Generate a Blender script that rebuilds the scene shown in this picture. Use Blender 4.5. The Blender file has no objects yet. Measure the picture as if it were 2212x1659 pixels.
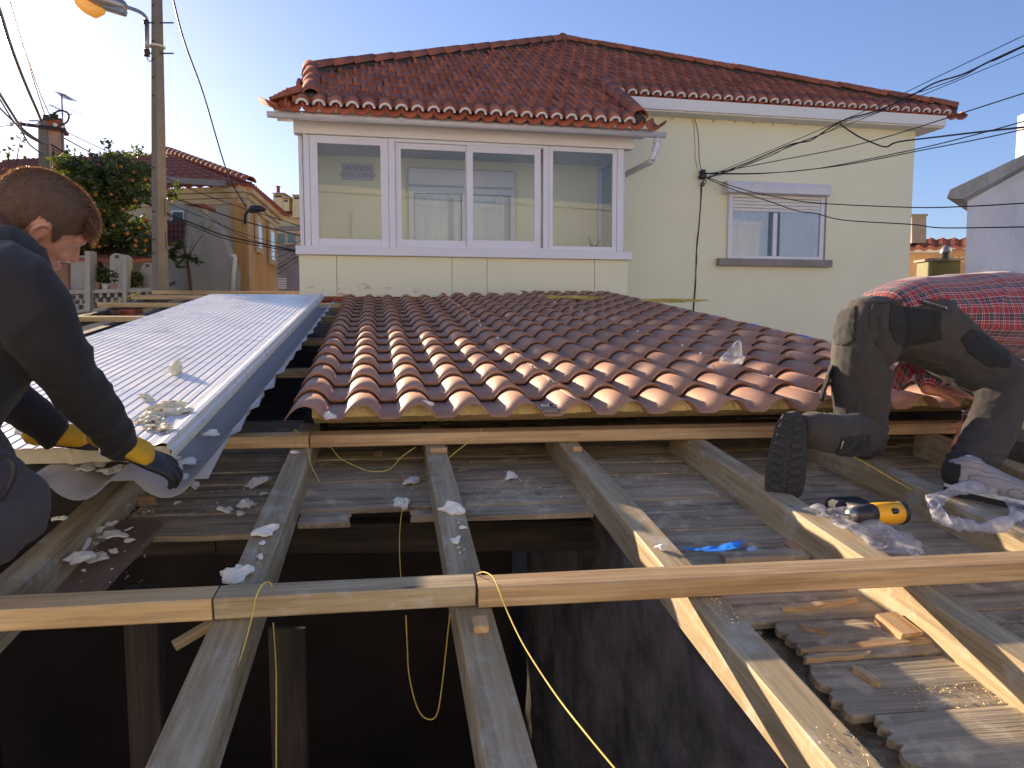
import bpy, bmesh, math, random
from mathutils import Vector, Matrix, noise, Quaternion
R = math.radians
rnd = random.Random(7)
scn = bpy.context.scene
COL = scn.collection

# ------------------------------------------------------------------ camera, sky, sun, exposure
CAM = Vector((0, 0, 3.6))
F, CX, CY, HOR = 1600.0, 1106.0, 829.5, 690.0          # photograph measured on a 2212 x 1659 grid
PITCH = math.atan((CY - HOR) / F)
cd = bpy.data.cameras.new('camera')
cd.sensor_width = 36.0
cd.lens = 36.0 * F / 2212.0
cd.clip_start = 0.05
cd.clip_end = 2000
cam = bpy.data.objects.new('camera', cd)
cam.location = CAM
cam.rotation_euler = (math.pi / 2 - PITCH, 0, 0)
COL.objects.link(cam)
scn.camera = cam

SUN_AZ, SUN_EL = R(-43.5), R(14.0)                     # left of the view axis, low evening sun
SUN_DIR = Vector((math.sin(SUN_AZ) * math.cos(SUN_EL), math.cos(SUN_AZ) * math.cos(SUN_EL), math.sin(SUN_EL)))
world = bpy.data.worlds.new('World')
scn.world = world
world.use_nodes = True
wn = world.node_tree
wn.nodes.clear()
sky = wn.nodes.new('ShaderNodeTexSky')
sky.sky_type = 'NISHITA'
sky.sun_disc = False
sky.sun_elevation = SUN_EL
sky.sun_rotation = SUN_AZ
sky.altitude = 50
sky.air_density = 1.0
sky.dust_density = 0.7
sky.ozone_density = 4.0
bg = wn.nodes.new('ShaderNodeBackground')
bg.inputs[1].default_value = 0.085
wo = wn.nodes.new('ShaderNodeOutputWorld')
gam = wn.nodes.new('ShaderNodeGamma')                   # even over the whole sky: softer contrast, cooler white balance
gam.inputs[1].default_value = 0.83
tint = wn.nodes.new('ShaderNodeMix')
tint.data_type = 'RGBA'; tint.blend_type = 'MULTIPLY'
tint.inputs[0].default_value = 1.0
tint.inputs[7].default_value = (1.04, 0.97, 1.16, 1)
wn.links.new(sky.outputs[0], gam.inputs[0])
wn.links.new(gam.outputs[0], tint.inputs[6])
wn.links.new(tint.outputs[2], bg.inputs[0])
wn.links.new(bg.outputs[0], wo.inputs[0])
ld = bpy.data.lights.new('sun', 'SUN')
ld.energy = 5.0
ld.angle = R(0.55)
ld.color = (1.0, 0.79, 0.56)
sun = bpy.data.objects.new('sun', ld)
sun.rotation_euler = (-SUN_DIR).to_track_quat('-Z', 'Y').to_euler()
sun.location = (-20, 20, 15)
COL.objects.link(sun)
scn.view_settings.view_transform = 'Standard'
scn.view_settings.look = 'None'
scn.view_settings.gamma = 1.0
scn.view_settings.use_curve_mapping = False
scn.view_settings.exposure = 1.5
scn.cycles.max_bounces = 8
scn.cycles.transparent_max_bounces = 12

# ------------------------------------------------------------------ measuring: pixel of the photograph -> point of the place
def ray(px, py):
    a, b = (px - CX) / F, (CY - py) / F
    sp, cp = math.sin(PITCH), math.cos(PITCH)
    return Vector((a, cp + sp * b, -sp + cp * b))
def W(px, py, Y):
    r = ray(px, py)
    return CAM + r * (Y / r.y)
D1 = ray(805, 515); D1 = D1 / D1.y                     # up the roof slope (per metre of Y)
TH = R(7.5)
D2 = Vector((math.cos(TH), math.sin(TH), 0))           # along the purlins
NR = D2.cross(D1).normalized()
NZ = NR / NR.z
def onroof(px, py, h):                                  # on the roof plane that passes h under the camera
    r = ray(px, py)
    return CAM + r * (-h / NZ.dot(r))
def roofz(x, y, h):
    return CAM.z - h - (NZ.x * x + NZ.y * y)
def RP(x, y, h):
    return Vector((x, y, roofz(x, y, h)))
def at_plane(px, py, p0, nrm):
    r = ray(px, py)
    return CAM + r * ((p0 - CAM).dot(nrm) / r.dot(nrm))

# ------------------------------------------------------------------ object helpers
def tag(o, label=None, cat=None, group=None, kind=None):
    if label: o['label'] = label
    if cat: o['category'] = cat
    if group: o['group'] = group
    if kind: o['kind'] = kind
    return o
def root(name, loc, label, cat, group=None):
    o = bpy.data.objects.new(name, None)
    o.empty_display_size = 0.2
    o.location = loc
    COL.objects.link(o)
    return tag(o, label, cat, group)
def world_loc(o):
    l = Vector(o.location)
    return l
def adopt(o, parent):
    """child keeps its world placement under an unrotated parent chain"""
    o.parent = parent
    if parent is not None:
        o.matrix_parent_inverse = PINV(parent)
def PINV(p):
    return WM(p).inverted()
def WM(o):
    m = o.matrix_basis.copy()
    if o.parent is not None:
        m = WM(o.parent) @ o.matrix_parent_inverse @ m
    return m
def link(name, me, parent=None, mtx=None, mat=None, smooth=None):
    o = bpy.data.objects.new(name, me)
    COL.objects.link(o)
    if mtx is not None: o.matrix_basis = mtx
    if parent is not None: adopt(o, parent)
    if mat is not None and len(me.materials) == 0: me.materials.append(mat)
    if smooth is not None:
        me.polygons.foreach_set('use_smooth', [smooth] * len(me.polygons))
    return o
def mesh(name, verts, faces, mat=None, parent=None, mtx=None, smooth=False):
    me = bpy.data.meshes.new(name)
    me.from_pydata([tuple(v) for v in verts], [], faces)
    me.update()
    return link(name, me, parent, mtx, mat, smooth)
def from_bm(name, bm, mat=None, parent=None, mtx=None, smooth=False, recalc=True):
    if recalc: bmesh.ops.recalc_face_normals(bm, faces=bm.faces)
    me = bpy.data.meshes.new(name)
    bm.to_mesh(me); bm.free()
    return link(name, me, parent, mtx, mat, smooth)
def add_box(bm, c, s, m=None, bevel=0.0):
    r = bmesh.ops.create_cube(bm, size=1.0)
    vs = r['verts']
    for v in vs:
        v.co = Vector((v.co.x * s[0], v.co.y * s[1], v.co.z * s[2])) + Vector(c)
    if m is not None:
        for v in vs: v.co = m @ v.co
    if bevel > 0:
        es = list({e for v in vs for e in v.link_edges})
        bmesh.ops.bevel(bm, geom=es, offset=bevel, segments=1, affect='EDGES')
    return vs
def frame(a, b, up=Vector((0, 0, 1))):
    """matrix: X from a to b, Z near up, origin at the middle"""
    a, b = Vector(a), Vector(b)
    x = (b - a).normalized()
    y = up.cross(x).normalized()
    z = x.cross(y)
    m = Matrix((x, y, z)).transposed().to_4x4()
    m.translation = (a + b) / 2
    return m
def add_tube(bm, pts, rad, n=10, cap=True, flat=None, up=Vector((0, 0, 1))):
    """sweep: rad per point is a number or (r1, r2); returns rings"""
    rings = []
    pts = [Vector(p) for p in pts]
    prev = None
    for i, p in enumerate(pts):
        t = (pts[min(i + 1, len(pts) - 1)] - pts[max(i - 1, 0)])
        if t.length < 1e-9: t = Vector((0, 0, 1))
        t.normalize()
        u = prev if prev is not None else up
        s = u.cross(t)
        if s.length < 1e-4: s = Vector((1, 0, 0)).cross(t)
        if s.length < 1e-4: s = Vector((0, 1, 0)).cross(t)
        s.normalize()
        w = t.cross(s)
        prev = w
        r = rad[i] if isinstance(rad, (list, tuple)) else rad
        ra, rb = r if isinstance(r, (list, tuple)) else (r, r)
        rings.append([bm.verts.new(p + s * (math.cos(2 * math.pi * k / n) * ra) + w * (math.sin(2 * math.pi * k / n) * rb)) for k in range(n)])
    for i in range(len(rings) - 1):
        for k in range(n):
            bm.faces.new((rings[i][k], rings[i][(k + 1) % n], rings[i + 1][(k + 1) % n], rings[i + 1][k]))
    if cap:
        bm.faces.new(rings[0][::-1]); bm.faces.new(rings[-1])
    return rings
def catmull(pts, k=6):
    P = [Vector(p) if len(p) == 3 else p for p in pts]
    out = []
    for i in range(len(P) - 1):
        p0, p1, p2, p3 = P[max(i - 1, 0)], P[i], P[i + 1], P[min(i + 2, len(P) - 1)]
        for j in range(k):
            t = j / k
            out.append(0.5 * ((2 * p1) + (p2 - p0) * t + (2 * p0 - 5 * p1 + 4 * p2 - p3) * t * t + (3 * p1 - p0 - 3 * p2 + p3) * t ** 3))
    out.append(P[-1])
    return out
def curve(name, pts, rad, mat, parent=None, smooth_k=0, n=6):
    if smooth_k: pts = catmull(pts, smooth_k)
    bm = bmesh.new()
    add_tube(bm, pts, rad, n)
    return from_bm(name, bm, mat, parent, smooth=True)
def sag(a, b, d, n=14):
    a, b = Vector(a), Vector(b)
    return [a.lerp(b, i / n) + Vector((0, 0, -4 * d * (i / n) * (1 - i / n))) for i in range(n + 1)]

# ------------------------------------------------------------------ materials
def srgb(r, g, b):
    f = lambda c: (c / 255 / 12.92) if c / 255 <= 0.04045 else ((c / 255 + 0.055) / 1.055) ** 2.4
    return (f(r), f(g), f(b), 1)
class NT:
    def __init__(self, name):
        self.m = bpy.data.materials.new(name)
        self.m.use_nodes = True
        self.t = self.m.node_tree
        self.b = self.t.nodes['Principled BSDF']
        self.tc = self.t.nodes.new('ShaderNodeTexCoord')
    def n(self, typ, **kw):
        x = self.t.nodes.new(typ)
        for k, v in kw.items():
            if k.startswith('i_'):
                key = k[2:]
                key = int(key) if key.isdigit() else key
                x.inputs[key].default_value = v
            else: setattr(x, k, v)
        return x
    def l(self, a, b): self.t.links.new(a, b)
    def coord(self, kind='Object', scale=(1, 1, 1), rnd_off=False):
        mp = self.n('ShaderNodeMapping')
        mp.inputs['Scale'].default_value = scale
        self.l(self.tc.outputs[kind], mp.inputs['Vector'])
        if rnd_off:
            oi = self.n('ShaderNodeObjectInfo')
            ml = self.n('ShaderNodeMath', operation='MULTIPLY', i_1=37.0)
            self.l(oi.outputs['Random'], ml.inputs[0])
            self.l(ml.outputs[0], mp.inputs['Location'])
        return mp.outputs[0]
    def noise(self, vec, scale, detail=4, rough=0.55, dist=0.0):
        x = self.n('ShaderNodeTexNoise')
        x.inputs['Scale'].default_value = scale
        x.inputs['Detail'].default_value = detail
        x.inputs['Roughness'].default_value = rough
        x.inputs['Distortion'].default_value = dist
        self.l(vec, x.inputs['Vector'])
        return x.outputs['Fac']
    def ramp(self, fac, stops):
        x = self.n('ShaderNodeValToRGB')
        e = x.color_ramp.elements
        while len(e) < len(stops): e.new(0.5)
        for q, (p, c) in zip(e, stops):
            q.position = p
            q.color = c if len(c) == 4 else (*c, 1)
        self.l(fac, x.inputs['Fac'])
        return x.outputs['Color']
    def mix(self, fac, a, b, mode='MIX'):
        x = self.n('ShaderNodeMix', data_type='RGBA', blend_type=mode)
        for key, v in ((0, fac), (6, a), (7, b)):
            if hasattr(v, 'is_linked') or hasattr(v, 'links'): self.l(v, x.inputs[key])
            else: x.inputs[key].default_value = v
        return x.outputs[2]
    def col(self, s): self.l(s, self.b.inputs['Base Color'])
    def bump(self, h, strength=0.3, dist=0.01, prev=None):
        x = self.n('ShaderNodeBump')
        x.inputs['Strength'].default_value = strength
        x.inputs['Distance'].default_value = dist
        self.l(h, x.inputs['Height'])
        if prev is not None: self.l(prev, x.inputs['Normal'])
        self.l(x.outputs[0], self.b.inputs['Normal'])
        return x.outputs[0]
    def rough(self, v):
        if isinstance(v, (int, float)): self.b.inputs['Roughness'].default_value = v
        else: self.l(v, self.b.inputs['Roughness'])
def scl(c, k): return (c[0] * k, c[1] * k, c[2] * k, 1)
def simple(name, c, rough=0.7, var=0.15, scale=6.0, bump=0.15, bscale=40.0, metal=0.0, coord='Object', bdist=0.004, stretch=(1, 1, 1)):
    t = NT(name)
    v = t.coord(coord, stretch, coord == 'Object')
    f = t.noise(v, scale, 5)
    t.col(t.ramp(f, [(0.3, scl(c, 1 - var)), (0.7, scl(c, 1 + var))]))
    if bump: t.bump(t.noise(v, bscale, 4), bump, bdist)
    t.rough(rough)
    t.b.inputs['Metallic'].default_value = metal
    return t.m
def wood(name, c_dark, c_mid, c_light, grey=0.0, rough=0.75, dirt=0.0, dirtc=(0.4, 0.36, 0.3, 1), bump=0.35):
    """grain runs along the object's own X"""
    t = NT(name)
    v = t.coord('Object', (0.55, 7, 7), True)
    g1 = t.noise(v, 3.0, 5, 0.6, 0.6)
    v2 = t.coord('Object', (1.6, 60, 60), True)
    g2 = t.noise(v2, 2.0, 4, 0.6)
    base = t.ramp(g1, [(0.30, c_dark), (0.5, c_mid), (0.72, c_light)])
    fine = t.ramp(g2, [(0.3, (0.62, 0.62, 0.62)), (0.65, (1.05, 1.05, 1.05))])
    cc = t.mix(0.8, base, fine, 'MULTIPLY')
    v3 = t.coord('Object', (1, 1, 1), True)
    wv = t.n('ShaderNodeTexVoronoi', i_Scale=3.1)
    mp = t.coord('Object', (0.7, 3.2, 3.2), True)
    t.l(mp, wv.inputs['Vector'])
    kn = t.ramp(wv.outputs['Distance'], [(0.02, (1, 1, 1)), (0.09, (0, 0, 0))])
    cc = t.mix(kn, cc, scl(c_dark, 0.45))
    if dirt:
        d = t.ramp(t.noise(v3, 9, 6, 0.7), [(0.52, (0, 0, 0)), (0.66, (dirt, dirt, dirt))])
        cc = t.mix(d, cc, dirtc)
    t.col(cc)
    t.bump(g2, bump, 0.003)
    t.rough(rough)
    return t.m
M = {}
M['fresh_wood'] = wood('fresh_timber', srgb(176, 142, 96), srgb(204, 172, 122), srgb(222, 194, 148), dirt=0.35, dirtc=srgb(180, 165, 140))
M['red_wood'] = wood('reddish_timber', srgb(156, 122, 82), srgb(188, 154, 110), srgb(212, 182, 138), dirt=0.3, dirtc=srgb(190, 170, 140))
M['grey_wood'] = wood('weathered_timber', srgb(138, 118, 86), srgb(170, 150, 114), srgb(194, 176, 140), dirt=0.55, dirtc=srgb(188, 184, 172))
M['deck_wood'] = wood('old_boarding', srgb(118, 102, 82), srgb(164, 147, 121), srgb(194, 178, 150), dirt=0.6, dirtc=srgb(220, 204, 168), rough=0.9, bump=0.7)
M['dark_wood'] = wood('shade_dark_old_timber', srgb(38, 32, 27), srgb(56, 48, 40), srgb(72, 62, 52), rough=0.9)  # old timber; the shade of the void is also in this dark colour
M['offcut'] = wood('fresh_offcut', srgb(170, 120, 80), srgb(205, 165, 118), srgb(226, 196, 152), bump=0.6)
M['brown_board'] = simple('brown_painted_board', srgb(142, 114, 98), 0.7, 0.2, 5, 0.3, 30)
M['foam'] = simple('white_foam', srgb(226, 224, 214), 0.85, 0.05, 8, 0.5, 60)
M['foam_y'] = simple('cream_foam', srgb(205, 182, 126), 0.9, 0.22, 14, 0.8, 50, bdist=0.01)
M['foam_c'] = simple('pale_foam_core', srgb(222, 214, 184), 0.9, 0.12, 12, 0.7, 50, bdist=0.008)
M['white_pvc'] = simple('white_pvc', srgb(214, 210, 214), 0.35, 0.03, 3, 0.0)
M['white_paint'] = simple('white_paint', srgb(222, 216, 208), 0.6, 0.04, 2, 0.08, 30)
M['black_cable'] = simple('black_cable', srgb(26, 26, 30), 0.5, 0.1, 5, 0.0)
M['grey_cable'] = simple('grey_cable', srgb(120, 112, 104), 0.5, 0.1, 5, 0.0)
M['yellow_twine'] = simple('yellow_twine', srgb(214, 188, 92), 0.8, 0.15, 40, 0.0)
M['steel'] = simple('galvanised_steel', srgb(150, 150, 148), 0.4, 0.1, 12, 0.05, 60, metal=0.8)
M['dark_metal'] = simple('dark_metal', srgb(62, 60, 62), 0.5, 0.1, 8, 0.05, 40, metal=0.4)
# ------------------------------------------------------------------ ground
def gridmesh(name, x0, x1, y0, y1, nx, ny, zf, mat, kind):
    vs = [(x0 + (x1 - x0) * i / nx, y0 + (y1 - y0) * j / ny, 0) for j in range(ny + 1) for i in range(nx + 1)]
    vs = [(x, y, zf(x, y)) for x, y, _ in vs]
    fs = [(j * (nx + 1) + i, j * (nx + 1) + i + 1, (j + 1) * (nx + 1) + i + 1, (j + 1) * (nx + 1) + i) for j in range(ny) for i in range(nx)]
    o = mesh(name, vs, fs, mat)
    return tag(o, kind=kind)
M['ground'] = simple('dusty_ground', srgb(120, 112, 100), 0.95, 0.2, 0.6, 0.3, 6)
M['concrete_floor'] = simple('shade_dark_floor', srgb(58, 50, 44), 0.9, 0.25, 2, 0.3, 20)  # shade of the open shed painted into the floor colour
gridmesh('ground', -500, 500, -300, 700, 10, 10, lambda x, y: 0.0, M['ground'], 'structure')

# ------------------------------------------------------------------ the open shed below the rafters
def wall_block(name, a, b, z0, z1, thick, mat, label, cat, rough_amp=0.0, seed=0, side=1, z1b=None):
    """upright wall from a to b (plan), uneven faces and top"""
    a, b = Vector(a), Vector(b)
    L = (b - a).length
    t = (b - a).normalized(); nr = Vector((-t.y, t.x)) * side
    nx, nz = max(2, int(L / 0.09)), max(2, int((z1 - z0) / 0.09))
    bm = bmesh.new()
    def P(i, j, k):
        u, zz = i / nx, j / nz
        p = a.lerp(b, u) + nr * (k * thick)
        zt_ = z1 if z1b is None else z1 + (z1b - z1) * u
        z = z0 + (zt_ - z0) * zz
        q = Vector((p.x, p.y, z))
        d = noise.fractal(q * 3.1 + Vector((seed, 0, 0)), 0.8, 2.1, 4) * rough_amp
        if j == nz: q.z += abs(noise.fractal(q * 4 + Vector((seed, 5, 0)), 0.9, 2, 3)) * rough_amp * 2.5 - rough_amp
        q.x += nr.x * d; q.y += nr.y * d
        return q
    G = [[[bm.verts.new(P(i, j, k)) for j in range(nz + 1)] for i in range(nx + 1)] for k in (0, 1)]
    for k in (0, 1):
        for i in range(nx):
            for j in range(nz):
                bm.faces.new((G[k][i][j], G[k][i + 1][j], G[k][i + 1][j + 1], G[k][i][j + 1]))
    for i in range(nx):
        bm.faces.new((G[0][i][nz], G[0][i + 1][nz], G[1][i + 1][nz], G[1][i][nz]))
    for j in range(nz):
        bm.faces.new((G[0][0][j], G[0][0][j + 1], G[1][0][j + 1], G[1][0][j]))
        bm.faces.new((G[0][nx][j], G[0][nx][j + 1], G[1][nx][j + 1], G[1][nx][j]))
    o = from_bm(name, bm, mat, smooth=rough_amp > 0.012)
    return tag(o, label, cat)
t = NT('old_plaster')
v = t.coord('Object')
t.col(t.ramp(t.noise(v, 3.2, 8, 0.72), [(0.35, srgb(64, 58, 54)), (0.52, srgb(112, 104, 98)), (0.7, srgb(142, 134, 126))]))
t.bump(t.noise(v, 14, 8, 0.75), 0.9, 0.02); t.rough(0.95)
M['old_plaster'] = t.m
M['dark_wall'] = simple('shade_dark_wall', srgb(44, 36, 32), 0.95, 0.35, 2.5, 0.4, 12)  # near-black base colour takes the place of shade inside the shed
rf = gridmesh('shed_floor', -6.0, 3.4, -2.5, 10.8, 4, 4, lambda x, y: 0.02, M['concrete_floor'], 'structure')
RX = lambda x0, y: x0 - 0.168 * y                       # rafter lines in plan: x0 is the x at y = 0
wall_block('plaster_wall', (RX(0.78, 4.2), 4.2), (RX(0.70, -0.8), -0.8), 0.03, 3.08, 0.30, M['old_plaster'],
           'rough grey plaster wall under the rafters beside the dark opening', 'wall', 0.03, 3, 1, 2.50)
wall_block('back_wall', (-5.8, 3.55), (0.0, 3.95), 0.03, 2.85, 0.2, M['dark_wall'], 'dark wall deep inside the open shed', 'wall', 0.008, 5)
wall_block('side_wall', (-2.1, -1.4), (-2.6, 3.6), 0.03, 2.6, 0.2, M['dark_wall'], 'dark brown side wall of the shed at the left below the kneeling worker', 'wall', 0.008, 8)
wall_block('shed_wall', (-5.9, 3.5), (-6.1, 10.8), 0.03, 3.3, 0.2, M['old_plaster'], 'outer plaster wall of the shed under the far left purlin ends', 'wall', 0.01, 9)
wall_block('outer_wall', (3.0, -1.2), (1.3, 8.8), 0.03, 2.67, 0.2, M['old_plaster'], 'outer wall of the shed under the right tile edge', 'wall', 0.01, 12, 1, 3.69)
wall_block('front_wall', (-2.3, -1.5), (3.1, -1.3), 0.03, 2.6, 0.2, M['old_plaster'], 'outer shed wall behind the viewer', 'wall', 0.01, 14)

# ------------------------------------------------------------------ timbers
def timber(name, a, b, w, h, mat, label=None, cat=None, group=None, parent=None, up=None, wob=0.002, bev=0.004):
    """squared timber, its top face centre line runs from a to b"""
    a, b = Vector(a), Vector(b)
    L = (b - a).length
    m = frame(a, b, up or NR)
    n = max(1, int(L / 0.35))
    bm = bmesh.new()
    sd = rnd.random() * 100
    rows = []
    for i in range(n + 1):
        x = -L / 2 + L * i / n
        r = []
        for (y, z) in ((-w / 2 + bev, 0), (w / 2 - bev, 0), (w / 2, -bev), (w / 2, -h + bev), (w / 2 - bev, -h), (-w / 2 + bev, -h), (-w / 2, -h + bev), (-w / 2, -bev)):
            q = Vector((x, y, z))
            k = noise.noise_vector(Vector((x * 2.3 + sd, y * 9, z * 9))) * wob
            r.append(bm.verts.new(q + Vector((0, k.y, k.z))))
        rows.append(r)
    for i in range(n):
        for k in range(8):
            bm.faces.new((rows[i][k], rows[i][(k + 1) % 8], rows[i + 1][(k + 1) % 8], rows[i + 1][k]))
    bm.faces.new(rows[0][::-1]); bm.faces.new(rows[-1])
    o = from_bm(name, bm, mat, parent, m)
    return tag(o, label, cat, group) if label else o
RAF = [(-0.905, 'leftmost rafter, behind the kneeling knee'), (-0.345, 'weathered rafter with three heaps of white foam scraps on it'),
       (0.185, 'weathered rafter in the middle, crossing under the joint of the near purlin'),
       (0.735, 'weathered rafter beside the rough plaster wall'), (1.285, 'weathered rafter with the plastic bag hanging over it'),
       (1.845, 'weathered rafter under the planted right shoe'), (2.37, 'weathered rafter at the right edge, beyond the planted shoe'), ]
HR, HP, HT, HD = 0.812, 0.760, 0.7045, 0.915           # rafter tops, purlin tops, tile troughs, old boarding: metres under the camera
rafx = []
for i, (x0, lab) in enumerate(RAF):
    y0, y1 = (-0.7, 3.25)
    if i == 0: y0 = 0.9
    timber('rafter', RP(RX(x0, y0), y0, HR), RP(RX(x0, y1), y1, HR), 0.082, 0.105, M['grey_wood'], lab, 'rafter', 'rafters of the opened roof', wob=0.004)
UPR = ('outermost dark rafter at the far left edge, behind the kneeling worker', 'second dark rafter from the far left, under the left purlin ends', 'dark rafter under the left edge of the white panel',
       'dark rafter under the middle of the white panel', 'dark rafter under the right edge of the white panel', 'dark rafter showing in the gap between white panel and tiles')
for i, x0 in enumerate((-3.1, -2.55, -2.0, -1.45, -0.905, -0.345)):
    y0 = 3.27
    y1 = 8.2 if x0 > -1.5 else 11.0
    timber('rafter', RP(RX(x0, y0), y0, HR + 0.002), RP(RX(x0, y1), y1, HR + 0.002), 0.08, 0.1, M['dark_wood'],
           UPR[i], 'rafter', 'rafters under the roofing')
def purlin(name, px0, px1, Yc, mat, label, group, w=0.07, h=0.049, xs=None):
    """lies along D2 through the roof point at Y = Yc for x = 0"""
    xa, xb = xs
    a = RP(xa, Yc + xa * math.tan(TH), HP); b = RP(xb, Yc + xb * math.tan(TH), HP)
    return timber(name, a, b, w, h, mat, label, 'purlin', group, wob=0.0025)
YN = 1.64
purlin('purlin', 0, 0, YN, M['fresh_wood'], 'pale fresh purlin across the front, at the left edge', 'purlins', xs=(-1.75, -0.642))
purlin('purlin', 0, 0, YN + 0.004, M['grey_wood'], 'short weathered piece of the front purlin, its face spattered with white', 'purlins', xs=(-0.638, -0.086))
purlin('purlin', 0, 0, YN - 0.005, M['red_wood'], 'long reddish purlin across the front running out at the right', 'purlins', xs=(-0.078, 2.6))
YT = 2.985
purlin('purlin', 0, 0, YT, M['fresh_wood'], 'short purlin piece beside the upturned white panel', 'purlins', xs=(-1.9, -0.795))
purlin('purlin', 0, 0, YT + 0.003, M['red_wood'], 'purlin under the front edge of the tile panels', 'purlins', xs=(-0.79, 1.42))
purlin('purlin', 0, 0, YT - 0.002, M['red_wood'], 'purlin under the tile edge behind the kneeling worker in plaid', 'purlins', xs=(1.425, 3.1))
for k, (Yc, xl, xr) in enumerate(((4.50, -4.2, 1.9), (5.85, -4.5, 1.7), (7.22, -3.75, 1.45), (8.72, -3.72, 0.7), (10.05, -3.30, -2.0), (11.0, -2.95, -2.1))):
    lab = ('purlin in the gap beside the tiles, nearest of those behind', 'purlin in the dark gap beside the tiles, second of those behind', 'long purlin whose left end shows beside the kneeling worker',
           'long pale purlin whose cut left end stands clear behind the white panel', 'purlin behind the white panel, next to the topmost one', 'topmost purlin at the far end, below the ochre house')[k]
    if k >= 2:
        e = onroof((150, 212, 285, 329)[k - 2], (683, 654, 638, 628)[k - 2], HP)
        xl = e.x
        Yc = e.y - e.x * math.tan(TH)
    purlin('purlin', 0, 0, Yc, M['fresh_wood'] if k > 1 else M['grey_wood'], lab, 'purlins', xs=(xl, xr))
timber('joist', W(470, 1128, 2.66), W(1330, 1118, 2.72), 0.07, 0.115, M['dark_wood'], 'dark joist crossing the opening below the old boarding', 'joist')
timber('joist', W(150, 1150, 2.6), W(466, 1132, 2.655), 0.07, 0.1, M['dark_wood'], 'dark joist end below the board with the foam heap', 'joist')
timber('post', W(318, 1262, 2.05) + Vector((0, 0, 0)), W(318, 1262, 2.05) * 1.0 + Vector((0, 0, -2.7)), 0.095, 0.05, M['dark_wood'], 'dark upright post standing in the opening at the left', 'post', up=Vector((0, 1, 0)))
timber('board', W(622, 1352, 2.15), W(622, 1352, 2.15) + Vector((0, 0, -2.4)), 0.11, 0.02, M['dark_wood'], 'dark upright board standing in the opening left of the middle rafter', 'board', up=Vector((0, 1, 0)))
timber('batten', onroof(372, 1388, 0.86), onroof(470, 1330, 0.83), 0.026, 0.018, M['grey_wood'], 'short loose batten sticking out below the near purlin', 'batten')

# ------------------------------------------------------------------ old boarding between the rafters
deck = root('old_boarding', (0, 2.0, RP(0, 2, HD).z), 'grey weathered boarding laid across below the rafters, partly rotten', 'boarding')
def plank(xa, xb, Yc, wd, dz, jag=(0.0, 0.0), mat='deck_wood', tilt=0.0, th=0.018, parent=None, name='plank', yaw=0.0):
    L = xb - xa
    n = max(2, int(L / 0.07))
    bm = bmesh.new()
    top, bot = [], []
    sd = rnd.random() * 50
    for i in range(n + 1):
        x = -L / 2 + L * i / n
        nk = 15 if max(jag) > 0.02 else 3
        fr = [q / nk for q in range(nk + 1)]
        rt, rb = [], []
        for k, s in enumerate(fr):
            y = -wd / 2 + wd * s
            xx = x
            jj = (0.5 + 0.5 * noise.noise(Vector((s * 3 + sd, i, 0)))) * 0.5 + rnd.random() ** 1.6 * 0.6
            if i == 0: xx += jj * jag[0]
            if i == n: xx -= jj * jag[1]
            y += noise.noise(Vector((x * 5 + sd, s * 3, 0))) * 0.004
            z = noise.noise(Vector((x * 3 + sd, s * 2, 4))) * 0.004 + (0.0015 if 0 < k < nk else 0)
            rt.append(bm.verts.new((xx, y, z))); rb.append(bm.verts.new((xx, y, z - th)))
        top.append(rt); bot.append(rb)
    for i in range(n):
        for k in range(nk):
            bm.faces.new((top[i][k], top[i + 1][k], top[i + 1][k + 1], top[i][k + 1]))
            bm.faces.new((bot[i][k + 1], bot[i + 1][k + 1], bot[i + 1][k], bot[i][k]))
        bm.faces.new((bot[i][0], bot[i + 1][0], top[i + 1][0], top[i][0]))
        bm.faces.new((top[i][nk], top[i + 1][nk], bot[i + 1][nk], bot[i][nk]))
    for i in (0, n):
        for k in range(nk):
            q = (top[i][k], top[i][k + 1], bot[i][k + 1], bot[i][k])
            bm.faces.new(q if i == 0 else q[::-1])
    xm = (xa + xb) / 2
    a = RP(xa, Yc + xa * math.tan(TH), HD - dz); b = RP(xb, Yc + xb * math.tan(TH) + yaw * L, HD - dz)
    m = frame(a, b, NR) @ Matrix.Rotation(tilt, 4, 'X')
    return from_bm(name, bm, M[mat], parent, m)
def on_line(x0, Yc):                                    # x where a plank row crosses a rafter line
    # x = x0 - 0.168*y ; y = Yc + x*tan(TH)
    return (x0 - 0.168 * Yc) / (1 + 0.168 * math.tan(TH))
y = -0.55
row = 0
while y < 3.75:
    wd = 0.148 if y > 1.55 else 0.185
    yc = y + wd / 2
    if yc > 2.56: x_start = on_line(-0.86, yc) if yc > 2.45 else 0
    else: x_start = on_line(0.79, yc)
    x_end = on_line(2.95, yc)
    if yc > 2.56:
        cuts = [x_start] + [on_line(c, yc) for c in ((-0.345, 0.735, 1.845) if row % 2 else (0.185, 1.285, 2.37))] + [x_end]
    else:
        cuts = [x_start] + [on_line(c, yc) for c in ((1.285, 2.37) if row % 2 else (1.845,))] + [x_end]
    for a, b in zip(cuts[:-1], cuts[1:]):
        if b - a < 0.06: continue
        xm = (a + b) / 2
        rot = 0.7 < yc < 1.62 and a < 0.75
        if rot:                                         # rotten, torn field beside the plaster wall
            a2 = a + (0.05 if yc > 1.25 else 0.10) + rnd.random() * 0.10
            plank(a2, b - 0.003, yc, wd - 0.010, rnd.uniform(-0.006, 0.010), (0.045, 0.0), parent=deck, tilt=rnd.uniform(-0.06, 0.04))
        else:
            plank(a + 0.002, b - 0.002, yc, wd - rnd.uniform(0.002, 0.006), rnd.uniform(-0.004, 0.004), (0.006, 0.006), parent=deck, tilt=rnd.uniform(-0.03, 0.03))
    y += wd
    row += 1
y = 3.76
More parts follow.
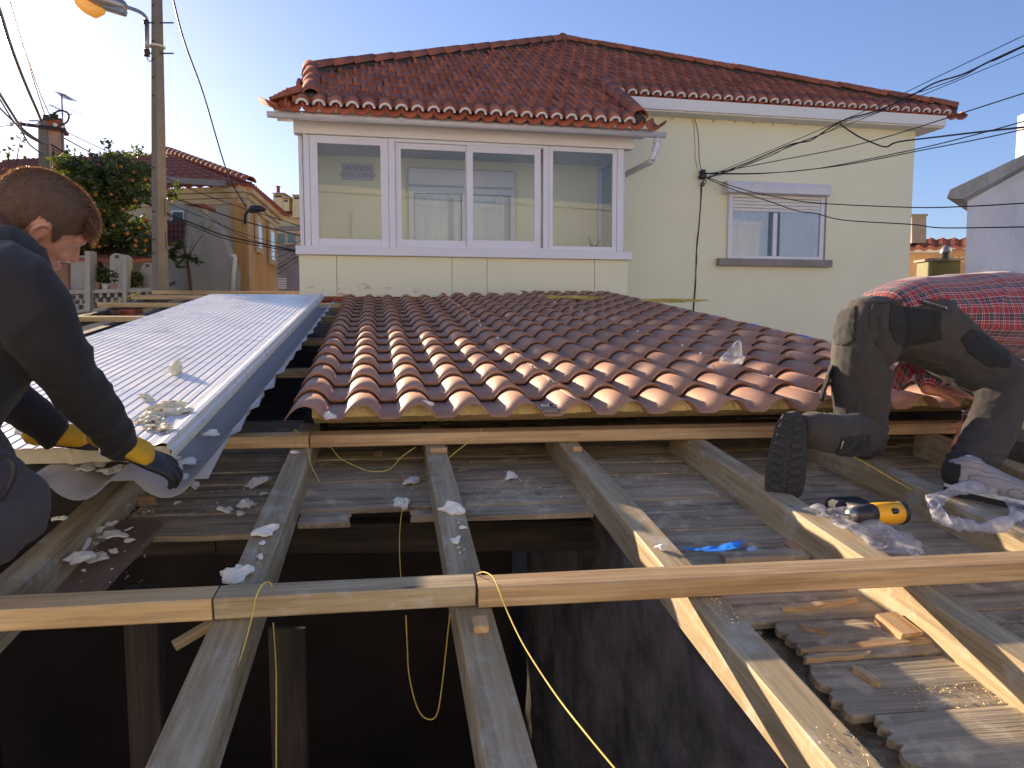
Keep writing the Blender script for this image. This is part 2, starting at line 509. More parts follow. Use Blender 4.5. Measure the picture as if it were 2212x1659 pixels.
while y < 8.6:                                          # boards added dark so the gaps under the new roofing read as shade
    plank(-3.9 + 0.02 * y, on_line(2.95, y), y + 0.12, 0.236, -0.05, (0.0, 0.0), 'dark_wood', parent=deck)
    y += 0.24
# broken edge of the boarding over the dark opening
plank(on_line(-0.30, 2.50), on_line(-0.12, 2.50), 2.50, 0.10, -0.004, (0.0, 0.05), parent=deck, tilt=-0.05)
plank(on_line(0.06, 2.50), on_line(0.185, 2.50), 2.51, 0.08, -0.004, (0.05, 0.0), parent=deck, tilt=-0.05)
plank(on_line(0.2, 2.50), on_line(0.70, 2.50), 2.50, 0.10, 0.0, (0.0, 0.0), parent=deck, tilt=-0.02)
plank(on_line(-0.86, 2.50), on_line(-0.37, 2.50), 2.50, 0.10, 0.0, (0.0, 0.0), parent=deck, tilt=-0.02)
plank(on_line(-0.86, 2.40), on_line(-0.37, 2.40), 2.405, 0.075, 0.0, (0.0, 0.0), parent=deck, tilt=-0.02)
# bed of crumbled mortar under the rotten board ends
M['mortar_dust'] = simple('crumbled_mortar', srgb(182, 166, 138), 0.95, 0.3, 16, 0.9, 60, bdist=0.02)
nx_, ny_ = 26, 70
vs, fs = [], []
for j in range(ny_ + 1):
    yy = -0.4 + 2.25 * j / ny_
    for i in range(nx_ + 1):
        xx = RX(0.76, yy) + 0.40 * i / nx_
        q = RP(xx, yy, HD + 0.045)
        q.z += noise.fractal(Vector((xx, yy, 0)) * 11, 0.9, 2.1, 5) * 0.022 - 0.012 * (i / nx_)
        vs.append(q)
for j in range(ny_):
    for i in range(nx_): fs.append((j * (nx_ + 1) + i, j * (nx_ + 1) + i + 1, (j + 1) * (nx_ + 1) + i + 1, (j + 1) * (nx_ + 1) + i))
tag(mesh('mortar_bed', vs, fs, M['mortar_dust'], smooth=True), 'bed of crumbled mortar on the wall top under the rotten boards', 'rubble', kind='stuff')
# brown board beside the left rafter that carries the foam heap
bl = [onroof(x, y, HD - 0.012) for x, y in ((100, 1290), (215, 1275), (262, 1222), (300, 1185), (352, 1130), (338, 1122), (255, 1122), (190, 1180))]
bm = bmesh.new()
tv = [bm.verts.new(p) for p in bl]; bv = [bm.verts.new(p - NR * 0.02) for p in bl]
bm.faces.new(tv); bm.faces.new(bv[::-1])
for i in range(len(bl)):
    j = (i + 1) % len(bl)
    bm.faces.new((tv[i], bv[i], bv[j], tv[j]))
fb = from_bm('loose_board', bm, M['brown_board'])
tag(fb, 'brown sheet of board beside the left rafter, under the foam heap', 'board')

# ------------------------------------------------------------------ new tile panels
t = NT('tile_sheet')
v = t.coord('Object')
f1 = t.noise(v, 2.2, 6, 0.65)
f2 = t.noise(t.coord('Object', (3, 1, 3)), 9, 6, 0.7)
cc = t.ramp(f1, [(0.3, srgb(158, 116, 92)), (0.7, srgb(178, 136, 110))])
dust = t.ramp(f2, [(0.55, (0, 0, 0)), (0.78, (0.5, 0.5, 0.5))])
cc = t.mix(dust, cc, srgb(196, 166, 144))
t.col(cc); t.rough(0.58)
t.bump(t.noise(v, 160, 2), 0.08, 0.002)
M['tile_sheet'] = t.m
t = NT('white_liner_sheet')
v = t.coord('Object')
sm_d = t.ramp(t.noise(t.coord('Object', (1.2, 0.5, 1)), 3.0, 7, 0.7), [(0.45, (0, 0, 0)), (0.75, (0.35, 0.35, 0.35))])
t.col(t.mix(sm_d, srgb(226, 223, 216), srgb(178, 174, 166)))
t.l(t.ramp(t.noise(v, 5, 6, 0.7), [(0.35, (0.22, 0.22, 0.22)), (0.7, (0.48, 0.48, 0.48))]), t.b.inputs['Roughness'])
M['liner'] = t.m
M['sheet_back'] = simple('grey_sheet_back', srgb(160, 158, 156), 0.4, 0.05, 4, 0.05, 30)
PITCHW, ROWL = 0.2145, 0.352
def wave(s, h=0.054):
    s = s % 1.0                                         # crest centred on s = 0
    d = min(s, 1 - s)
    if d > 0.335: return 0.0
    return h * (1 - (d / 0.335) ** 2) ** 0.85
def tile_sheet_mesh(u0, u1, v0, nrows, O, name, sp=20, vtop=None):
    """stepped wavy sheet: u in waves from crest, v in metres up the slope"""
    vs, fs = [], []
    n = int(round((u1 - u0) * sp))
    def strip(va, vb, za, zb, mid=0):
        base = len(vs)
        for vv, zz in ((va, za), (vb, zb)):
            for i in range(n + 1):
                u = u0 + (u1 - u0) * i / n
                vs.append(O + D2 * (u * PITCHW) + D1 * vv + NR * (wave(u) + zz))
        for i in range(n):
            fs.append((base + i, base + i + 1, base + n + 1 + i + 1, base + n + 1 + i))
    for r in range(nrows):
        va = v0 + r * ROWL - (0.11 if r == 0 else 0)
        vb = v0 + (r + 1) * ROWL
        if r == 0: va = v0
        strip(va, vb + 0.010, 0.018, 0.0)
        if r < nrows - 1: strip(vb + 0.010, vb, 0.0, 0.0185)        # riser, slightly undercut
    me = bpy.data.meshes.new(name)
    me.from_pydata(vs, [], fs)
    me.update()
    me.polygons.foreach_set('use_smooth', [True] * len(me.polygons))
    return me
OF = RP(-0.79, 2.80, HT)                                # front end of the left-most crest
labels = ('left red-brown tile-effect roofing panel, its free edge at the dark gap', 'middle red-brown tile-effect roofing panel with the grey tape measure at its front', 'right red-brown tile-effect roofing panel, where the man in plaid leans his hand')
for k in range(3):
    O = OF + D2 * (k * 5 * PITCHW) + NR * (0.003 * k)
    rt = root('tile_panel', O, labels[k], 'roofing panel', 'tile-effect roofing panels')
    u1 = 5.28 if k < 2 else 5.5
    u0 = -0.36 if k == 0 else -0.02
    nr = (17, 18, 19)[k]
    me = tile_sheet_mesh(u0, u1, -0.235 if False else 0.0, nr, O, 'sheet')
    s = link('sheet', me, rt, None, M['tile_sheet'])
    sm = s.modifiers.new('thick', 'SOLIDIFY'); sm.thickness = 0.0022; sm.offset = -1
    # foam core set back from the sheet's front edge
    bm = bmesh.new()
    tp, bt = [], []
    n = 60
    ua, ub = (0.1 if k == 0 else 0.0), (5.0 if k < 2 else 5.4)
    for q_, vv in enumerate((0.075, 0.20, 5.9)):
        for lst, top in ((tp, 1), (bt, 0)):
            r = []
            for i in range(n + 1):
                u = ua + (ub - ua) * i / n
                z = wave(u) * 0.95 + (0.010, -0.004, -0.006)[q_] if top else (0.0095, -0.046, -0.046)[q_]
                jx = noise.noise(Vector((u * 9, top * 5, k))) * 0.012 if q_ == 0 else 0
                r.append(bm.verts.new(O + D2 * (u * PITCHW) + D1 * (vv + jx) + NR * z))
            lst.append(r)
    for i in range(n):
        bm.faces.new((tp[0][i], tp[0][i + 1], bt[0][i + 1], bt[0][i]))
        for q_ in (0, 1): bm.faces.new((bt[q_][i], bt[q_][i + 1], bt[q_ + 1][i + 1], bt[q_ + 1][i]))
    for q_ in (0, 1): bm.faces.new((tp[q_][0], bt[q_][0], bt[q_ + 1][0], tp[q_ + 1][0]))
    from_bm('foam_core', bm, M['foam_y'], rt)
    # screw caps down the seams
    if k > 0:
        bm0 = bmesh.new()
        bmesh.ops.create_uvsphere(bm0, u_segments=8, v_segments=5, radius=0.008)
        me = bpy.data.meshes.new('screw_cap'); bm0.to_mesh(me); bm0.free(); me.materials.append(M['white_paint'])
        for j in range(1, 16):
            if rnd.random() < 0.25: continue
            p = O + D1 * (j * ROWL + 0.17 + rnd.uniform(-0.06, 0.06)) + NR * (wave(0) + 0.012) + D2 * rnd.uniform(-0.02, 0.02)
            link('screw_cap', me, rt, Matrix.Translation(p))
# blue membrane strip along the right edge
M['blue_membrane'] = simple('blue_membrane', srgb(28, 96, 190), 0.5, 0.1, 8, 0.1, 30)
O = OF + D2 * (15.55 * PITCHW)
bs = []
for i in range(25):
    v_ = 0.6 + i * 0.24
    bs.append((O + D1 * v_ + NR * (0.045 + 0.008 * math.sin(i * 1.7)), O + D1 * v_ + D2 * 0.07 + NR * (0.035 + 0.006 * math.sin(i * 2.1))))
vs = [p for q in bs for p in q]
o = mesh('membrane_strip', vs, [(2 * i, 2 * i + 1, 2 * i + 3, 2 * i + 2) for i in range(len(bs) - 1)], M['blue_membrane'])
o.modifiers.new('t', 'SOLIDIFY').thickness = 0.002
tag(o, 'strip of blue membrane along the right edge of the tiles', 'membrane')

# ------------------------------------------------------------------ upturned white panel at the left
PF = W(372, 962, 2.02)                                  # front right corner of the liner
PBk = W(700, 636, 7.25)
pd1 = (PBk - PF) / (PBk.y - PF.y)                       # along the panel, per metre of Y
PLEN = PBk.y - PF.y
pn = D2.cross(pd1).normalized()
pr = root('roofing_panel', PF + D2 * -0.5, 'white ribbed underside of a roofing panel lying upturned at the left', 'roofing panel')
def PP(u, v_, z): return PF + D2 * u + pd1 * v_ + pn * z
vs, fs = [], []
prof = [(0.0, -0.028), (0.0, -0.012), (-0.012, -0.010), (-0.014, 0.006), (-0.03, 0.0075), (-0.045, 0.001)]
u = -0.055
k = 0
while u > -1.04:
    prof += [(u, 0.0), (u - 0.022, 0.0), (u - 0.025, -0.0022), (u - 0.033, -0.0022), (u - 0.036, 0.0)]
    u -= 0.0385
for vv in (0.0, PLEN * 0.3, PLEN * 0.6, PLEN):
    vs += [PP(a, vv, b) for a, b in prof]
n = len(prof)
for j in range(3):
    for i in range(n - 1):
        fs.append((j * n + i + 1, j * n + i, (j + 1) * n + i, (j + 1) * n + i + 1))
o = mesh('liner_sheet', vs, fs, M['liner'], pr)
o.modifiers.new('t', 'SOLIDIFY').thickness = 0.0012
# foam slab
bm = bmesh.new()
n = 44
rows = []
for vv in (0.006, PLEN - 0.01):
    tp = [bm.verts.new(PP(-0.012 - 1.02 * i / n, vv + (noise.noise(Vector((i * 0.7, 0, 0))) * 0.01 if vv < 1 else 0), -0.004)) for i in range(n + 1)]
    bt = [bm.verts.new(PP(-0.012 - 1.02 * i / n, vv + 0.02 + (noise.noise(Vector((i * 0.5, 3, 0))) * 0.03 if vv < 1 else 0), -0.052)) for i in range(n + 1)]
    rows.append((tp, bt))
for i in range(n):
    bm.faces.new((rows[0][0][i + 1], rows[0][0][i], rows[0][1][i], rows[0][1][i + 1]))
    bm.faces.new((rows[0][1][i + 1], rows[0][1][i], rows[1][1][i], rows[1][1][i + 1]))
bm.faces.new((rows[0][0][0], rows[1][0][0], rows[1][1][0], rows[0][1][0]))
bm.faces.new((rows[0][0][n], rows[0][1][n], rows[1][1][n], rows[1][0][n]))
from_bm('foam_core', bm, M['foam_c'], pr)
# wavy sheet hanging below, its back side up, torn jagged edge at the right
vs, fs = [], []
sp = 16
u0, u1 = -1.12, 0.098
n = int((u1 - u0) / PITCHW * sp)
nrow = 15
for r in range(nrow):
    for vv, zz in ((-0.13 if r == 0 else r * PLEN / nrow, 0.0), ((r + 1) * PLEN / nrow - 0.02, -0.016)):
        for i in range(n + 1):
            u = u0 + (u1 - u0) * i / n
            uu = u
            if i == n: uu += (0.02 if zz == 0 else -0.012) + rnd.uniform(-0.006, 0.006)
            # crest hangs down: centred so that one crest lies at the right rim
            vs.append(PP(uu, vv, -0.0535 - wave(u / PITCHW - 0.06, 0.05) + zz * 0.6))
for r in range(nrow * 2 - 1):
    for i in range(n):
        b0 = r * (n + 1) + i
        fs.append((b0, b0 + 1, b0 + n + 2, b0 + n + 1))
o = mesh('tile_sheet', vs, fs, M['sheet_back'], pr, smooth=True)
o.modifiers.new('t', 'SOLIDIFY').thickness = 0.0015
# blocks carrying the panel on the purlins
for vv, uu in ((1.1, -0.15), (1.1, -0.85), (5.0, -0.2), (5.0, -0.85)):
    p = PP(uu, vv, -0.11)
    z0 = roofz(p.x, p.y, HP)
    bm = bmesh.new(); add_box(bm, (p.x, p.y, (p.z + z0) / 2), (0.16, 0.07, max(0.01, p.z - z0)), None, 0.003)
    tag(from_bm('timber_block', bm, M['grey_wood']), 'timber block under the upturned white panel', 'block', 'blocks under the white panel')
# ------------------------------------------------------------------ the yellow house with the glazed veranda
V0 = onroof(1000, 634, 0.70)
HA = R(11.5)
HU = Vector((math.cos(HA), math.sin(HA), 0)); HV = Vector((-math.sin(HA), math.cos(HA), 0))
ZUP = Vector((0, 0, 1))
def HW(u, v, z): return Vector((V0.x, V0.y, 0)) + HU * u + HV * v + ZUP * z
def HL(px, py, v):
    p = at_plane(px, py, V0 + HV * v, HV) - Vector((V0.x, V0.y, 0))
    return p.dot(HU), p.z
def hbox(name, u0, u1, v0, v1, z0, z1, mat, parent, bevel=0.0):
    bm = bmesh.new()
    add_box(bm, (0, 0, 0), (u1 - u0, v1 - v0, z1 - z0), None, bevel)
    m = Matrix((HU, HV, ZUP)).transposed().to_4x4()
    m.translation = HW((u0 + u1) / 2, (v0 + v1) / 2, (z0 + z1) / 2)
    return from_bm(name, bm, mat, parent, m)
t = NT('pale_yellow_render')
v = t.coord('Object')
f = t.noise(v, 0.9, 6, 0.6)
t.col(t.ramp(f, [(0.3, srgb(228, 221, 186)), (0.7, srgb(234, 227, 194))]))
st_ = t.ramp(t.noise(t.coord('Object', (1.6, 1.6, 0.25)), 1.1, 8, 0.75), [(0.55, (0, 0, 0)), (0.85, (0.10, 0.10, 0.10))])
pt_ = t.ramp(t.noise(v, 0.35, 6, 0.6), [(0.42, (0, 0, 0)), (0.62, (0.10, 0.10, 0.10))])
yc_ = t.ramp(f, [(0.3, srgb(228, 221, 186)), (0.7, srgb(234, 227, 194))])
t.col(t.mix(pt_, t.mix(st_, yc_, srgb(160, 150, 124)), srgb(206, 198, 170)))
t.bump(t.noise(v, 90, 3), 0.2, 0.005); t.rough(0.9)
M['yellow'] = t.m
t = NT('yellow_render_peeling')
v = t.coord('Object')
f = t.noise(v, 0.9, 6, 0.6)
base = t.ramp(f, [(0.3, srgb(228, 221, 186)), (0.7, srgb(234, 227, 194))])
sx = t.n('ShaderNodeSeparateXYZ'); t.l(t.tc.outputs['Object'], sx.inputs[0])
low = t.n('ShaderNodeMapRange'); low.inputs[1].default_value = -0.02; low.inputs[2].default_value = -0.26; t.l(sx.outputs['Z'], low.inputs[0])
pe = t.ramp(t.noise(t.coord('Object', (1, 1, 2.2)), 5.0, 8, 0.7), [(0.52, (0, 0, 0)), (0.62, (1, 1, 1))])
cen = t.n('ShaderNodeMapRange'); cen.inputs[1].default_value = 1.35; cen.inputs[2].default_value = 0.5
ab = t.n('ShaderNodeMath', operation='ABSOLUTE'); ad = t.n('ShaderNodeMath', operation='ADD', i_1=0.55)
t.l(sx.outputs['X'], ad.inputs[0]); t.l(ad.outputs[0], ab.inputs[0]); t.l(ab.outputs[0], cen.inputs[0])
m1 = t.n('ShaderNodeMath', operation='MULTIPLY'); t.l(low.outputs[0], m1.inputs[0]); t.l(cen.outputs[0], m1.inputs[1])
m2 = t.n('ShaderNodeMath', operation='MULTIPLY'); t.l(m1.outputs[0], m2.inputs[0]); t.l(pe, m2.inputs[1])
t.col(t.mix(m2.outputs[0], base, srgb(168, 96, 70)))
t.bump(t.noise(v, 90, 3), 0.12, 0.004); t.rough(0.9)
M['yellow_peel'] = t.m
M['brick'] = simple('brick', srgb(150, 76, 52), 0.9, 0.25, 9, 0.5, 40)
M['mortar'] = simple('mortar', srgb(120, 108, 94), 0.95, 0.2, 9, 0.6, 30)
M['stone_sill'] = simple('grey_stone', srgb(140, 130, 122), 0.8, 0.15, 7, 0.3, 40)
def tile_mat(name, a, b, moss):
    t = NT(name)
    v = t.coord('Object', (1, 1, 1), True)
    oi = t.n('ShaderNodeObjectInfo')
    ge = t.n('ShaderNodeNewGeometry')
    isl = t.n('ShaderNodeMath', operation='ADD'); t.l(oi.outputs['Random'], isl.inputs[0]); t.l(ge.outputs['Random Per Island'], isl.inputs[1])
    fr = t.n('ShaderNodeMath', operation='FRACT'); t.l(isl.outputs[0], fr.inputs[0])
    c = t.mix(fr.outputs[0], a, b)
    st = t.ramp(t.noise(v, 22, 6, 0.7), [(0.5, (0, 0, 0)), (0.75, (moss, moss, moss))])
    c = t.mix(st, c, srgb(66, 56, 50))
    lt = t.ramp(t.noise(v, 55, 3, 0.6), [(0.66, (0, 0, 0)), (0.74, (0.6, 0.6, 0.6))])
    c = t.mix(lt, c, srgb(168, 148, 132))
    t.col(c); t.rough(0.85); t.bump(t.noise(v, 60, 4), 0.3, 0.004)
    return t.m
M['roof_tile'] = tile_mat('red_roof_tile', srgb(148, 82, 58), srgb(180, 108, 80), 0.85)
M['eave_tile'] = tile_mat('eave_tile', srgb(164, 86, 58), srgb(178, 98, 68), 0.25)
M['ridge_tile'] = tile_mat('ridge_tile', srgb(140, 84, 62), srgb(172, 96, 70), 0.9)
M['moss'] = simple('lichen_mortar', srgb(74, 66, 58), 0.95, 0.35, 14, 0.8, 40)
def glass(name, tint=(0.93, 0.96, 0.97), refl=1.0):
    t = NT(name)
    t.t.nodes.remove(t.b)
    out = t.t.nodes['Material Output']
    tr = t.n('ShaderNodeBsdfTransparent'); tr.inputs[0].default_value = (*tint, 1)
    gl = t.n('ShaderNodeBsdfGlossy'); gl.inputs['Roughness'].default_value = 0.01
    fr = t.n('ShaderNodeFresnel'); fr.inputs['IOR'].default_value = 1.5
    mu = t.n('ShaderNodeMath', operation='MULTIPLY', i_1=0.85 * refl); t.l(fr.outputs[0], mu.inputs[0])
    mx = t.n('ShaderNodeMixShader'); t.l(mu.outputs[0], mx.inputs[0]); t.l(tr.outputs[0], mx.inputs[1]); t.l(gl.outputs[0], mx.inputs[2])
    t.l(mx.outputs[0], out.inputs['Surface'])
    return t.m
M['glass'] = glass('window_glass')
M['curtain'] = simple('white_curtain', srgb(206, 208, 214), 0.9, 0.05, 3, 0.1, 80)
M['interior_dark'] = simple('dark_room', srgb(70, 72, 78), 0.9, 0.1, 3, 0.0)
VD = 1.15                                               # depth of the veranda
uL, zb_ = HL(646, 600, 0); uR, _ = HL(1357, 600, 0)
zs0 = (HL(646, 546, 0)[1] + HL(1360, 566, 0)[1]) / 2
zs1 = (HL(646, 528, 0)[1] + HL(1360, 547, 0)[1]) / 2
zf1 = (HL(671, 291, 0)[1] + HL(1345, 322.6, 0)[1]) / 2
zfa = (HL(642, 258, -0.05)[1] + HL(1366, 301, -0.05)[1]) / 2
uMR, _ = HL(1971, 420, VD)
zme = (HL(1426, 241, VD - 0.3)[1] + HL(1978, 265, VD - 0.3)[1]) / 2
house = root('yellow_house', HW((uL + uR) / 2, 1.0, 0), 'pale yellow house with a red tiled roof and a white glazed veranda', 'house')
def cx2(x): return x / 2.372 + 548.6
def cy2(y): return y / 2.372 + 54.9
def cx3(x): return x / 2.630 + 1426.4
def cy3(y): return y / 2.630 + 54.9
# walls
wl = hbox('wall', uL + 0.05, uMR, VD, VD + 0.28, 0, zme + 0.12, M['yellow'], house)
hbox('wall', uMR - 0.28, uMR - 0.002, VD + 0.281, VD + 8.0, 0, zme + 0.12, M['yellow'], house)
hbox('wall', uL + 0.05, uL + 0.3, VD + 0.281, VD + 8.0, 0, zme + 0.12, M['yellow'], house)
zbase = V0.z - 0.03
# parapet below the veranda windows, with its expansion joints
jx = [uL] + [HL(cx2(x), 600, 0)[0] for x in (425, 1015, 1195, 1745)] + [uR]
for i in range(5):
    hbox('parapet_panel', jx[i] + 0.004, jx[i + 1] - 0.004, 0.0 + 0.003 * (i % 2), 0.16, zbase - 0.02, zs0 - 0.001, M['yellow_peel'] if i in (0, 1) else M['yellow'], house, 0.004)
hbox('parapet_base', uL + 0.03, uR - 0.03, 0.03, 0.155, 0, zbase - 0.021, M['mortar'], house)
hbox('parapet_core', uL + 0.03, uR - 0.03, 0.02, 0.15, zbase, zs0 - 0.004, M['yellow'], house)
hbox('veranda_wall', uL + 0.02, uL + 0.16, 0.17, VD, 0, zs0, M['yellow'], house)
hbox('veranda_wall', uR - 0.16, uR - 0.02, 0.17, VD, 0, zs0, M['yellow'], house)
hbox('floor_slab', uL + 0.16, uR - 0.16, 0.16, VD, zs0 - 0.75, zs0 - 0.62, M['white_paint'], house)
hbox('ceiling', uL + 0.02, uR - 0.02, 0.06, VD - 0.002, zf1 + 0.005, zf1 + 0.05, M['white_paint'], house)
sill = hbox('veranda_sill', uL - 0.03, uR + 0.03, -0.07, 0.17, zs0, zs1, M['white_pvc'], house, 0.005)
for uu in (uL + 0.02, uR - 0.17):
    hbox('side_sill', uu, uu + 0.15, 0.171, VD - 0.01, zs0, zs1, M['white_pvc'], house)
# glazed screens
def sash(u0, u1, z0, z1, v, fw, parent, glass_mat='glass', name='window', mat='white_pvc', dep=0.05):
    w = hbox(name, u0, u0 + fw, v, v + dep, z0, z1, M[mat], parent, 0.003)
    hbox('stile', u1 - fw, u1, v, v + dep, z0, z1, M[mat], w, 0.003)
    hbox('rail', u0 + fw, u1 - fw, v + 0.002, v + dep - 0.002, z1 - fw, z1, M[mat], w, 0.0)
    hbox('rail', u0 + fw, u1 - fw, v + 0.002, v + dep - 0.002, z0, z0 + fw, M[mat], w, 0.0)
    hbox('pane', u0 + fw, u1 - fw, v + dep / 2 - 0.003, v + dep / 2 + 0.003, z0 + fw, z1 - fw, M[glass_mat], w)
    return w
def uu2(x): return HL(cx2(x), cy2(860), 0.03)[0]
FZ0, FZ1 = zs1 + 0.001, zf1
for a, b in ((258, 289), (690, 724), (1479, 1506), (1856, 1888)):
    hbox('mullion', uu2(a), uu2(b), -0.01, 0.08, FZ0, FZ1, M['white_pvc'], house, 0.004)
sash(uu2(290), uu2(689), FZ0, FZ1, 0.0, 0.095, house)
sash(uu2(725), uu2(1113), FZ0 + 0.03, FZ1 - 0.04, 0.028, 0.075, house)
sash(uu2(1088), uu2(1466), FZ0 + 0.03, FZ1 - 0.04, -0.004, 0.085, house, dep=0.028)
hbox('window_track', uu2(725), uu2(1478), -0.006, 0.075, FZ0, FZ0 + 0.029, M['white_pvc'], house)
hbox('window_track', uu2(725), uu2(1478), -0.006, 0.075, FZ1 - 0.039, FZ1, M['white_pvc'], house)
sash(uu2(1507), uu2(1855), FZ0, FZ1, 0.0, 0.06, house)
for s_, uu in ((0, uL + 0.02), (1, uR - 0.08)):
    w = hbox('side_window', uu, uu + 0.05, 0.10, 0.17, FZ0, FZ1, M['white_pvc'], house)
    hbox('stile', uu, uu + 0.05, VD - 0.09, VD - 0.01, FZ0, FZ1, M['white_pvc'], w)
    hbox('rail', uu, uu + 0.05, 0.171, VD - 0.091, FZ1 - 0.06, FZ1, M['white_pvc'], w)
    hbox('rail', uu, uu + 0.05, 0.171, VD - 0.091, FZ0, FZ0 + 0.06, M['white_pvc'], w)
    hbox('pane', uu + 0.022, uu + 0.028, 0.171, VD - 0.091, FZ0 + 0.06, FZ1 - 0.06, M['glass'], w)
# fascia, soffit and gutter
hbox('fascia', uL - 0.02, uR + 0.03, -0.05, 0.10, zf1 + 0.002, zfa + 0.02, M['white_paint'], house, 0.004)
hbox('soffit', uL - 0.22, uR + 0.2, -0.30, 0.101, zfa + 0.021, zfa + 0.06, M['white_paint'], house, 0.004)
zg = (HL(576.8, 250, -0.34)[1] + HL(1438, 303.6, -0.34)[1]) / 2 + 0.055
ug0, ug1 = HL(577, 241, -0.34)[0], HL(1437, 295, -0.34)[0]
bm = bmesh.new()
n = 12
rg = []
for u_ in (ug0, ug1):
    o_, i_ = [], []
    for k in range(n + 1):
        a = math.pi + math.pi * k / n
        o_.append(bm.verts.new(HW(u_, -0.34 + 0.058 * math.cos(a), zg + 0.052 * math.sin(a))))
        i_.append(bm.verts.new(HW(u_, -0.34 + 0.052 * math.cos(a), zg + 0.046 * math.sin(a))))
    rg.append((o_, i_))
for k in range(n):
    bm.faces.new((rg[0][0][k], rg[0][0][k + 1], rg[1][0][k + 1], rg[1][0][k]))
    bm.faces.new((rg[0][1][k + 1], rg[0][1][k], rg[1][1][k], rg[1][1][k + 1]))
for a in (0, n):
    bm.faces.new((rg[0][0][a], rg[0][1][a], rg[1][1][a], rg[1][0][a]))
for e in (0, 1): bm.faces.new(rg[e][0])
gut = from_bm('gutter', bm, M['white_pvc'], house, smooth=True)
bm = bmesh.new(); add_tube(bm, [HW(ug0, -0.4, zg + 0.004), HW(ug1, -0.4, zg + 0.004)], 0.008, 6); from_bm('gutter_bead', bm, M['white_pvc'], gut, smooth=True)
for x in (245, 750, 1395, 1945):
    ub = HL(cx2(x), cy2(480), -0.4)[0]
    b_ = hbox('gutter_bracket', ub - 0.02, ub + 0.02, -0.412, -0.40, zg - 0.02, zg + 0.02, M['white_pvc'], gut, 0.003)
    hbox('gutter_bracket', ub - 0.012, ub + 0.012, -0.399, -0.36, zg + 0.012, zg + 0.022, M['steel'], gut)
# downpipe: out from the gutter end, bend, back along the veranda side
dp = [HL(1420, 300, -0.34), HL(1418, 318, -0.34), HL(1408, 345, -0.3), HL(1400, 352, -0.15), HL(1350, 378, VD - 0.1), HL(1340, 384, VD)]
dv = [-0.34, -0.34, -0.3, -0.15, VD - 0.1, VD - 0.02]
pts = [HW(p[0], q, p[1]) for p, q in zip(dp, dv)]
bm = bmesh.new(); add_tube(bm, catmull(pts, 5), 0.042, 12); dpp = from_bm('downpipe', bm, M['white_pvc'], house, smooth=True)
bm = bmesh.new(); add_tube(bm, [pts[0], pts[0] * 0.5 + pts[1] * 0.5], 0.05, 12); from_bm('collar', bm, M['white_pvc'], dpp, smooth=True)
bm = bmesh.new(); add_tube(bm, [pts[1], pts[1] * 0.6 + pts[2] * 0.4], 0.049, 12); from_bm('collar', bm, M['white_pvc'], dpp, smooth=True)
# main eave board
hbox('fascia', uR - 0.25, uMR + 0.30, VD - 0.32, VD - 0.28, zme, zme + 0.16, M['white_paint'], house)
hbox('soffit', uR - 0.25, uMR + 0.299, VD - 0.279, VD + 0.3, zme - 0.02, zme + 0.01, M['white_paint'], house)
hbox('fascia', uMR + 0.26, uMR + 0.30, VD - 0.279, VD + 8.2, zme + 0.011, zme + 0.16, M['white_paint'], house)
# door-window at the back of the veranda
def cz(x, y, v): return HL(cx2(x), cy2(y), v)
VB = VD - 0.004
dl, dr = cz(792, 900, VB)[0], cz(1332, 900, VB)[0]
zt = (cz(792, 830, VB)[1] + cz(1332, 845, VB)[1]) / 2
box_t = (cz(790, 722, VB - 0.15)[1] + cz(1337, 748, VB - 0.15)[1]) / 2
hbox('recess', dl + 0.02, dr - 0.02, VB - 0.05, VB - 0.002, zs0 - 0.62, zt, M['interior_dark'], house)
sbx = hbox('shutter_box', cz(790, 780, VB - 0.15)[0], cz(1337, 780, VB - 0.15)[0], VB - 0.16, VB - 0.001, zt, box_t, M['white_pvc'], house, 0.02)
dm = (dl + dr) / 2 - 0.03
hbox('door_frame', dl, dl + 0.07, VB - 0.10, VB - 0.051, zs0 - 0.62, zt - 0.001, M['white_pvc'], house)
hbox('door_frame', dr - 0.07, dr, VB - 0.10, VB - 0.051, zs0 - 0.62, zt - 0.001, M['white_pvc'], house)
hbox('door_frame', dl + 0.071, dr - 0.071, VB - 0.10, VB - 0.051, zt - 0.09, zt - 0.001, M['white_pvc'], house)
hbox('door_frame', dm + 0.02, dm + 0.07, VB - 0.11, VB - 0.049, zs0 - 0.62, zt - 0.091, M['white_pvc'], house)
def curtain(u0, u1, z0, z1, v, parent, n=46, amp=0.014, fold=9.0, sd=0.0):
    vs, fs = [], []
    for j, z in enumerate((z1, (z0 + z1) / 2, z0)):
        for i in range(n + 1):
            u = u0 + (u1 - u0) * i / n
            d = amp * math.sin(u * fold * 6 + sd + math.sin(u * 7 + sd) * 1.5) * (0.7 + 0.3 * j)
            vs.append(HW(u, v + d, z))
    for j in range(2):
        for i in range(n):
            fs.append((j * (n + 1) + i, j * (n + 1) + i + 1, (j + 1) * (n + 1) + i + 1, (j + 1) * (n + 1) + i))
    return mesh('curtain', vs, fs, M['curtain'], parent, smooth=True)
curtain(dl + 0.08, dm + 0.0, zs0 - 0.55, zt - 0.1, VB - 0.075, house, 60, 0.012, 8)
curtain(dm + 0.08, dr - 0.08, zs0 - 0.55, zt - 0.1, VB - 0.075, house, 60, 0.012, 8, 2)
hbox('pane', dl + 0.071, dr - 0.071, VB - 0.099, VB - 0.096, zs0 - 0.62, zt - 0.091, M['glass'], house)
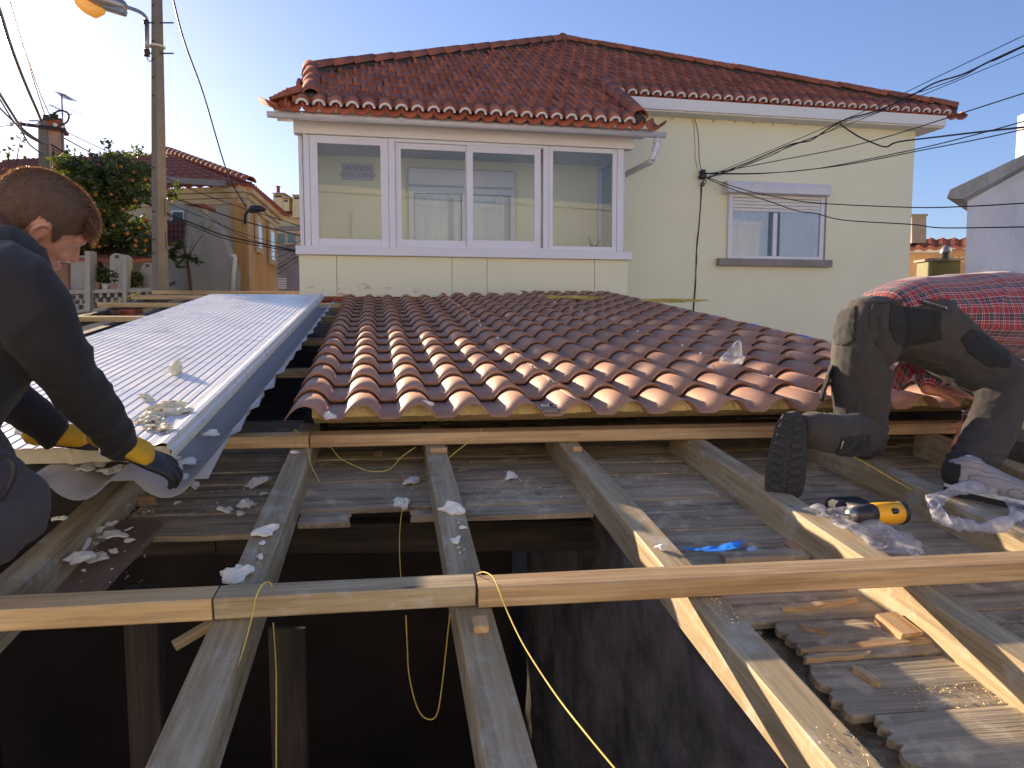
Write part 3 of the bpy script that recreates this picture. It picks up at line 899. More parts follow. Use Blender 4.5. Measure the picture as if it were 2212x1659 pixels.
# house-name plaque on the back wall
M['plaque'] = simple('pale_stone_plaque', srgb(190, 180, 182), 0.6, 0.06, 12, 0.1, 40)
M['plaque_text'] = simple('grey_lettering', srgb(140, 128, 134), 0.7, 0.05, 12, 0)
s0, s1 = cz(449, 750, VD), cz(613, 750, VD)
zp1 = (cz(449, 706, VD)[1] + cz(613, 714, VD)[1]) / 2; zp0 = (cz(449, 790, VD)[1] + cz(613, 796, VD)[1]) / 2
pl = hbox('name_plaque', s0[0], s1[0], VD - 0.018, VD - 0.001, zp0, zp1, M['plaque'], None, 0.003)
tag(pl, 'pale house-name plaque on the veranda back wall, behind the left pane', 'plaque')
def text(body, size, u, v, z, parent, mat, width=None):
    c = bpy.data.curves.new('lettering', 'FONT')
    c.body = body; c.size = size; c.align_x = 'CENTER'; c.align_y = 'CENTER'; c.extrude = 0.001
    c.materials.append(mat)
    o = bpy.data.objects.new('lettering', c)
    COL.objects.link(o)
    m = Matrix((HU, ZUP, -HV)).transposed().to_4x4(); m.translation = HW(u, v, z)
    o.matrix_basis = m
    bpy.context.view_layer.update()
    me = bpy.data.meshes.new_from_object(o.evaluated_get(bpy.context.evaluated_depsgraph_get()))
    bpy.data.objects.remove(o)
    me.materials.clear(); me.materials.append(mat)
    return link('lettering', me, parent, m)
zh = zp1 - zp0; um = (s0[0] + s1[0]) / 2
text('VIVENDA', zh * 0.42, um, VD - 0.021, zp1 - zh * 0.32, pl, M['plaque_text'])
text('VISTA LONGA', zh * 0.36, um, VD - 0.021, zp1 - zh * 0.72, pl, M['plaque_text'])
for uu in (s0[0] + 0.03, s1[0] - 0.03):
    bm = bmesh.new(); bmesh.ops.create_uvsphere(bm, u_segments=8, v_segments=5, radius=0.008)
    from_bm('screw', bm, M['dark_metal'], pl, Matrix.Translation(HW(uu, VD - 0.02, (zp0 + zp1) / 2)))
# spiky plant behind the right pane
M['aloe'] = simple('grey_green_leaf', srgb(96, 124, 98), 0.6, 0.2, 8, 0.1, 30)
ap = cz(1740, 1148, 0.3); pc = HW(ap[0], 0.3, zs1 + 0.02)
aloe = root('spiky_plant', pc, 'small spiky green potted plant behind the right veranda pane', 'plant')
bm = bmesh.new(); add_tube(bm, [pc + Vector((0, 0, -0.14)), pc + Vector((0, 0, -0.01))], [0.06, 0.08], 12); from_bm('pot', bm, M['brick'], aloe)
for k in range(16):
    a = k * 2.4 + 0.3; el = rnd.uniform(0.35, 1.3); L = rnd.uniform(0.17, 0.28)
    d = Vector((math.cos(a) * math.cos(el), math.sin(a) * math.cos(el), math.sin(el)))
    ps = [pc + d * (L * s) + Vector((0, 0, -0.10 * s * s * (1.3 - el))) for s in (0, 0.35, 0.7, 1)]
    bm = bmesh.new(); add_tube(bm, ps, [(0.012, 0.005), (0.012, 0.005), (0.008, 0.004), (0.001, 0.001)], 6); from_bm('leaf', bm, M['aloe'], aloe, smooth=True)
# broken brick course where the new roof meets the parapet
brk = root('brick_course', HW((uL + uR) / 2, -0.05, zbase - 0.1), 'broken course of old brick and mortar at the foot of the veranda wall', 'bricks')
u_ = uL + 0.08
bm0 = bmesh.new(); add_box(bm0, (0, 0, 0), (0.20, 0.10, 0.055), None, 0.006); bme = bpy.data.meshes.new('brick'); bm0.to_mesh(bme); bm0.free(); bme.materials.append(M['brick'])
bm0 = bmesh.new(); add_box(bm0, (0, 0, 0), (0.20, 0.10, 0.05), None, 0.014); bme2 = bpy.data.meshes.new('mortar_lump'); bm0.to_mesh(bme2); bm0.free(); bme2.materials.append(M['mortar'])
while u_ < uR - 0.25:
    hz = (uR - u_) / (uR - uL)
    for lay in range(2):
        m = Matrix((HU, HV, ZUP)).transposed().to_4x4()
        m.translation = HW(u_ + rnd.uniform(-0.02, 0.02), 0.015 + rnd.uniform(-0.02, 0.012), zbase - 0.05 - lay * 0.062 + rnd.uniform(-0.006, 0.006))
        link('brick' if rnd.random() < 0.6 else 'mortar_lump', bme if rnd.random() < 0.6 else bme2, brk, m @ Matrix.Rotation(rnd.uniform(-0.1, 0.1), 4, 'Z') @ Matrix.Rotation(rnd.uniform(-0.06, 0.06), 4, 'Y'))
    u_ += 0.215

# ------------------------------------------------------------------ facade window with roller shutter
VW = VD - 0.002
def c3(x, y, v=VW): return HL(cx3(x), cy3(y), v)
w0, w1 = c3(378, 1150)[0], c3(935, 1150)[0]
wz0 = (c3(378, 1325)[1] + c3(935, 1335)[1]) / 2; wz1 = (c3(378, 955)[1] + c3(935, 965)[1]) / 2
win = hbox('window_frame', w0, w0 + 0.07, VW - 0.05, VW, wz0, wz1, M['white_pvc'], house)
win.name = 'window'
hbox('window_frame', w1 - 0.12, w1 - 0.05, VW - 0.05, VW, wz0, wz1, M['white_pvc'], win)
hbox('window_frame', w1 - 0.045, w1, VW - 0.028, VW, wz0, wz1, M['stone_sill'], win)
hbox('window_frame', w0 + 0.071, w1 - 0.121, VW - 0.05, VW, wz0, wz0 + 0.05, M['white_pvc'], win)
wm = c3(640, 1200)[0]
hbox('stile', wm - 0.035, wm + 0.035, VW - 0.055, VW - 0.002, wz0 + 0.051, wz1 - 0.3, M['white_pvc'], win)
hbox('recess', w0 + 0.071, w1 - 0.121, VW - 0.006, VW - 0.001, wz0 + 0.051, wz1, M['interior_dark'], win)
zsh = (c3(640, 1062)[1])
for k in range(9):
    zz = zsh + k * 0.052
    if zz > wz1: break
    hbox('slat', w0 + 0.071, w1 - 0.121, VW - 0.044 + 0.002 * (k % 2), VW - 0.03, zz, zz + 0.047, M['white_paint'], win, 0.006)
curtain(w0 + 0.075, wm - 0.1, wz0 + 0.055, zsh, VW - 0.022, win, 40, 0.008, 9)
curtain(wm + 0.1, w1 - 0.13, wz0 + 0.055, zsh, VW - 0.022, win, 40, 0.008, 9, 3)
hbox('pane', w0 + 0.071, w1 - 0.121, VW - 0.038, VW - 0.036, wz0 + 0.051, zsh, M['glass'], win)
M['worn_white'] = simple('worn_white_box', srgb(214, 206, 206), 0.6, 0.06, 9, 0.1, 30)
bx0, bx1 = c3(387, 920, VW - 0.2)[0], c3(972, 920, VW - 0.2)[0]
bz1 = (c3(387, 878, VW - 0.2)[1] + c3(972, 900, VW - 0.2)[1]) / 2; bz0 = (c3(387, 950, VW - 0.2)[1] + c3(972, 972, VW - 0.2)[1]) / 2
bm = bmesh.new()
pr_ = [(0, bz0), (-0.2, bz0 + 0.02), (-0.2, bz0 + (bz1 - bz0) * 0.62), (-0.15, bz1), (0, bz1)]
ra = [bm.verts.new(HW(bx0, VW + a, b)) for a, b in pr_]; rb = [bm.verts.new(HW(bx1, VW + a, b)) for a, b in pr_]
for i in range(5): bm.faces.new((ra[i], ra[(i + 1) % 5], rb[(i + 1) % 5], rb[i]))
bm.faces.new(ra); bm.faces.new(rb[::-1])
from_bm('shutter_box', bm, M['worn_white'], house)
sl0, sl1 = c3(333, 1355, VW - 0.1)[0], c3(977, 1355, VW - 0.1)[0]
hbox('window_sill', sl0, sl1, VW - 0.11, VW + 0.0, wz0 - 0.115, wz0 - 0.001, M['stone_sill'], house, 0.005)

# ------------------------------------------------------------------ tiled hip roof
PH = R(29)
SUPV = HV * math.cos(PH) + ZUP * math.sin(PH)           # up the slope
SN = HU.cross(SUPV).normalized()
E0 = HW(0, -0.46, (HL(640, 217, -0.46)[1] + HL(1400, 266, -0.46)[1]) / 2)
E0 = HW(0, -0.46, E0.z)
def SL(px, py):                                         # pixel -> (u, s) on the front slope
    p = at_plane(px, py, E0, SN) - E0
    return p.dot(HU), p.dot(SUPV)
def SW(u, s, n=0.0): return E0 + HU * u + SUPV * s + SN * n
uA = SL(632, 214)[0]; uF = SL(1408, 268)[0]
pB = SL(666, 158); pC = SL(1214, 92)
pD = SL(2034, 230); pE = SL(1345, 212)
sm_ = (pD[1] + pE[1]) / 2
poly = [(uA + 0.05, 0.0), pB, pC, (pD[0], sm_), (pE[0] - 0.05, sm_), (uF - 0.05, 0.0)]
def inpoly(u, s, P):
    c = False
    for i in range(len(P)):
        (x1, y1), (x2, y2) = P[i], P[i - 1]
        if (y1 > s) != (y2 > s) and u < (x2 - x1) * (s - y1) / (y2 - y1) + x1: c = not c
    return c
def marseille():
    """interlocking tile: flat pan, side roll with square end, small central rib"""
    vs, fs = [], []
    w, L = 0.196, 0.37
    prof = [(0.0, 0.0), (0.004, 0.034), (0.048, 0.034), (0.054, 0.004), (0.105, 0.004), (0.122, 0.022), (0.139, 0.004), (w, 0.004)]
    for (yy, up, rib) in ((0.0, 0.026, 1.0), (0.16, 0.018, 0.5), (L, 0.002, 0.0)):
        for x, z in prof:
            zz = z
            if x == 0.122: zz = 0.004 + (z - 0.004) * rib
            vs.append((x - w / 2, yy, zz + up))
    n = len(prof)
    for j in range(2):
        for i in range(n - 1):
            fs.append((j * n + i, j * n + i + 1, (j + 1) * n + i + 1, (j + 1) * n + i))
    b = len(vs)
    for i in range(n): vs.append((vs[i][0], 0.003, -0.004))
    for i in range(n - 1): fs.append((b + i, b + i + 1, i + 1, i))
    return vs, fs
mv, mf = marseille()
tme = bpy.data.meshes.new('roof_tile'); tme.from_pydata(mv, [], mf); tme.update(); tme.materials.append(M['roof_tile'])
roof = hbox('roof', uL, uMR, VD + 0.4, VD + 0.45, zme + 0.17, zme + 0.2, M['moss'], house)
# closed underlay for the slopes
bl = [SW(u, s, -0.03) for u, s in poly]
peak = SW(*pC, -0.03)
back = HW(uMR + 0.3, VD + 8.2, zme + 0.15); backl = HW(uL - 0.1, VD + 8.2, zme + 0.15)
lw = SW(*pB, -0.03)
vs = bl + [back, backl]
fs = [tuple(range(6)), (2, 6, 3), (2, 7, 6), (1, 7, 2)]
mesh('roof_underlay', vs, fs, M['moss'], roof)
BW = Matrix((HU, SUPV, SN)).transposed().to_4x4()
tiles = []
r_ = 0
s = 0.03
while s < pC[1] + 0.1:
    u = uA - 0.3 + (0.1 if r_ % 2 else 0.0)
    while u < pD[0] + 0.2:
        if inpoly(u, s + 0.15, poly):
            m = BW.copy(); m.translation = SW(u + rnd.uniform(-0.006, 0.006), s + rnd.uniform(-0.008, 0.008), rnd.uniform(-0.004, 0.006))
            m = m @ Matrix.Rotation(rnd.uniform(-0.03, 0.03), 4, 'Z') @ Matrix.Rotation(rnd.uniform(-0.02, 0.02), 4, 'X')
            tiles.append(((m.translation - CAM).length, m))
        u += 0.2
    s += 0.335
    r_ += 1
tiles.sort(key=lambda q: q[0])
for d, m in tiles[:300]: link('roof_tile', tme, roof, m)
vs, fs = [], []
for d, m in tiles[300:]:
    b = len(vs)
    vs += [m @ Vector(p) for p in mv]; fs += [tuple(i + b for i in f) for f in mf]
o = mesh('distant_roof_tiles', vs, fs, M['roof_tile'], roof); o['kind'] = 'stuff'
# eave course: U tiles with white mortar between
def half_pipe(r, L, th, up, n=10, taper=1.0):
    vs, fs = [], []
    for y, k in ((0, 1.0), (L, taper)):
        for rr in (r * k, (r - th) * k):
            for i in range(n + 1):
                a = math.pi * i / n
                vs.append((rr * math.cos(a), y, (rr if up else -rr) * math.sin(a)))
    q = n + 1
    for i in range(n):
        fs += [(i, i + 1, 2 * q + i + 1, 2 * q + i), (q + i + 1, q + i, 3 * q + i, 3 * q + i + 1), (i, q + i, q + i + 1, i + 1), (2 * q + i, 2 * q + i + 1, 3 * q + i + 1, 3 * q + i)]
    for a, b in ((0, q), (n, q + n)): fs.append((a, b, b + 2 * q, a + 2 * q))
    return vs, fs
def shared(name, vf, mat):
    me = bpy.data.meshes.new(name); me.from_pydata(vf[0], [], vf[1]); me.update(); me.materials.append(mat)
    me.polygons.foreach_set('use_smooth', [True] * len(me.polygons))
    return me
ume = shared('eave_tile', half_pipe(0.1, 0.42, 0.018, False), M['eave_tile'])
mme = shared('mortar_fill', half_pipe(0.076, 0.10, 0.03, True), M['white_paint'])
cme = shared('cover_tile', half_pipe(0.084, 0.17, 0.012, True), M['roof_tile'])
def eave(ua, ub, s0, wd=0.193):
    n = max(1, int((ub - ua) / wd))
    for k in range(n + 1):
        m = BW.copy(); m.translation = SW(ua + k * wd, s0 - 0.10, 0.0) + ZUP * 0.0
        link('eave_tile', ume, roof, m @ Matrix.Rotation(R(12), 4, 'X'))
        if k < n:
            m = BW.copy(); m.translation = SW(ua + (k + 0.5) * wd, s0 - 0.055, -0.012)
            link('mortar_fill', mme, roof, m @ Matrix.Rotation(R(10), 4, 'X'))
            m = BW.copy(); m.translation = SW(ua + (k + 0.5) * wd, s0 - 0.05, -0.006)
            link('cover_tile', cme, roof, m @ Matrix.Rotation(R(8), 4, 'X'))
eave(uA + 0.02, uF - 0.06, 0.0)
eave(pE[0] - 0.02, pD[0], sm_)
# corner tiles turned up at the eave ends
for (u, s, a) in ((uA - 0.09, -0.0, 32), (uF + 0.02, 0.0, -32), (pD[0] - 0.01, sm_ + 0.02, -26)):
    m = BW.copy(); m.translation = SW(u, s - 0.1, 0.012)
    link('eave_tile', ume, roof, m @ Matrix.Rotation(R(a), 4, 'Z') @ Matrix.Rotation(R(-4), 4, 'X'))
# ridge tiles along the hips
rme = shared('ridge_tile', half_pipe(0.115, 0.44, 0.018, True, 10, 0.86), M['ridge_tile'])
def hip(a, b, lift=0.03, step=0.37, sc=1.0):
    a, b = Vector(a), Vector(b)
    d = (b - a); n = max(1, round(d.length / step)); d.normalize()
    x = d.cross(ZUP).normalized(); z = x.cross(d)
    m0 = Matrix((x, d, z)).transposed().to_4x4()
    for k in range(n):
        m = m0.copy(); m.translation = a + (b - a) * (k / n) + ZUP * (lift + rnd.uniform(-0.008, 0.008))
        link('ridge_tile', rme, roof, m @ Matrix.Rotation(R(3.5), 4, 'X') @ Matrix.Rotation(rnd.uniform(-0.04, 0.04), 4, 'Z') @ Matrix.Scale(sc, 4))
    bm = bmesh.new(); add_tube(bm, [a + (b - a) * (i / 20) + Vector((0, 0, lift - 0.05 + 0.012 * math.sin(i * 2.3))) for i in range(21)], 0.09, 7)
    from_bm('mortar_bed', bm, M['moss'], roof)
hip(SW(pD[0] + 0.02, sm_ + 0.1), SW(*pC))
hip(SW(*pB), SW(*pC))
hip(SW(uA + 0.22, 0.05), SW(pB[0] + 0.03, pB[1] - 0.1), 0.05, 0.33)
hip(SW(uF - 0.12, 0.02), SW(pE[0] - 0.12, sm_ + 0.05), 0.04, 0.33)
bm = bmesh.new(); bmesh.ops.create_uvsphere(bm, u_segments=14, v_segments=9, radius=0.115)
from_bm('finial', bm, M['ridge_tile'], roof, Matrix.Translation(SW(pC[0], pC[1], 0.06)), smooth=True)
# left slope of the veranda roof, seen edge-on as steps
for k in range(5):
    u0_, s0_ = uA - 0.26 + 0.035 * k, 0.10 + 0.19 * k
    a = SW(u0_, s0_, 0.02); b = SW(uA + 0.22 + 0.02 * k, s0_ + 0.03, 0.06)
    for j in range(3):
        m = Matrix((HV, -HU, ZUP)).transposed().to_4x4()
        m.translation = a.lerp(b, 0.5) + HU * (0.13) + HV * (0.2 * j + 0.06 * k)
        link('roof_tile', tme, roof, m @ Matrix.Rotation(R(-14), 4, 'X') @ Matrix.Scale(1.0, 4))
bm = bmesh.new()
q = [SW(uA + 0.06, 0.02, -0.02), SW(uA + 0.25, 0.05, 0.0), SW(pB[0], pB[1], 0.0), SW(uA + 0.12, 0.95, -0.06) + HU * 0.05]
bm.faces.new([bm.verts.new(p) for p in q]); from_bm('roof_underlay', bm, M['roof_tile'], roof)
# ------------------------------------------------------------------ generic upright box in a turned frame
def obox(name, p, ang, size, mat, parent=None, bevel=0.0):
    """box of size (along, deep, high); p = middle of its foot"""
    bm = bmesh.new(); add_box(bm, (0, 0, size[2] / 2), size, None, bevel)
    return from_bm(name, bm, mat, parent, Matrix.Translation(p) @ Matrix.Rotation(ang, 4, 'Z'))
def prism(name, pts, mat, parent=None, thick=None, d=None):
    """polygon (world points) given thickness along d"""
    bm = bmesh.new()
    a = [bm.verts.new(p) for p in pts]; b = [bm.verts.new(Vector(p) + d) for p in pts]
    bm.faces.new(a); bm.faces.new(b[::-1])
    for i in range(len(a)):
        j = (i + 1) % len(a)
        bm.faces.new((a[i], b[i], b[j], a[j]))
    return from_bm(name, bm, mat, parent)
def tiled_quad(name, a, b, c, d, mat, parent, pitch=0.22, rowl=0.36, amp=0.035):
    """wavy stepped tile field on the quad a-b (eave) c-d (top), as real relief"""
    a, b, c, d = map(Vector, (a, b, c, d))
    nrm = (b - a).cross(d - a).normalized()
    if nrm.z < 0: nrm = -nrm
    nu = max(4, int((b - a).length / pitch)) * 4
    nr = max(2, int((d - a).length / rowl))
    vs, fs = [], []
    for r in range(nr):
        for (t_, lift) in ((r / nr, 0.03), ((r + 1) / nr, 0.0)):
            l, rr = a.lerp(d, t_), b.lerp(c, t_)
            for i in range(nu + 1):
                w = (0.5 + 0.5 * math.cos(i * math.pi / 2 + (0 if r % 1 == 0 else 1))) * amp
                vs.append(l.lerp(rr, i / nu) + nrm * (w + lift + rnd.uniform(-0.006, 0.006)))
    q = nu + 1
    for j in range(nr * 2 - 1):
        for i in range(nu):
            fs.append((j * q + i, j * q + i + 1, (j + 1) * q + i + 1, (j + 1) * q + i))
    b0 = len(vs)
    for i in range(nu + 1): vs.append(vs[i] - nrm * 0.07)
    for i in range(nu): fs.append((b0 + i, b0 + i + 1, i + 1, i))
    o = mesh(name, vs, fs, mat, parent)
    o.modifiers.new('t', 'SOLIDIFY').thickness = 0.03
    o['kind'] = 'stuff'
    return o
def stain_mat(name, base, stain, dark, sc=(1, 1, 0.35), amt=0.6):
    t = NT(name)
    v = t.coord('Object')
    c = t.ramp(t.noise(v, 0.9, 7, 0.65), [(0.35, base), (0.65, scl(base, 1.12))])
    s1 = t.ramp(t.noise(t.coord('Object', sc), 1.1, 8, 0.7), [(0.45, (0, 0, 0)), (0.62, (amt, amt, amt))])
    c = t.mix(s1, c, stain)
    s2 = t.ramp(t.noise(t.coord('Object', (2.5, 2.5, 0.3)), 1.6, 7, 0.7), [(0.55, (0, 0, 0)), (0.75, (amt, amt, amt))])
    c = t.mix(s2, c, dark)
    t.col(c); t.rough(0.95); t.bump(t.noise(v, 18, 6), 0.35, 0.02)
    return t.m
M['ochre_left'] = stain_mat('stained_plaster', srgb(176, 168, 150), srgb(196, 156, 96), srgb(132, 124, 112), amt=0.75)
M['ochre'] = stain_mat('ochre_render', srgb(194, 146, 86), srgb(178, 124, 68), srgb(116, 90, 62), amt=0.65)
M['dirty_white'] = stain_mat('dirty_whitewash', srgb(156, 151, 142), srgb(142, 136, 126), srgb(104, 98, 90), amt=0.5)
M['concrete'] = simple('grey_concrete', srgb(150, 138, 122), 0.9, 0.14, 4, 0.4, 60)
M['pole_concrete'] = simple('pole_concrete', srgb(122, 111, 98), 0.9, 0.1, 5, 0.3, 60)
M['cornice'] = stain_mat('pale_cornice', srgb(200, 178, 140), srgb(170, 146, 108), srgb(110, 98, 84), amt=0.6)
M['far_tile'] = tile_mat('old_dark_tile', srgb(120, 62, 46), srgb(150, 82, 60), 0.8)
M['dark_glass'] = simple('dark_window', srgb(54, 62, 70), 0.1, 0.1, 3, 0.0)
M['green_glass'] = simple('greenish_window', srgb(110, 134, 134), 0.12, 0.1, 3, 0.0)

# ------------------------------------------------------------------ ochre house at the left
YO = 19.0
oc = root('ochre_house', W(526, 700, YO) * Vector((1, 1, 0)) if False else Vector((W(526, 620, YO).x, YO, 0)), 'old ochre plastered house with stained walls and a red hip roof', 'house')
cA = W(526, 404, YO); cB = W(597, 462, YO * 1.27)       # eave corners: near, far right
zE = cA.z; cB.z = zE
left = Vector((cA.x - 9.0, cA.y + 1.6, zE))
def up_wall(name, a, b, z0, z1, mat, parent, th=0.3, side=1):
    a, b = Vector((a.x, a.y, 0)), Vector((b.x, b.y, 0))
    t_ = (b - a).normalized(); nrm = Vector((-t_.y, t_.x, 0)) * side
    return prism(name, [Vector((a.x, a.y, z0)), Vector((b.x, b.y, z0)), Vector((b.x, b.y, z1)), Vector((a.x, a.y, z1))], mat, parent, d=nrm * th)
up_wall('wall', left, cA, 0, zE - 0.02, M['ochre_left'], oc, 0.3, 1)
up_wall('wall', cA + Vector((0.003, 0.0, 0)), cB, 0, zE - 0.02, M['ochre'], oc, 0.295, 1)
dR = (cB - cA).normalized(); dL = (left - cA).normalized()
nR_ = Vector((dR.y, -dR.x, 0)); nL_ = Vector((dL.y, -dL.x, 0)) * -1
if nL_.y > 0: nL_ = -nL_
# cornice and pilaster
for k, (zz, ov, hh) in enumerate(((-0.42, 0.06, 0.14), (-0.27, 0.12, 0.12), (-0.14, 0.22, 0.13))):
    prism('cornice', [cA + Vector((0, 0, zz)) + nL_ * ov + nR_ * ov * 0.5, left + Vector((0, 0, zz)) + nL_ * ov, left + Vector((0, 0, zz)), cA + Vector((0, 0, zz)) + nR_ * ov * 0.5], M['cornice'], oc, d=Vector((0, 0, hh)))
    prism('cornice', [cA + Vector((0, 0, zz - 0.002)) + nR_ * ov, cB + Vector((0, 0, zz - 0.002)) + nR_ * ov, cB + Vector((0, 0, zz - 0.002)), cA + Vector((0, 0, zz - 0.002)) + dR * 0.01], M['cornice'], oc, d=Vector((0, 0, hh)))
up_wall('pilaster', cA + nR_ * 0.06 + dR * 0.02, cA + nR_ * 0.06 + dR * 0.62, 0, zE - 0.43, M['ochre'], oc, 0.06, 1)
# roof
mid = (left + cB) / 2
pk = W(362, 331, YO + 4.2)
eA = cA + nL_ * 0.35 + nR_ * 0.35; eB = cB + nR_ * 0.35 + dR * 0.3; eL = left + nL_ * 0.35
ridge_l = Vector((pk.x - 5.5, pk.y + 1.0, pk.z))
rt_ = tiled_quad('roof', eL, eA, pk, ridge_l, M['far_tile'], oc, 0.3, 0.42, 0.05)
tiled_quad('roof', eA, eB, pk + Vector((0.05, 0.3, -0.02)), pk, M['far_tile'], oc, 0.3, 0.42, 0.05)
hp_ = [eA, pk]
for k in range(18):
    p = eA.lerp(pk, k / 18)
    d = (pk - eA).normalized(); x = d.cross(ZUP).normalized(); z = x.cross(d)
    m = Matrix((x, d, z)).transposed().to_4x4(); m.translation = p + Vector((0, 0, 0.06))
    link('ridge_tile', rme, rt_, m @ Matrix.Scale(1.3, 4))
# grey flashing band below the upper roof
fa, fb_ = W(362, 385, YO + 0.2), W(500, 394, YO + 0.1)
prism('flashing', [fa, fb_, fb_ + Vector((0, 0, -0.14)), fa + Vector((0, 0, -0.14))], M['stone_sill'], oc, d=Vector((0, -0.5, -0.04)))
# windows on the ochre side
for (x0, y0, x1, y1) in ((549, 466, 555, 545), (577, 484, 583, 570)):
    nn = nR_
    def onside(px, py): return at_plane(px, py, cA, nn)
    a = onside(x0, (y0 + y1) / 2); b = onside(x1 + 6, (y0 + y1) / 2)
    zt_, zb2 = onside((x0 + x1) / 2, y0).z, onside((x0 + x1) / 2, y1).z
    w = prism('window', [Vector((p.x, p.y, z)) + nn * 0.02 for p, z in ((a, zb2), (b, zb2), (b, zt_), (a, zt_))], M['cornice'], oc, d=nn * 0.06)
    i0, i1 = a.lerp(b, 0.2), a.lerp(b, 0.8)
    prism('pane', [Vector((p.x, p.y, z)) + nn * 0.083 for p, z in ((i0, zb2 + 0.15), (i1, zb2 + 0.15), (i1, zt_ - 0.2), (i0, zt_ - 0.2))], M['dark_glass'], w, d=nn * 0.004)
# wall lamp on the corner
lp = root('wall_lamp', W(530, 480, YO - 0.3), 'small street lamp on a bracket at the corner of the ochre house', 'street lamp')
pts = [W(529.5, 484, YO - 0.25), W(530, 468, YO - 0.3), W(533, 459, YO - 0.4), W(541, 455, YO - 0.6)]
bm = bmesh.new(); add_tube(bm, catmull(pts, 4), 0.035, 8); from_bm('bracket', bm, M['dark_metal'], lp, smooth=True)
bm = bmesh.new(); add_tube(bm, [W(540, 456, YO - 0.6), W(548, 452, YO - 0.7), W(562, 451, YO - 0.8), W(572, 453, YO - 0.85)], [(0.07, 0.05), (0.14, 0.1), (0.13, 0.08), (0.05, 0.04)], 8)
from_bm('lamp_head', bm, M['dark_metal'], lp, smooth=True)

# ------------------------------------------------------------------ white lean-to in front of the ochre house
YL = 16.5
lt = root('white_lean_to', Vector((W(450, 620, YL).x, YL, 0)), 'dirty white lean-to with a sloping side in front of the ochre house', 'outbuilding')
def pw(pts, Y, mat, name, parent, d): return prism(name, [W(x, y, Y) for x, y in pts], mat, parent, d=d)
pw([(405, 700), (405, 443), (443, 443), (443, 470), (476, 497), (508, 592), (508, 700)], YL, M['dirty_white'], 'gable_wall', lt, Vector((0, 0.35, 0)))
pw([(250, 700), (250, 545), (404, 545), (404, 700)], YL + 0.5, M['dirty_white'], 'wall', lt, Vector((0, 0.3, 0)))
pw([(366, 545), (366, 440), (404, 440), (404, 545)], YL + 1.6, M['dirty_white'], 'wall', lt, Vector((0, 0.3, 0)))
w = pw([(370, 455), (398, 455), (398, 479), (370, 479)], YL + 1.59, M['white_paint'], 'window', lt, Vector((0, -0.04, 0)))
pw([(373, 458), (395, 458), (395, 477), (373, 477)], YL + 1.545, M['dark_glass'], 'pane', w, Vector((0, -0.004, 0)))
tiled_quad('tile_roof', W(362, 530, YL + 0.45), W(398, 530, YL + 0.45), W(400, 478, YL + 1.55), W(364, 478, YL + 1.55), M['far_tile'], lt, 0.22, 0.3, 0.05)
pw([(394, 440), (440, 440), (448, 447), (444, 450)], YL - 0.05, M['brick'], 'chimney_cap', lt, Vector((0, 0.5, 0)))
pw([(436, 448), (446, 450), (444, 461), (437, 461)], YL - 0.02, M['cornice'], 'chimney_vent', lt, Vector((0, 0.1, 0)))
pw([(441, 476), (458, 476), (450, 488), (441, 496)], YL - 0.1, M['dirty_white'], 'ledge', lt, Vector((0, 0.09, 0)))
dpp = curve('downpipe', [W(498, 553, YL - 0.05), W(507, 553, YL - 0.05), W(508, 560, YL - 0.05), W(505, 590, YL - 0.05), W(503, 640, YL - 0.05)], 0.045, M['white_paint'], lt)
# little lettered plate and lamp on the lean-to
sg = pw([(367, 612), (378, 606), (379, 613), (368, 619)], YL + 0.45, M['dark_metal'], 'wall_plate', None, Vector((0, -0.02, 0)))
tag(sg, 'small dark lettered plate on the white wall beside the pole', 'plate')

# ------------------------------------------------------------------ terrace with columns, lattice parapet and pots
YT2 = 12.2
tr = root('white_terrace', Vector((W(240, 650, YT2).x, YT2, 0)), 'white terrace with arched piers and a pierced concrete parapet', 'terrace')
pw([(120, 720), (120, 664), (330, 652), (330, 720)], YT2 + 0.12, M['dirty_white'], 'wall', tr, Vector((0, 0.3, 0)))
prism('wall', [W(120, 720, YT2) * Vector((1, 1, 0)), W(330, 720, YT2) * Vector((1, 1, 0)), W(330, 700, YT2), W(120, 700, YT2)], M['dirty_white'], tr, d=Vector((0, 0.3, 0)))
pw([(120, 636), (120, 628), (330, 622), (330, 630)], YT2 - 0.03, M['dirty_white'], 'coping', tr, Vector((0, 0.3, 0)))
pw([(140, 678), (140, 671), (330, 655), (330, 662)], YT2 - 0.02, M['dirty_white'], 'rail', tr, Vector((0, 0.2, 0)))
for k in range(22):                                     # pierced blocks
    for r in range(3):
        x = 146 + k * 8.4; y = 638 + r * 11 - k * 0.45
        if (k + r) % 2: continue
        pw([(x, y + 8), (x + 7, y + 8), (x + 7, y), (x + 2, y - 1)], YT2, M['dirty_white'], 'block', tr, Vector((0, 0.14, 0)))
# piers
pw([(153, 630), (153, 552), (183, 552), (183, 630)], YT2 + 0.25, M['dirty_white'], 'pier', tr, Vector((0, 0.4, 0)))
pw([(183, 672), (183, 542), (194, 542), (194, 672)], YT2 - 0.1, M['dirty_white'], 'pier', tr, Vector((0, 0.2, 0)))
pw([(237, 634), (237, 556), (241, 550), (248, 547), (258, 548), (266, 554), (268, 634)], YT2 + 0.1, M['dirty_white'], 'pier', tr, Vector((0, 0.3, 0)))
pw([(265, 656), (265, 556), (269, 551), (273, 556), (273, 656)], YT2 - 0.08, M['dirty_white'], 'pier', tr, Vector((0, 0.15, 0)))
pw([(304, 640), (304, 578), (310, 570), (318, 567), (329, 572), (330, 640)], YT2 + 0.3, M['dirty_white'], 'pier', tr, Vector((0, 0.3, 0)))
pw([(248, 551), (257, 551), (257, 558), (248, 558)], YT2 + 0.097, M['dark_metal'], 'pier_vent', tr, Vector((0, 0.02, 0)))
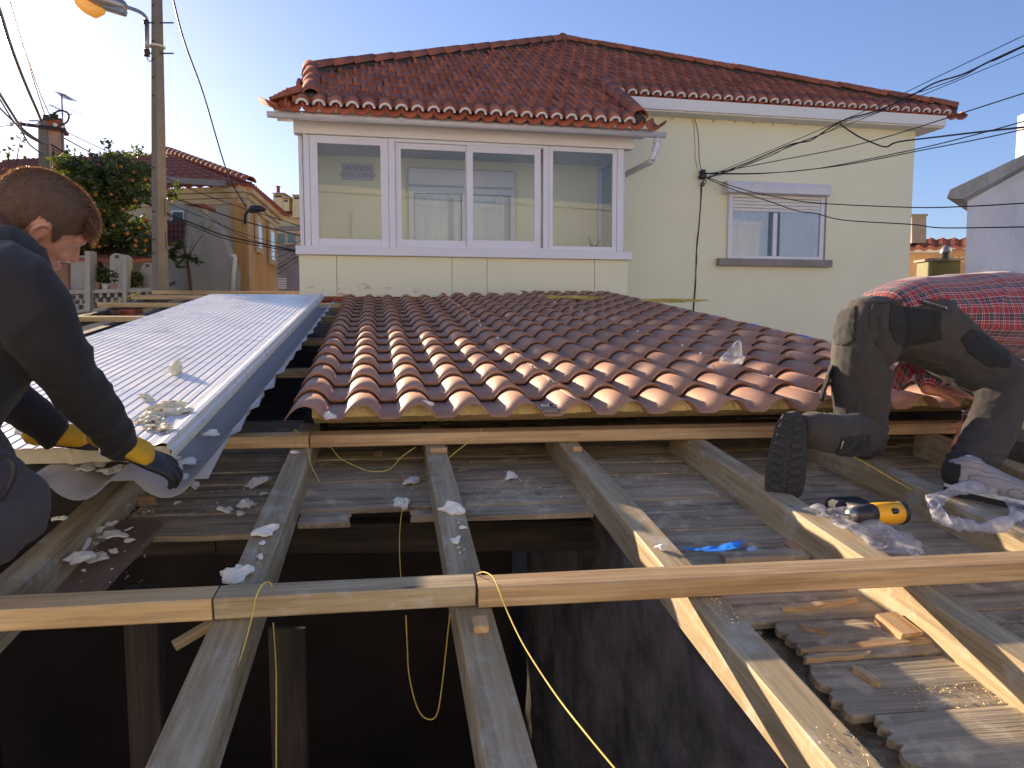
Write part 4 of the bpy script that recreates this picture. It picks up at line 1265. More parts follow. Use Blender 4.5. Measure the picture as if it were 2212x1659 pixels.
pw([(315, 571), (322, 571), (322, 577), (315, 577)], YT2 + 0.297, M['dark_metal'], 'pier_vent', tr, Vector((0, 0.02, 0)))
pw([(194, 552), (194, 546), (345, 556), (345, 562)], YT2 + 1.4, M['far_tile'], 'canopy', tr, Vector((0, -1.2, -0.15)))
pw([(194, 640), (194, 556), (350, 562), (350, 640)], YT2 + 1.8, M['dirty_white'], 'back_wall', tr, Vector((0, 0.2, 0)))
w = pw([(275, 587), (296, 587), (296, 608), (275, 608)], YT2 + 1.79, M['dark_metal'], 'window', tr, Vector((0, -0.05, 0)))
M['terracotta'] = simple('terracotta', srgb(164, 128, 104), 0.9, 0.15, 6, 0.3, 30)
M['white_pot'] = simple('white_pot', srgb(190, 184, 172), 0.8, 0.1, 6, 0.2, 30)
# leaves
t = NT('citrus_leaf')
ge = t.n('ShaderNodeNewGeometry')
c = t.mix(ge.outputs['Random Per Island'], srgb(36, 50, 25), srgb(78, 90, 42))
t.col(c); t.rough(0.42)
t.b.inputs['Transmission Weight'].default_value = 0.0
tl = t.n('ShaderNodeBsdfTranslucent'); t.l(t.mix(0.5, c, srgb(150, 160, 50)), tl.inputs['Color'])
ms = t.n('ShaderNodeMixShader', i_0=0.25); t.l(t.b.outputs[0], ms.inputs[1]); t.l(tl.outputs[0], ms.inputs[2])
t.l(ms.outputs[0], t.t.nodes['Material Output'].inputs['Surface'])
M['leaf'] = t.m
def leaf_cloud(bm, centre, rad, n, size, squash=1.0):
    for _ in range(n):
        d = Vector((rnd.gauss(0, 1), rnd.gauss(0, 1), rnd.gauss(0, 1))).normalized() * (rnd.random() ** 0.45)
        p = Vector(centre) + Vector((d.x * rad[0], d.y * rad[1], d.z * rad[2]))
        a = Vector((rnd.gauss(0, 1), rnd.gauss(0, 1), rnd.gauss(0, 0.7))).normalized()
        b = a.cross(Vector((rnd.gauss(0, 1), rnd.gauss(0, 1), rnd.gauss(0, 1)))).normalized()
        s = size * rnd.uniform(0.6, 1.25)
        q = [bm.verts.new(p - a * s), bm.verts.new(p + b * s * 0.42 + a * s * 0.1), bm.verts.new(p + a * s), bm.verts.new(p - b * s * 0.42 + a * s * 0.1)]
        bm.faces.new(q)
pots = [(193, 218, 610, 628, 'terracotta', 'large terracotta pot of bushy green beside the white pier'), (220, 237, 613, 632, 'white_pot', 'white pot with a bushy plant, between two terracotta pots'),
        (240, 256, 614, 634, 'terracotta', 'terracotta pot with a plant in front of the arched pier'), (276, 288, 622, 638, 'white_pot', 'small pot with a trailing plant right of the slim pier'),
        (290, 305, 622, 638, 'terracotta', 'terracotta pot with sprawling leaves beside the far pier')]
for (x0, x1, y0, y1, mt, lab) in pots:
    c = W((x0 + x1) / 2, y1, YT2 - 0.02 + 0.15); top = W((x0 + x1) / 2, y0, YT2 + 0.13)
    rr = (x1 - x0) / 1600 * YT2 / 2
    pt = root('potted_plant', c, lab, 'potted plant', 'potted plants on the terrace parapet')
    bm = bmesh.new(); add_tube(bm, [c, c.lerp(top, 0.85), c.lerp(top, 0.86), top], [rr * 0.68, rr * 0.93, rr * 1.06, rr * 1.06], 14); from_bm('pot', bm, M[mt], pt)
    bm = bmesh.new(); leaf_cloud(bm, top + Vector((0, 0, 0.13)), (rr * 1.5, rr * 1.3, 0.16), 260, 0.035); from_bm('foliage', bm, M['leaf'], pt, recalc=False)

# ------------------------------------------------------------------ orange tree
YTR = 13.6
ot = root('orange_tree', Vector((W(215, 640, YTR).x, YTR, 0)), 'dense dark green orange tree with small oranges behind the kneeling worker', 'tree')
M['bark'] = simple('bark', srgb(84, 66, 52), 0.95, 0.2, 8, 0.6, 30)
tb = W(232, 640, YTR); tb.z = 0
bm = bmesh.new()
lim = []
j0 = W(205, 560, YTR)
add_tube(bm, catmull([tb, W(228, 640, YTR), W(222, 600, YTR), j0], 4), [0.13 - 0.004 * i for i in range(13)], 8)
blobs = [(-60, 520, 80, 60), (40, 440, 70, 55), (130, 415, 70, 45), (215, 405, 75, 42), (285, 405, 60, 42), (60, 500, 80, 60), (200, 500, 80, 60), (140, 540, 60, 40), (190, 460, 90, 60), (280, 470, 62, 70), (120, 490, 70, 60), (0, 490, 70, 55), (300, 525, 42, 40), (230, 535, 70, 35), (75, 388, 40, 22), (150, 362, 40, 26), (245, 360, 45, 30), (300, 365, 35, 28), (200, 370, 50, 30)]
for i, (x, y, rx, ry) in enumerate(blobs):
    e = W(x, y, YTR + rnd.uniform(-0.6, 0.6))
    pts = [j0, j0.lerp(e, 0.4) + Vector((rnd.uniform(-0.2, 0.2), rnd.uniform(-0.3, 0.3), 0.1)), e]
    add_tube(bm, catmull(pts, 4), [0.07 - 0.006 * k for k in range(9)], 6)
from_bm('trunk', bm, M['bark'], ot, smooth=True)
bm = bmesh.new()
for (x, y, rx, ry) in blobs:
    k = YTR / 1600
    for q in range(9):
        a = rnd.uniform(0, 6.28); r = rnd.random() ** 0.5
        c = W(x + rx * 0.75 * r * math.cos(a), y + ry * 0.75 * r * math.sin(a), YTR + rnd.uniform(-0.9, 0.9))
        leaf_cloud(bm, c, (rx * k * 0.42, 0.34, ry * k * 0.42), int(170 * (rx * ry / 4200) ** 0.5), 0.058)
for (x, y, n) in ((20, 318, 14), (45, 300, 14), (8, 335, 16), (232, 318, 22), (236, 308, 14), (297, 325, 26), (303, 330, 22), (275, 338, 20), (185, 352, 24), (200, 335, 14), (170, 340, 16), (330, 370, 24), (372, 420, 60), (385, 405, 30), (120, 338, 26), (150, 330, 16)):
    leaf_cloud(bm, W(x, y, YTR + rnd.uniform(-0.3, 0.3)), (0.12, 0.12, 0.12), n, 0.055)
for k in range(8):                                      # twigs that carry the sprays above the crown
    pass
cr = from_bm('crown', bm, M['leaf'], ot, recalc=False); cr['kind'] = 'stuff'
bm = bmesh.new()
for (x, y, x1, y1) in ((20, 400, 45, 297), (20, 380, 12, 322), (228, 380, 235, 306), (290, 385, 300, 320), (182, 390, 172, 335), (350, 420, 392, 404), (330, 420, 378, 418), (120, 380, 122, 335)):
    add_tube(bm, [W(x, y, YTR), W((x + x1) / 2 + 3, (y + y1) / 2, YTR), W(x1, y1, YTR)], [0.018, 0.012, 0.005], 5)
from_bm('twigs', bm, M['bark'], ot)['kind'] = 'stuff'
M['orange_fruit'] = simple('orange_peel', srgb(150, 90, 28), 0.5, 0.1, 10, 0.2, 90)
bm0 = bmesh.new(); bmesh.ops.create_uvsphere(bm0, u_segments=10, v_segments=7, radius=0.03); fme = bpy.data.meshes.new('orange'); bm0.to_mesh(fme); bm0.free(); fme.materials.append(M['orange_fruit'])
fme.polygons.foreach_set('use_smooth', [True] * len(fme.polygons))
for (x, y) in ((205, 398), (207, 421), (290, 372), (286, 389), (313, 388), (168, 386), (170, 382), (317, 474), (318, 501), (291, 433), (245, 487), (311, 474), (294, 520), (292, 531), (313, 541), (315, 520), (215, 533), (46, 316), (26, 299), (54, 340), (117, 361), (340, 470), (262, 360), (180, 440), (224, 455), (275, 505), (10, 365), (205, 420), (156, 375), (240, 420), (265, 452), (300, 492)):
    link('orange', fme, ot, Matrix.Translation(W(x, y, YTR - 1.0 + rnd.uniform(0, 0.25))))
# small leafy sapling in front of the lean-to
sp_ = root('sapling', Vector((W(412, 640, 15.0).x, 15.0, 0)), 'thin sapling with a few broad leaves in front of the white lean-to', 'tree')
bm = bmesh.new(); q = W(412, 640, 15.0); q.z = 0
add_tube(bm, [q, W(412, 630, 15), W(408, 585, 15), W(402, 545, 15)], [0.05, 0.04, 0.03, 0.015], 6)
for x, y in ((425, 560), (385, 520), (370, 540), (418, 520), (440, 505), (378, 470)): add_tube(bm, [W(405, 560, 15), W((405 + x) / 2, (560 + y) / 2 - 5, 15), W(x, y, 15)], [0.014, 0.009, 0.004], 5)
from_bm('trunk', bm, M['bark'], sp_)
bm = bmesh.new()
for x, y, n in ((385, 530, 40), (372, 545, 40), (400, 555, 30), (420, 560, 26), (392, 572, 16), (425, 568, 12), (378, 555, 30)): leaf_cloud(bm, W(x, y, 15), (0.12, 0.12, 0.08), n, 0.07)
from_bm('crown', bm, M['leaf'], sp_, recalc=False)

# ------------------------------------------------------------------ concrete lamp pole
YP = 12.0
def pole_pt(x, y): return W(x, y, YP)
pb = W(346, 627, YP); ptp = W(338, -90, YP)
lpole = root('lamp_pole', Vector((pb.x, YP, 0)), 'tall concrete lamp pole left of the veranda with an old street lamp', 'lamp pole')
bm = bmesh.new()
rows = []
for (z, k) in ((0.0, 1.12), (pb.z, 1.0), ((pb.z + ptp.z) / 2, 0.86), (ptp.z, 0.72)):
    f_ = (z - pb.z) / (ptp.z - pb.z)
    c = Vector((pb.x + (ptp.x - pb.x) * f_, YP, z))
    ang = R(38)
    ux = Vector((math.cos(ang), -math.sin(ang), 0)); uy = Vector((math.sin(ang), math.cos(ang), 0))
    ux, uy = Vector((math.cos(R(-28)), math.sin(R(-28)), 0)), Vector((math.sin(R(28)), math.cos(R(28)), 0))
    w, d = 0.155 * k, 0.175 * k
    r = []
    for sx, sy in ((-1, -1), (1, -1), (1, 1), (-1, 1)):
        r.append(bm.verts.new(c + ux * (sx * w / 2 * 1.0) + uy * (sy * d / 2)))
    rows.append(r)
for i in range(3):
    for k in range(4): bm.faces.new((rows[i][k], rows[i][(k + 1) % 4], rows[i + 1][(k + 1) % 4], rows[i + 1][k]))
bm.faces.new(rows[-1])
bmesh.ops.bevel(bm, geom=[e for e in bm.edges if abs((e.verts[0].co - e.verts[1].co).z) > 0.5], offset=0.02, segments=1, affect='EDGES')
pole_o = from_bm('pole', bm, M['pole_concrete'], lpole)
bm0 = bmesh.new(); add_tube(bm0, [Vector((0, 0.012, 0)), Vector((0, -0.004, 0))], 0.014, 8); hme = bpy.data.meshes.new('hole'); bm0.to_mesh(hme); bm0.free(); hme.materials.append(M['black_cable'])
for y in (16, 54, 92, 132, 171, 210, 365, 519, 826 / 1.8, 985 / 1.8):
    f_ = (W(336, y, YP).z - pb.z) / (ptp.z - pb.z)
    x = 334.5 + (y / 627) * 4
    q = W(x, y, YP)
    link('hole', hme, pole_o, Matrix.Translation(Vector((q.x, YP - 0.108 + 0.022 * f_, q.z))) @ Matrix.Rotation(R(-28), 4, 'Z'))
# bracket arm, ballast tube, lamp head
arm = [W(325, 207 / 2.37 / 1.8228 * 1.0 + 0, YP - 0.02) for _ in range(1)]
k4 = 1 / (2.37 * 1.8228)
A_ = lambda x, y, Y=YP - 0.02: W(x * k4, y * k4, Y)
bm = bmesh.new(); add_tube(bm, catmull([A_(1370, 520), A_(1370, 220), A_(1350, 150), A_(1300, 110), A_(1240, 85), A_(1180, 65)], 5), 0.028, 10); from_bm('arm', bm, M['steel'], lpole, smooth=True)
bm = bmesh.new(); add_tube(bm, [A_(1370, 515), A_(1370, 230)], 0.036, 10); from_bm('ballast_tube', bm, M['steel'], lpole, smooth=True)
bm = bmesh.new(); add_tube(bm, [A_(1370, 525), A_(1370, 465)], 0.045, 10); from_bm('clamp', bm, M['dark_metal'], lpole, smooth=True)
bm = bmesh.new(); add_tube(bm, [A_(1365, 225), A_(1362, 190)], 0.045, 10); from_bm('clamp', bm, M['dark_metal'], lpole, smooth=True)
for y in (212, 497):
    bm = bmesh.new(); add_tube(bm, [A_(1360, y), A_(1620, y + 1)], 0.012, 8); from_bm('bolt', bm, M['dark_metal'], lpole)
curve('lead', catmull([A_(1370, 520), A_(1375, 550), A_(1395, 572), A_(1415, 565)], 4), 0.008, M['grey_cable'], lpole)
bm = bmesh.new()
hd = [(1190, 70, .03, .03), (1150, 60, .09, .085), (1080, 30, .13, .12), (960, 0, .15, .13), (820, -40, .14, .10), (720, -70, .10, .06), (690, -78, .02, .02)]
add_tube(bm, [A_(x, y) for x, y, a, b in hd], [(a, b) for x, y, a, b in hd], 14); from_bm('lamp_housing', bm, M['steel'], lpole, smooth=True)
bm = bmesh.new(); add_box(bm, (0, 0, 0), (0.34, 0.16, 0.10), None, 0.02)
from_bm('gear_box', bm, M['steel'], lpole, frame(A_(1180, 120), A_(960, 55)))
t = NT('amber_lamp_bowl'); t.b.inputs['Base Color'].default_value = srgb(244, 216, 150); t.rough(0.25)
t.b.inputs['Transmission Weight'].default_value = 0.0
tl = t.n('ShaderNodeBsdfTranslucent'); tl.inputs[0].default_value = srgb(252, 214, 130)
ms = t.n('ShaderNodeMixShader', i_0=0.6); t.l(t.b.outputs[0], ms.inputs[1]); t.l(tl.outputs[0], ms.inputs[2]); t.l(ms.outputs[0], t.t.nodes['Material Output'].inputs['Surface'])
M['amber'] = t.m
bm = bmesh.new()
hb_ = [(985, 80, .02, .02), (950, 100, .09, .05), (890, 105, .13, .10), (820, 65, .135, .11), (750, 20, .12, .09), (715, -20, .07, .06), (705, -45, .02, .02)]
add_tube(bm, [A_(x, y) for x, y, a, b in hb_], [(a, b) for x, y, a, b in hb_], 14); from_bm('lamp_bowl', bm, M['amber'], lpole, smooth=True)
bm = bmesh.new(); q = A_(1465, 437, YP)
add_tube(bm, [q + Vector((0, 0, -0.008)), q + Vector((0, 0, 0.008))], 0.125, 20); from_bm('band', bm, M['white_paint'], lpole)
# H-slots in the right face
for y in (448, 520):
    q = W(356 + (y - 448) * 0.03, y, YP - 0.06)
    bm = bmesh.new(); add_box(bm, (0, 0, 0), (0.012, 0.012, 0.28), None, 0.002); from_bm('slot', bm, M['black_cable'], pole_o, Matrix.Translation(q))

# ------------------------------------------------------------------ second pole with cross-arm, chimney and aerial
YQ = 14.5
p2 = root('wire_pole', Vector((W(94, 400, YQ).x, YQ, 0)), 'short concrete wire pole with a cross-arm above the orange tree', 'wire pole')
c0 = W(96, 420, YQ); c0.z = 0; c1 = W(93, 262, YQ)
bm = bmesh.new(); add_tube(bm, [c0, W(96, 420, YQ), c1], [0.14, 0.115, 0.095], 4, up=Vector((0.5, 1, 0))); from_bm('pole', bm, M['pole_concrete'], p2)
bm = bmesh.new(); add_tube(bm, [W(38, 267, YQ - 0.15), W(141, 280, YQ - 0.15)], 0.035, 6); ca = from_bm('cross_arm', bm, M['dark_metal'], p2)
for x, y in ((25, 270), (44, 268), (60, 271), (82, 272), (119, 272), (136, 276)):
    bm = bmesh.new(); add_tube(bm, [W(x, y + 3, YQ - 0.15), W(x, y - 4, YQ - 0.15), W(x, y - 6, YQ - 0.15)], [0.02, 0.045, 0.02], 8); from_bm('insulator', bm, M['white_paint'], ca, smooth=True)
bm = bmesh.new(); add_tube(bm, [W(63, 261, YQ - 0.1), W(82, 261, YQ - 0.1)], 0.014, 6); from_bm('bolt', bm, M['dark_metal'], p2)
pts = [W(107, 255, YQ - 0.2), W(118, 244, YQ - 0.2), W(132, 239, YQ - 0.2), W(145, 243, YQ - 0.2), W(149, 253, YQ - 0.2), W(143, 265, YQ - 0.2), W(128, 271, YQ - 0.2)]
curve('cable_loop', catmull(pts, 4), 0.017, M['black_cable'], p2)
YC = 16.0
ch = root('old_chimney', Vector((W(118, 330, YC).x, YC, 0)), 'crumbling brick chimney with pink render behind the wire pole', 'chimney')
q = W(117, 335, YC)
obox('stack', Vector((q.x, YC, 0)), R(20), (0.34, 0.34, W(117, 287, YC).z), M['terracotta'], ch)
obox('cap', Vector((W(117, 284, YC).x, YC, W(117, 287, YC).z)), R(20), (0.46, 0.46, 0.08), M['brick'], ch, 0.01)
obox('cap', Vector((W(116, 275, YC).x, YC, W(116, 282, YC).z + 0.035)), R(20), (0.36, 0.36, 0.16), M['brick'], ch, 0.02)
for k in range(7):
    obox('cap_tile', Vector((W(112, 262, YC).x + rnd.uniform(-0.14, 0.14), YC + rnd.uniform(-0.14, 0.14), W(112, 262, YC).z - 0.04 + 0.02 * k)), rnd.uniform(0, 3), (0.24, 0.16, 0.05), M['moss'], ch, 0.01)
YAn = 16.0
an = root('roof_aerial', W(140, 330, YAn), 'thin television aerial with two comb antennas on a mast by the chimney', 'aerial')
km = lambda x, y: W(x * k4, y * k4, YAn)
bm = bmesh.new(); add_tube(bm, [km(598, 1420), km(575, 880)], 0.016, 6); from_bm('mast', bm, M['steel'], an)
def comb(ax, ay, bx, by, n, hl, slant):
    a, b = km(ax, ay), km(bx, by)
    bm = bmesh.new(); add_tube(bm, [a, b], 0.010, 5); bo = from_bm('boom', bm, M['dark_metal'], an)
    bm = bmesh.new()
    for k in range(n):
        p = a.lerp(b, (k + 0.5) / n)
        d = Vector((hl * (0.7 + 0.5 * k / n), 0.1, slant * hl))
        add_tube(bm, [p - d, p + d], 0.005, 4)
    from_bm('elements', bm, M['steel'], an)
comb(552, 862, 665, 938, 9, 0.09, -0.05)
comb(460, 975, 668, 1074, 7, 0.2, 0.25)

# ------------------------------------------------------------------ far yellow block between the ochre house and the veranda
YF = 36.0
fb2 = root('far_yellow_block', Vector((W(630, 600, YF).x, YF, 0)), 'far pale yellow block with chimneys, seen between ochre house and veranda', 'building')
M['far_yellow'] = simple('far_yellow_render', srgb(226, 206, 160), 0.9, 0.04, 1, 0)
M['far_stone'] = simple('far_grey_stone', srgb(128, 122, 118), 0.9, 0.12, 1.5, 0.2, 5)
def pf(pts, name, mat, dY=0.0, dep=4.0, parent=None): return prism(name, [W(x, y, YF + dY) for x, y in pts], M[mat], parent or fb2, d=Vector((0, dep, 0)))
pf([(560, 720), (560, 463), (690, 463), (690, 720)], 'wall', 'far_yellow')
tiled_quad('roof', W(570, 465, YF - 0.3), W(646, 465, YF - 0.3), W(650, 450, YF + 2), W(575, 450, YF + 2), M['roof_tile'], fb2, 0.4, 0.6, 0.08)
for (x0, x1, y0, y1, nm) in ((590, 612, 420, 455, 'chimney'), (611, 624, 430, 455, 'chimney'), (632, 660, 424, 470, 'chimney')):
    cbox = pf([(x0, y1), (x0, y0), (x1, y0), (x1, y1)], nm, 'far_yellow', -0.6, 1.2)
    pf([(x0 - 2, y0 - 2), (x0 - 2, y0 - 4), (x1 + 2, y0 - 4), (x1 + 2, y0 - 2)], 'cap', 'cornice', -0.75, 1.5, cbox)
    pf([(x0 + 3, y0 + 6), (x0 + 3, y0 + 2), (x1 - 3, y0 + 2), (x1 - 3, y0 + 6)], 'opening', 'dark_glass', -0.62, 0.02, cbox)
bm = bmesh.new(); add_tube(bm, [W(601, 418, YF - 0.2), W(601, 404, YF - 0.2), W(601, 403.5, YF - 0.2), W(601, 402, YF - 0.2)], [0.08, 0.08, 0.13, 0.1], 10); from_bm('flue', bm, M['brick'], fb2)
pf([(560, 498), (560, 489), (690, 488), (690, 497)], 'flashing', 'stone_sill', -0.5, 0.49)
pf([(560, 503), (560, 498), (690, 497), (690, 502)], 'lintel', 'white_paint', -0.25, 0.24)
for (x0, x1) in ((585, 617), (619, 640), (645, 662)):
    w = pf([(x0, 527), (x0, 503), (x1, 503), (x1, 527)], 'window', 'white_paint', -0.1, 0.09)
    pf([(x0 + 1.5, 525), (x0 + 1.5, 504.5), (x1 - 1.5, 504.5), (x1 - 1.5, 525)], 'pane', 'green_glass', -0.13, 0.02, w)
pf([(560, 720), (560, 530), (690, 530), (690, 720)], 'stone_base', 'far_stone', -0.3, 0.29)
for k in range(5): pf([(598, 603 + k * 5), (598, 601 + k * 5), (618, 601 + k * 5), (618, 603 + k * 5)], 'railing', 'white_paint', -1.2, 0.05)

# ------------------------------------------------------------------ right side: white house, low tiled building
YR = 13.5
M['verge_grey'] = stain_mat('mossy_grey_verge', srgb(164, 160, 152), srgb(124, 120, 112), srgb(88, 86, 80), (1, 1, 1), 0.7)
wh = root('white_house', Vector((W(2150, 600, YR).x, YR, 0)), 'whitewashed house with a mossy sloping verge at the right edge', 'house')
M['blue_white'] = stain_mat('weathered_whitewash', srgb(206, 204, 206), srgb(188, 186, 190), srgb(150, 146, 146), (1, 1, 1), 0.45)
prism('wall', [W(2090, 720, YR) * Vector((1, 1, 0)), W(2400, 720, YR) * Vector((1, 1, 0)), W(2400, 300, YR), W(2212, 352, YR), W(2090, 425, YR)], M['blue_white'], wh, d=Vector((4.2, 5, 0)))
vg = prism('verge', [W(2045, 428, YR - 0.3), W(2052, 410, YR - 0.3), W(2230, 325, YR - 0.3), W(2420, 250, YR - 0.3), W(2420, 280, YR - 0.3), W(2230, 347, YR - 0.3), W(2080, 430, YR - 0.3)], M['verge_grey'], wh, d=Vector((4.2, 5, 0)))
pw([(2118, 598), (2118, 592), (2146, 590), (2146, 598)], YR - 0.01, M['dark_metal'], 'opening', wh, Vector((0, -0.01, 0)))
pw([(2160, 600), (2160, 588), (2190, 586), (2190, 600)], YR - 0.01, M['dark_metal'], 'opening', wh, Vector((0, -0.01, 0)))
obox('chimney', Vector((W(2222, 330, YR + 1).x, YR + 1, W(2222, 345, YR + 1).z)), 0, (0.3, 0.3, 0.85), M['blue_white'], wh)
YS = 19.0
lb = root('low_building', Vector((W(2030, 600, YS).x, YS, 0)), 'low orange-pink building with a tiled roof and old chimney, right of the yellow house', 'building')
M['peach'] = simple('peach_render', srgb(206, 168, 124), 0.9, 0.08, 2, 0.1, 20)
def ps(pts, name, mat, dY=0.0, dep=4.0, parent=None): return prism(name, [W(x, y, YS + dY) for x, y in pts], M[mat], parent or lb, d=Vector((0, dep, 0)))
ps([(1900, 760), (1900, 541), (2110, 536), (2110, 760)], 'wall', 'peach')
ps([(1900, 543), (1900, 534), (2030, 536), (2030, 545)], 'fascia', 'white_paint', -0.35, 0.5)
tiled_quad('tile_roof', W(1960, 540, YS - 0.4), W(2110, 535, YS - 0.4), W(2110, 517, YS + 1.6), W(1960, 518, YS + 1.6), M['roof_tile'], lb, 0.28, 0.4, 0.06)
cb_ = ps([(1970, 525), (1970, 464), (2001, 464), (2001, 525)], 'chimney', 'concrete', 0.0, 0.5)
ps([(1967, 466), (1967, 462), (2005, 462), (2005, 466)], 'cap', 'concrete', -0.06, 0.62, cb_)
for x in (2044, 2060, 2074): ps([(x, 566), (x, 555), (x + 9, 555), (x + 9, 566)], 'window', 'far_yellow', -0.03, 0.02)
for k in range(5): ps([(2062, 572 + 4 * k), (2062, 570 + 4 * k), (2092, 570 + 4 * k), (2092, 572 + 4 * k)], 'shutter_slat', 'cornice', -0.05, 0.03)
YG = 16.0
M['olive_box'] = simple('olive_green_metal', srgb(108, 104, 62), 0.7, 0.12, 4, 0.1, 20)
gb = root('green_stack', Vector((W(2043, 620, YG).x, YG, 0)), 'olive green rendered stack with a metal cowl behind the man in plaid', 'chimney')
gx0, gx1 = W(2012, 600, YG).x, W(2073, 600, YG).x
obox('stack', Vector(((gx0 + gx1) / 2, YG + 0.3, 0)), 0, (gx1 - gx0, 0.6, W(2040, 563, YG).z), M['olive_box'], gb)
obox('slab', Vector(((gx0 + gx1) / 2, YG + 0.3, W(2040, 563, YG).z)), 0, (gx1 - gx0 + 0.1, 0.7, 0.05), M['concrete'], gb)
q = W(2042, 560, YG); bm = bmesh.new(); add_tube(bm, [q, q + Vector((0, 0, 0.12)), q + Vector((0, 0, 0.13)), q + Vector((0, 0, 0.2)), q + Vector((-0.06, 0, 0.24))], [0.1, 0.08, 0.12, 0.12, 0.07], 12); from_bm('cowl', bm, M['steel'], gb, smooth=True)

# ------------------------------------------------------------------ unseen pale house, added behind the viewer to bounce sun onto shaded walls
bh = root('added_bounce_house', Vector((2, -13, 0)), 'unseen pale flat-roofed house added behind the viewer to bounce sunlight', 'house')
M['bounce_white'] = simple('bounce_house_white', srgb(206, 208, 212), 0.9, 0.04, 1, 0)
obox('wall', Vector((2, -12.5, 0)), 0, (44, 3, 8.6), M['bounce_white'], bh)
obox('parapet', Vector((2, -11.05, 8.6)), 0, (44.2, 0.3, 0.25), M['bounce_white'], bh)
for k in range(9):
    for z in (0.9, 3.7, 6.6):
        w = obox('window', Vector((-17 + k * 4.6, -10.98, z)), 0, (1.0, 0.06, 1.3), M['bounce_white'], bh)
        obox('shutter', Vector((-17 + k * 4.6, -10.93, z + 0.1)), 0, (0.85, 0.02, 1.1), M['white_paint'], w)
# ------------------------------------------------------------------ overhead cables
def cable(pts, Y0, Y1, rad, mat, label, name='cable', group=None, k=5):
    n = len(pts) - 1
    P = [W(x, y, Y0 + (Y1 - Y0) * i / n) for i, (x, y) in enumerate(pts)]
    return tag(curve(name, P, rad, M[mat], None, k), label, 'cable', group)
C3 = lambda L: [(cx3(x), cy3(y)) for x, y in L]
YJ = at_plane(1518, 384, V0 + HV * (VD - 0.09), HV).y
def to_right(L, rad, lab, y1=7.2):
    L = C3(L)
    xs = [p[0] for p in L]
    P = [W(x, y, YJ + (y1 - YJ) * (x - xs[0]) / (2212 - xs[0])) for x, y in L]
    d = P[-1] - P[-2]; P.append(P[-1] + d * 0.6)
    tag(curve('cable', P, rad, M['black_cable'], None, 5), lab, 'cable', 'cables fanning out from the facade box')
to_right([(270, 865), (490, 782), (730, 680), (850, 655), (950, 590), (1060, 532), (1240, 482), (1410, 407), (1560, 327), (1720, 277), (1880, 200), (2066, 115)], 0.009, 'thick wavy black cable bundle rising from the facade box, among the upper cables')
to_right([(270, 868), (480, 796), (640, 735), (730, 688), (960, 600), (1060, 542), (1240, 490), (1400, 402), (1500, 370), (1720, 288), (1850, 212), (1900, 198), (2066, 120)], 0.005, 'thin black cable wound around the wavy bundle')
to_right([(270, 858), (700, 680), (1250, 447), (1570, 294), (2066, 57)], 0.0045, 'topmost thin straight black cable rising to the right')
to_right([(330, 856), (740, 688), (1400, 432), (2066, 155)], 0.004, 'thin straight cable just below the wavy bundle')
to_right([(300, 838), (700, 762), (1190, 660), (2066, 385)], 0.006, 'single straight cable below the upper bundle')
to_right([(250, 838), (560, 840), (900, 812), (1440, 706), (1800, 618), (2066, 545)], 0.006, 'sagging cable that leaves the facade box almost level')
to_right([(250, 842), (560, 843), (1000, 800), (1450, 716), (1800, 648), (2066, 590)], 0.006, 'lower of the two nearly level cables above the facade window')
to_right([(260, 862), (480, 935), (680, 978), (900, 1010), (1430, 1034), (1740, 1028), (2066, 1010)], 0.007, 'black cable sagging across the top of the facade window')
to_right([(260, 868), (420, 935), (620, 1000), (780, 1055), (880, 1067), (1040, 1106), (1420, 1130), (1600, 1150), (2066, 1145)], 0.007, 'lowest black cable, sagging across the facade window panes')
to_right([(1020, 560), (1110, 622), (1190, 660), (1280, 690), (1350, 662), (1620, 628), (1790, 608), (2066, 578)], 0.011, 'thick clipped service cable with a kink near the house corner')
bx = root('junction_box', W(1518, 384, YJ), 'small black cable junction box on the yellow facade', 'junction box')
q = W(1518, 384, YJ)
bm = bmesh.new(); add_box(bm, q + Vector((0, 0.02, 0.02)), (0.1, 0.12, 0.06), None, 0.008); from_bm('box', bm, M['black_cable'], bx)
bm = bmesh.new(); add_box(bm, q + Vector((0.0, 0.02, 0.095)), (0.07, 0.12, 0.05), None, 0.008); from_bm('box', bm, M['black_cable'], bx)
for k in range(4):
    curve('lead', [q + Vector((0.02 * k - 0.03, 0, 0)), q + Vector((0.05 * math.sin(k), -0.03, -0.07)), q + Vector((-0.03 + 0.02 * k, 0.03, -0.12))], 0.005, M['black_cable'], bx, 5)
VC = VD - 0.012
def facade_line(L, rad, mat, lab, cat='cable'):
    P = [at_plane(cx3(x), cy3(y), V0 + HV * VC, HV) for x, y in L]
    return tag(curve('facade_cable', P, rad, M[mat], None, 4), lab, cat)
facade_line([(238, 890), (222, 1120), (205, 1300), (200, 1480), (186, 1650), (182, 1700)], 0.008, 'black_cable', 'black cable running down the yellow facade from the box')
facade_line([(230, 890), (226, 1080), (206, 1240), (208, 1330), (196, 1480), (184, 1640)], 0.004, 'black_cable', 'thin loose wire beside the cable down the yellow facade')
facade_line([(238, 860), (222, 760), (218, 640), (205, 560), (188, 522)], 0.005, 'grey_cable', 'grey cable running up the yellow facade to the eave')
facade_line([(222, 850), (200, 760), (196, 640), (186, 522)], 0.003, 'grey_cable', 'thin pale wire running up the yellow facade to the eave')
M['cream_cable'] = simple('painted_cable', srgb(222, 200, 140), 0.7, 0.05, 5, 0)
cc = facade_line([(-60, 505), (70, 515), (190, 524), (305, 530), (425, 534), (530, 540), (640, 547), (765, 550), (890, 555), (1010, 562)], 0.014, 'cream_cable', 'cream painted cable clipped along the wall under the main eave')
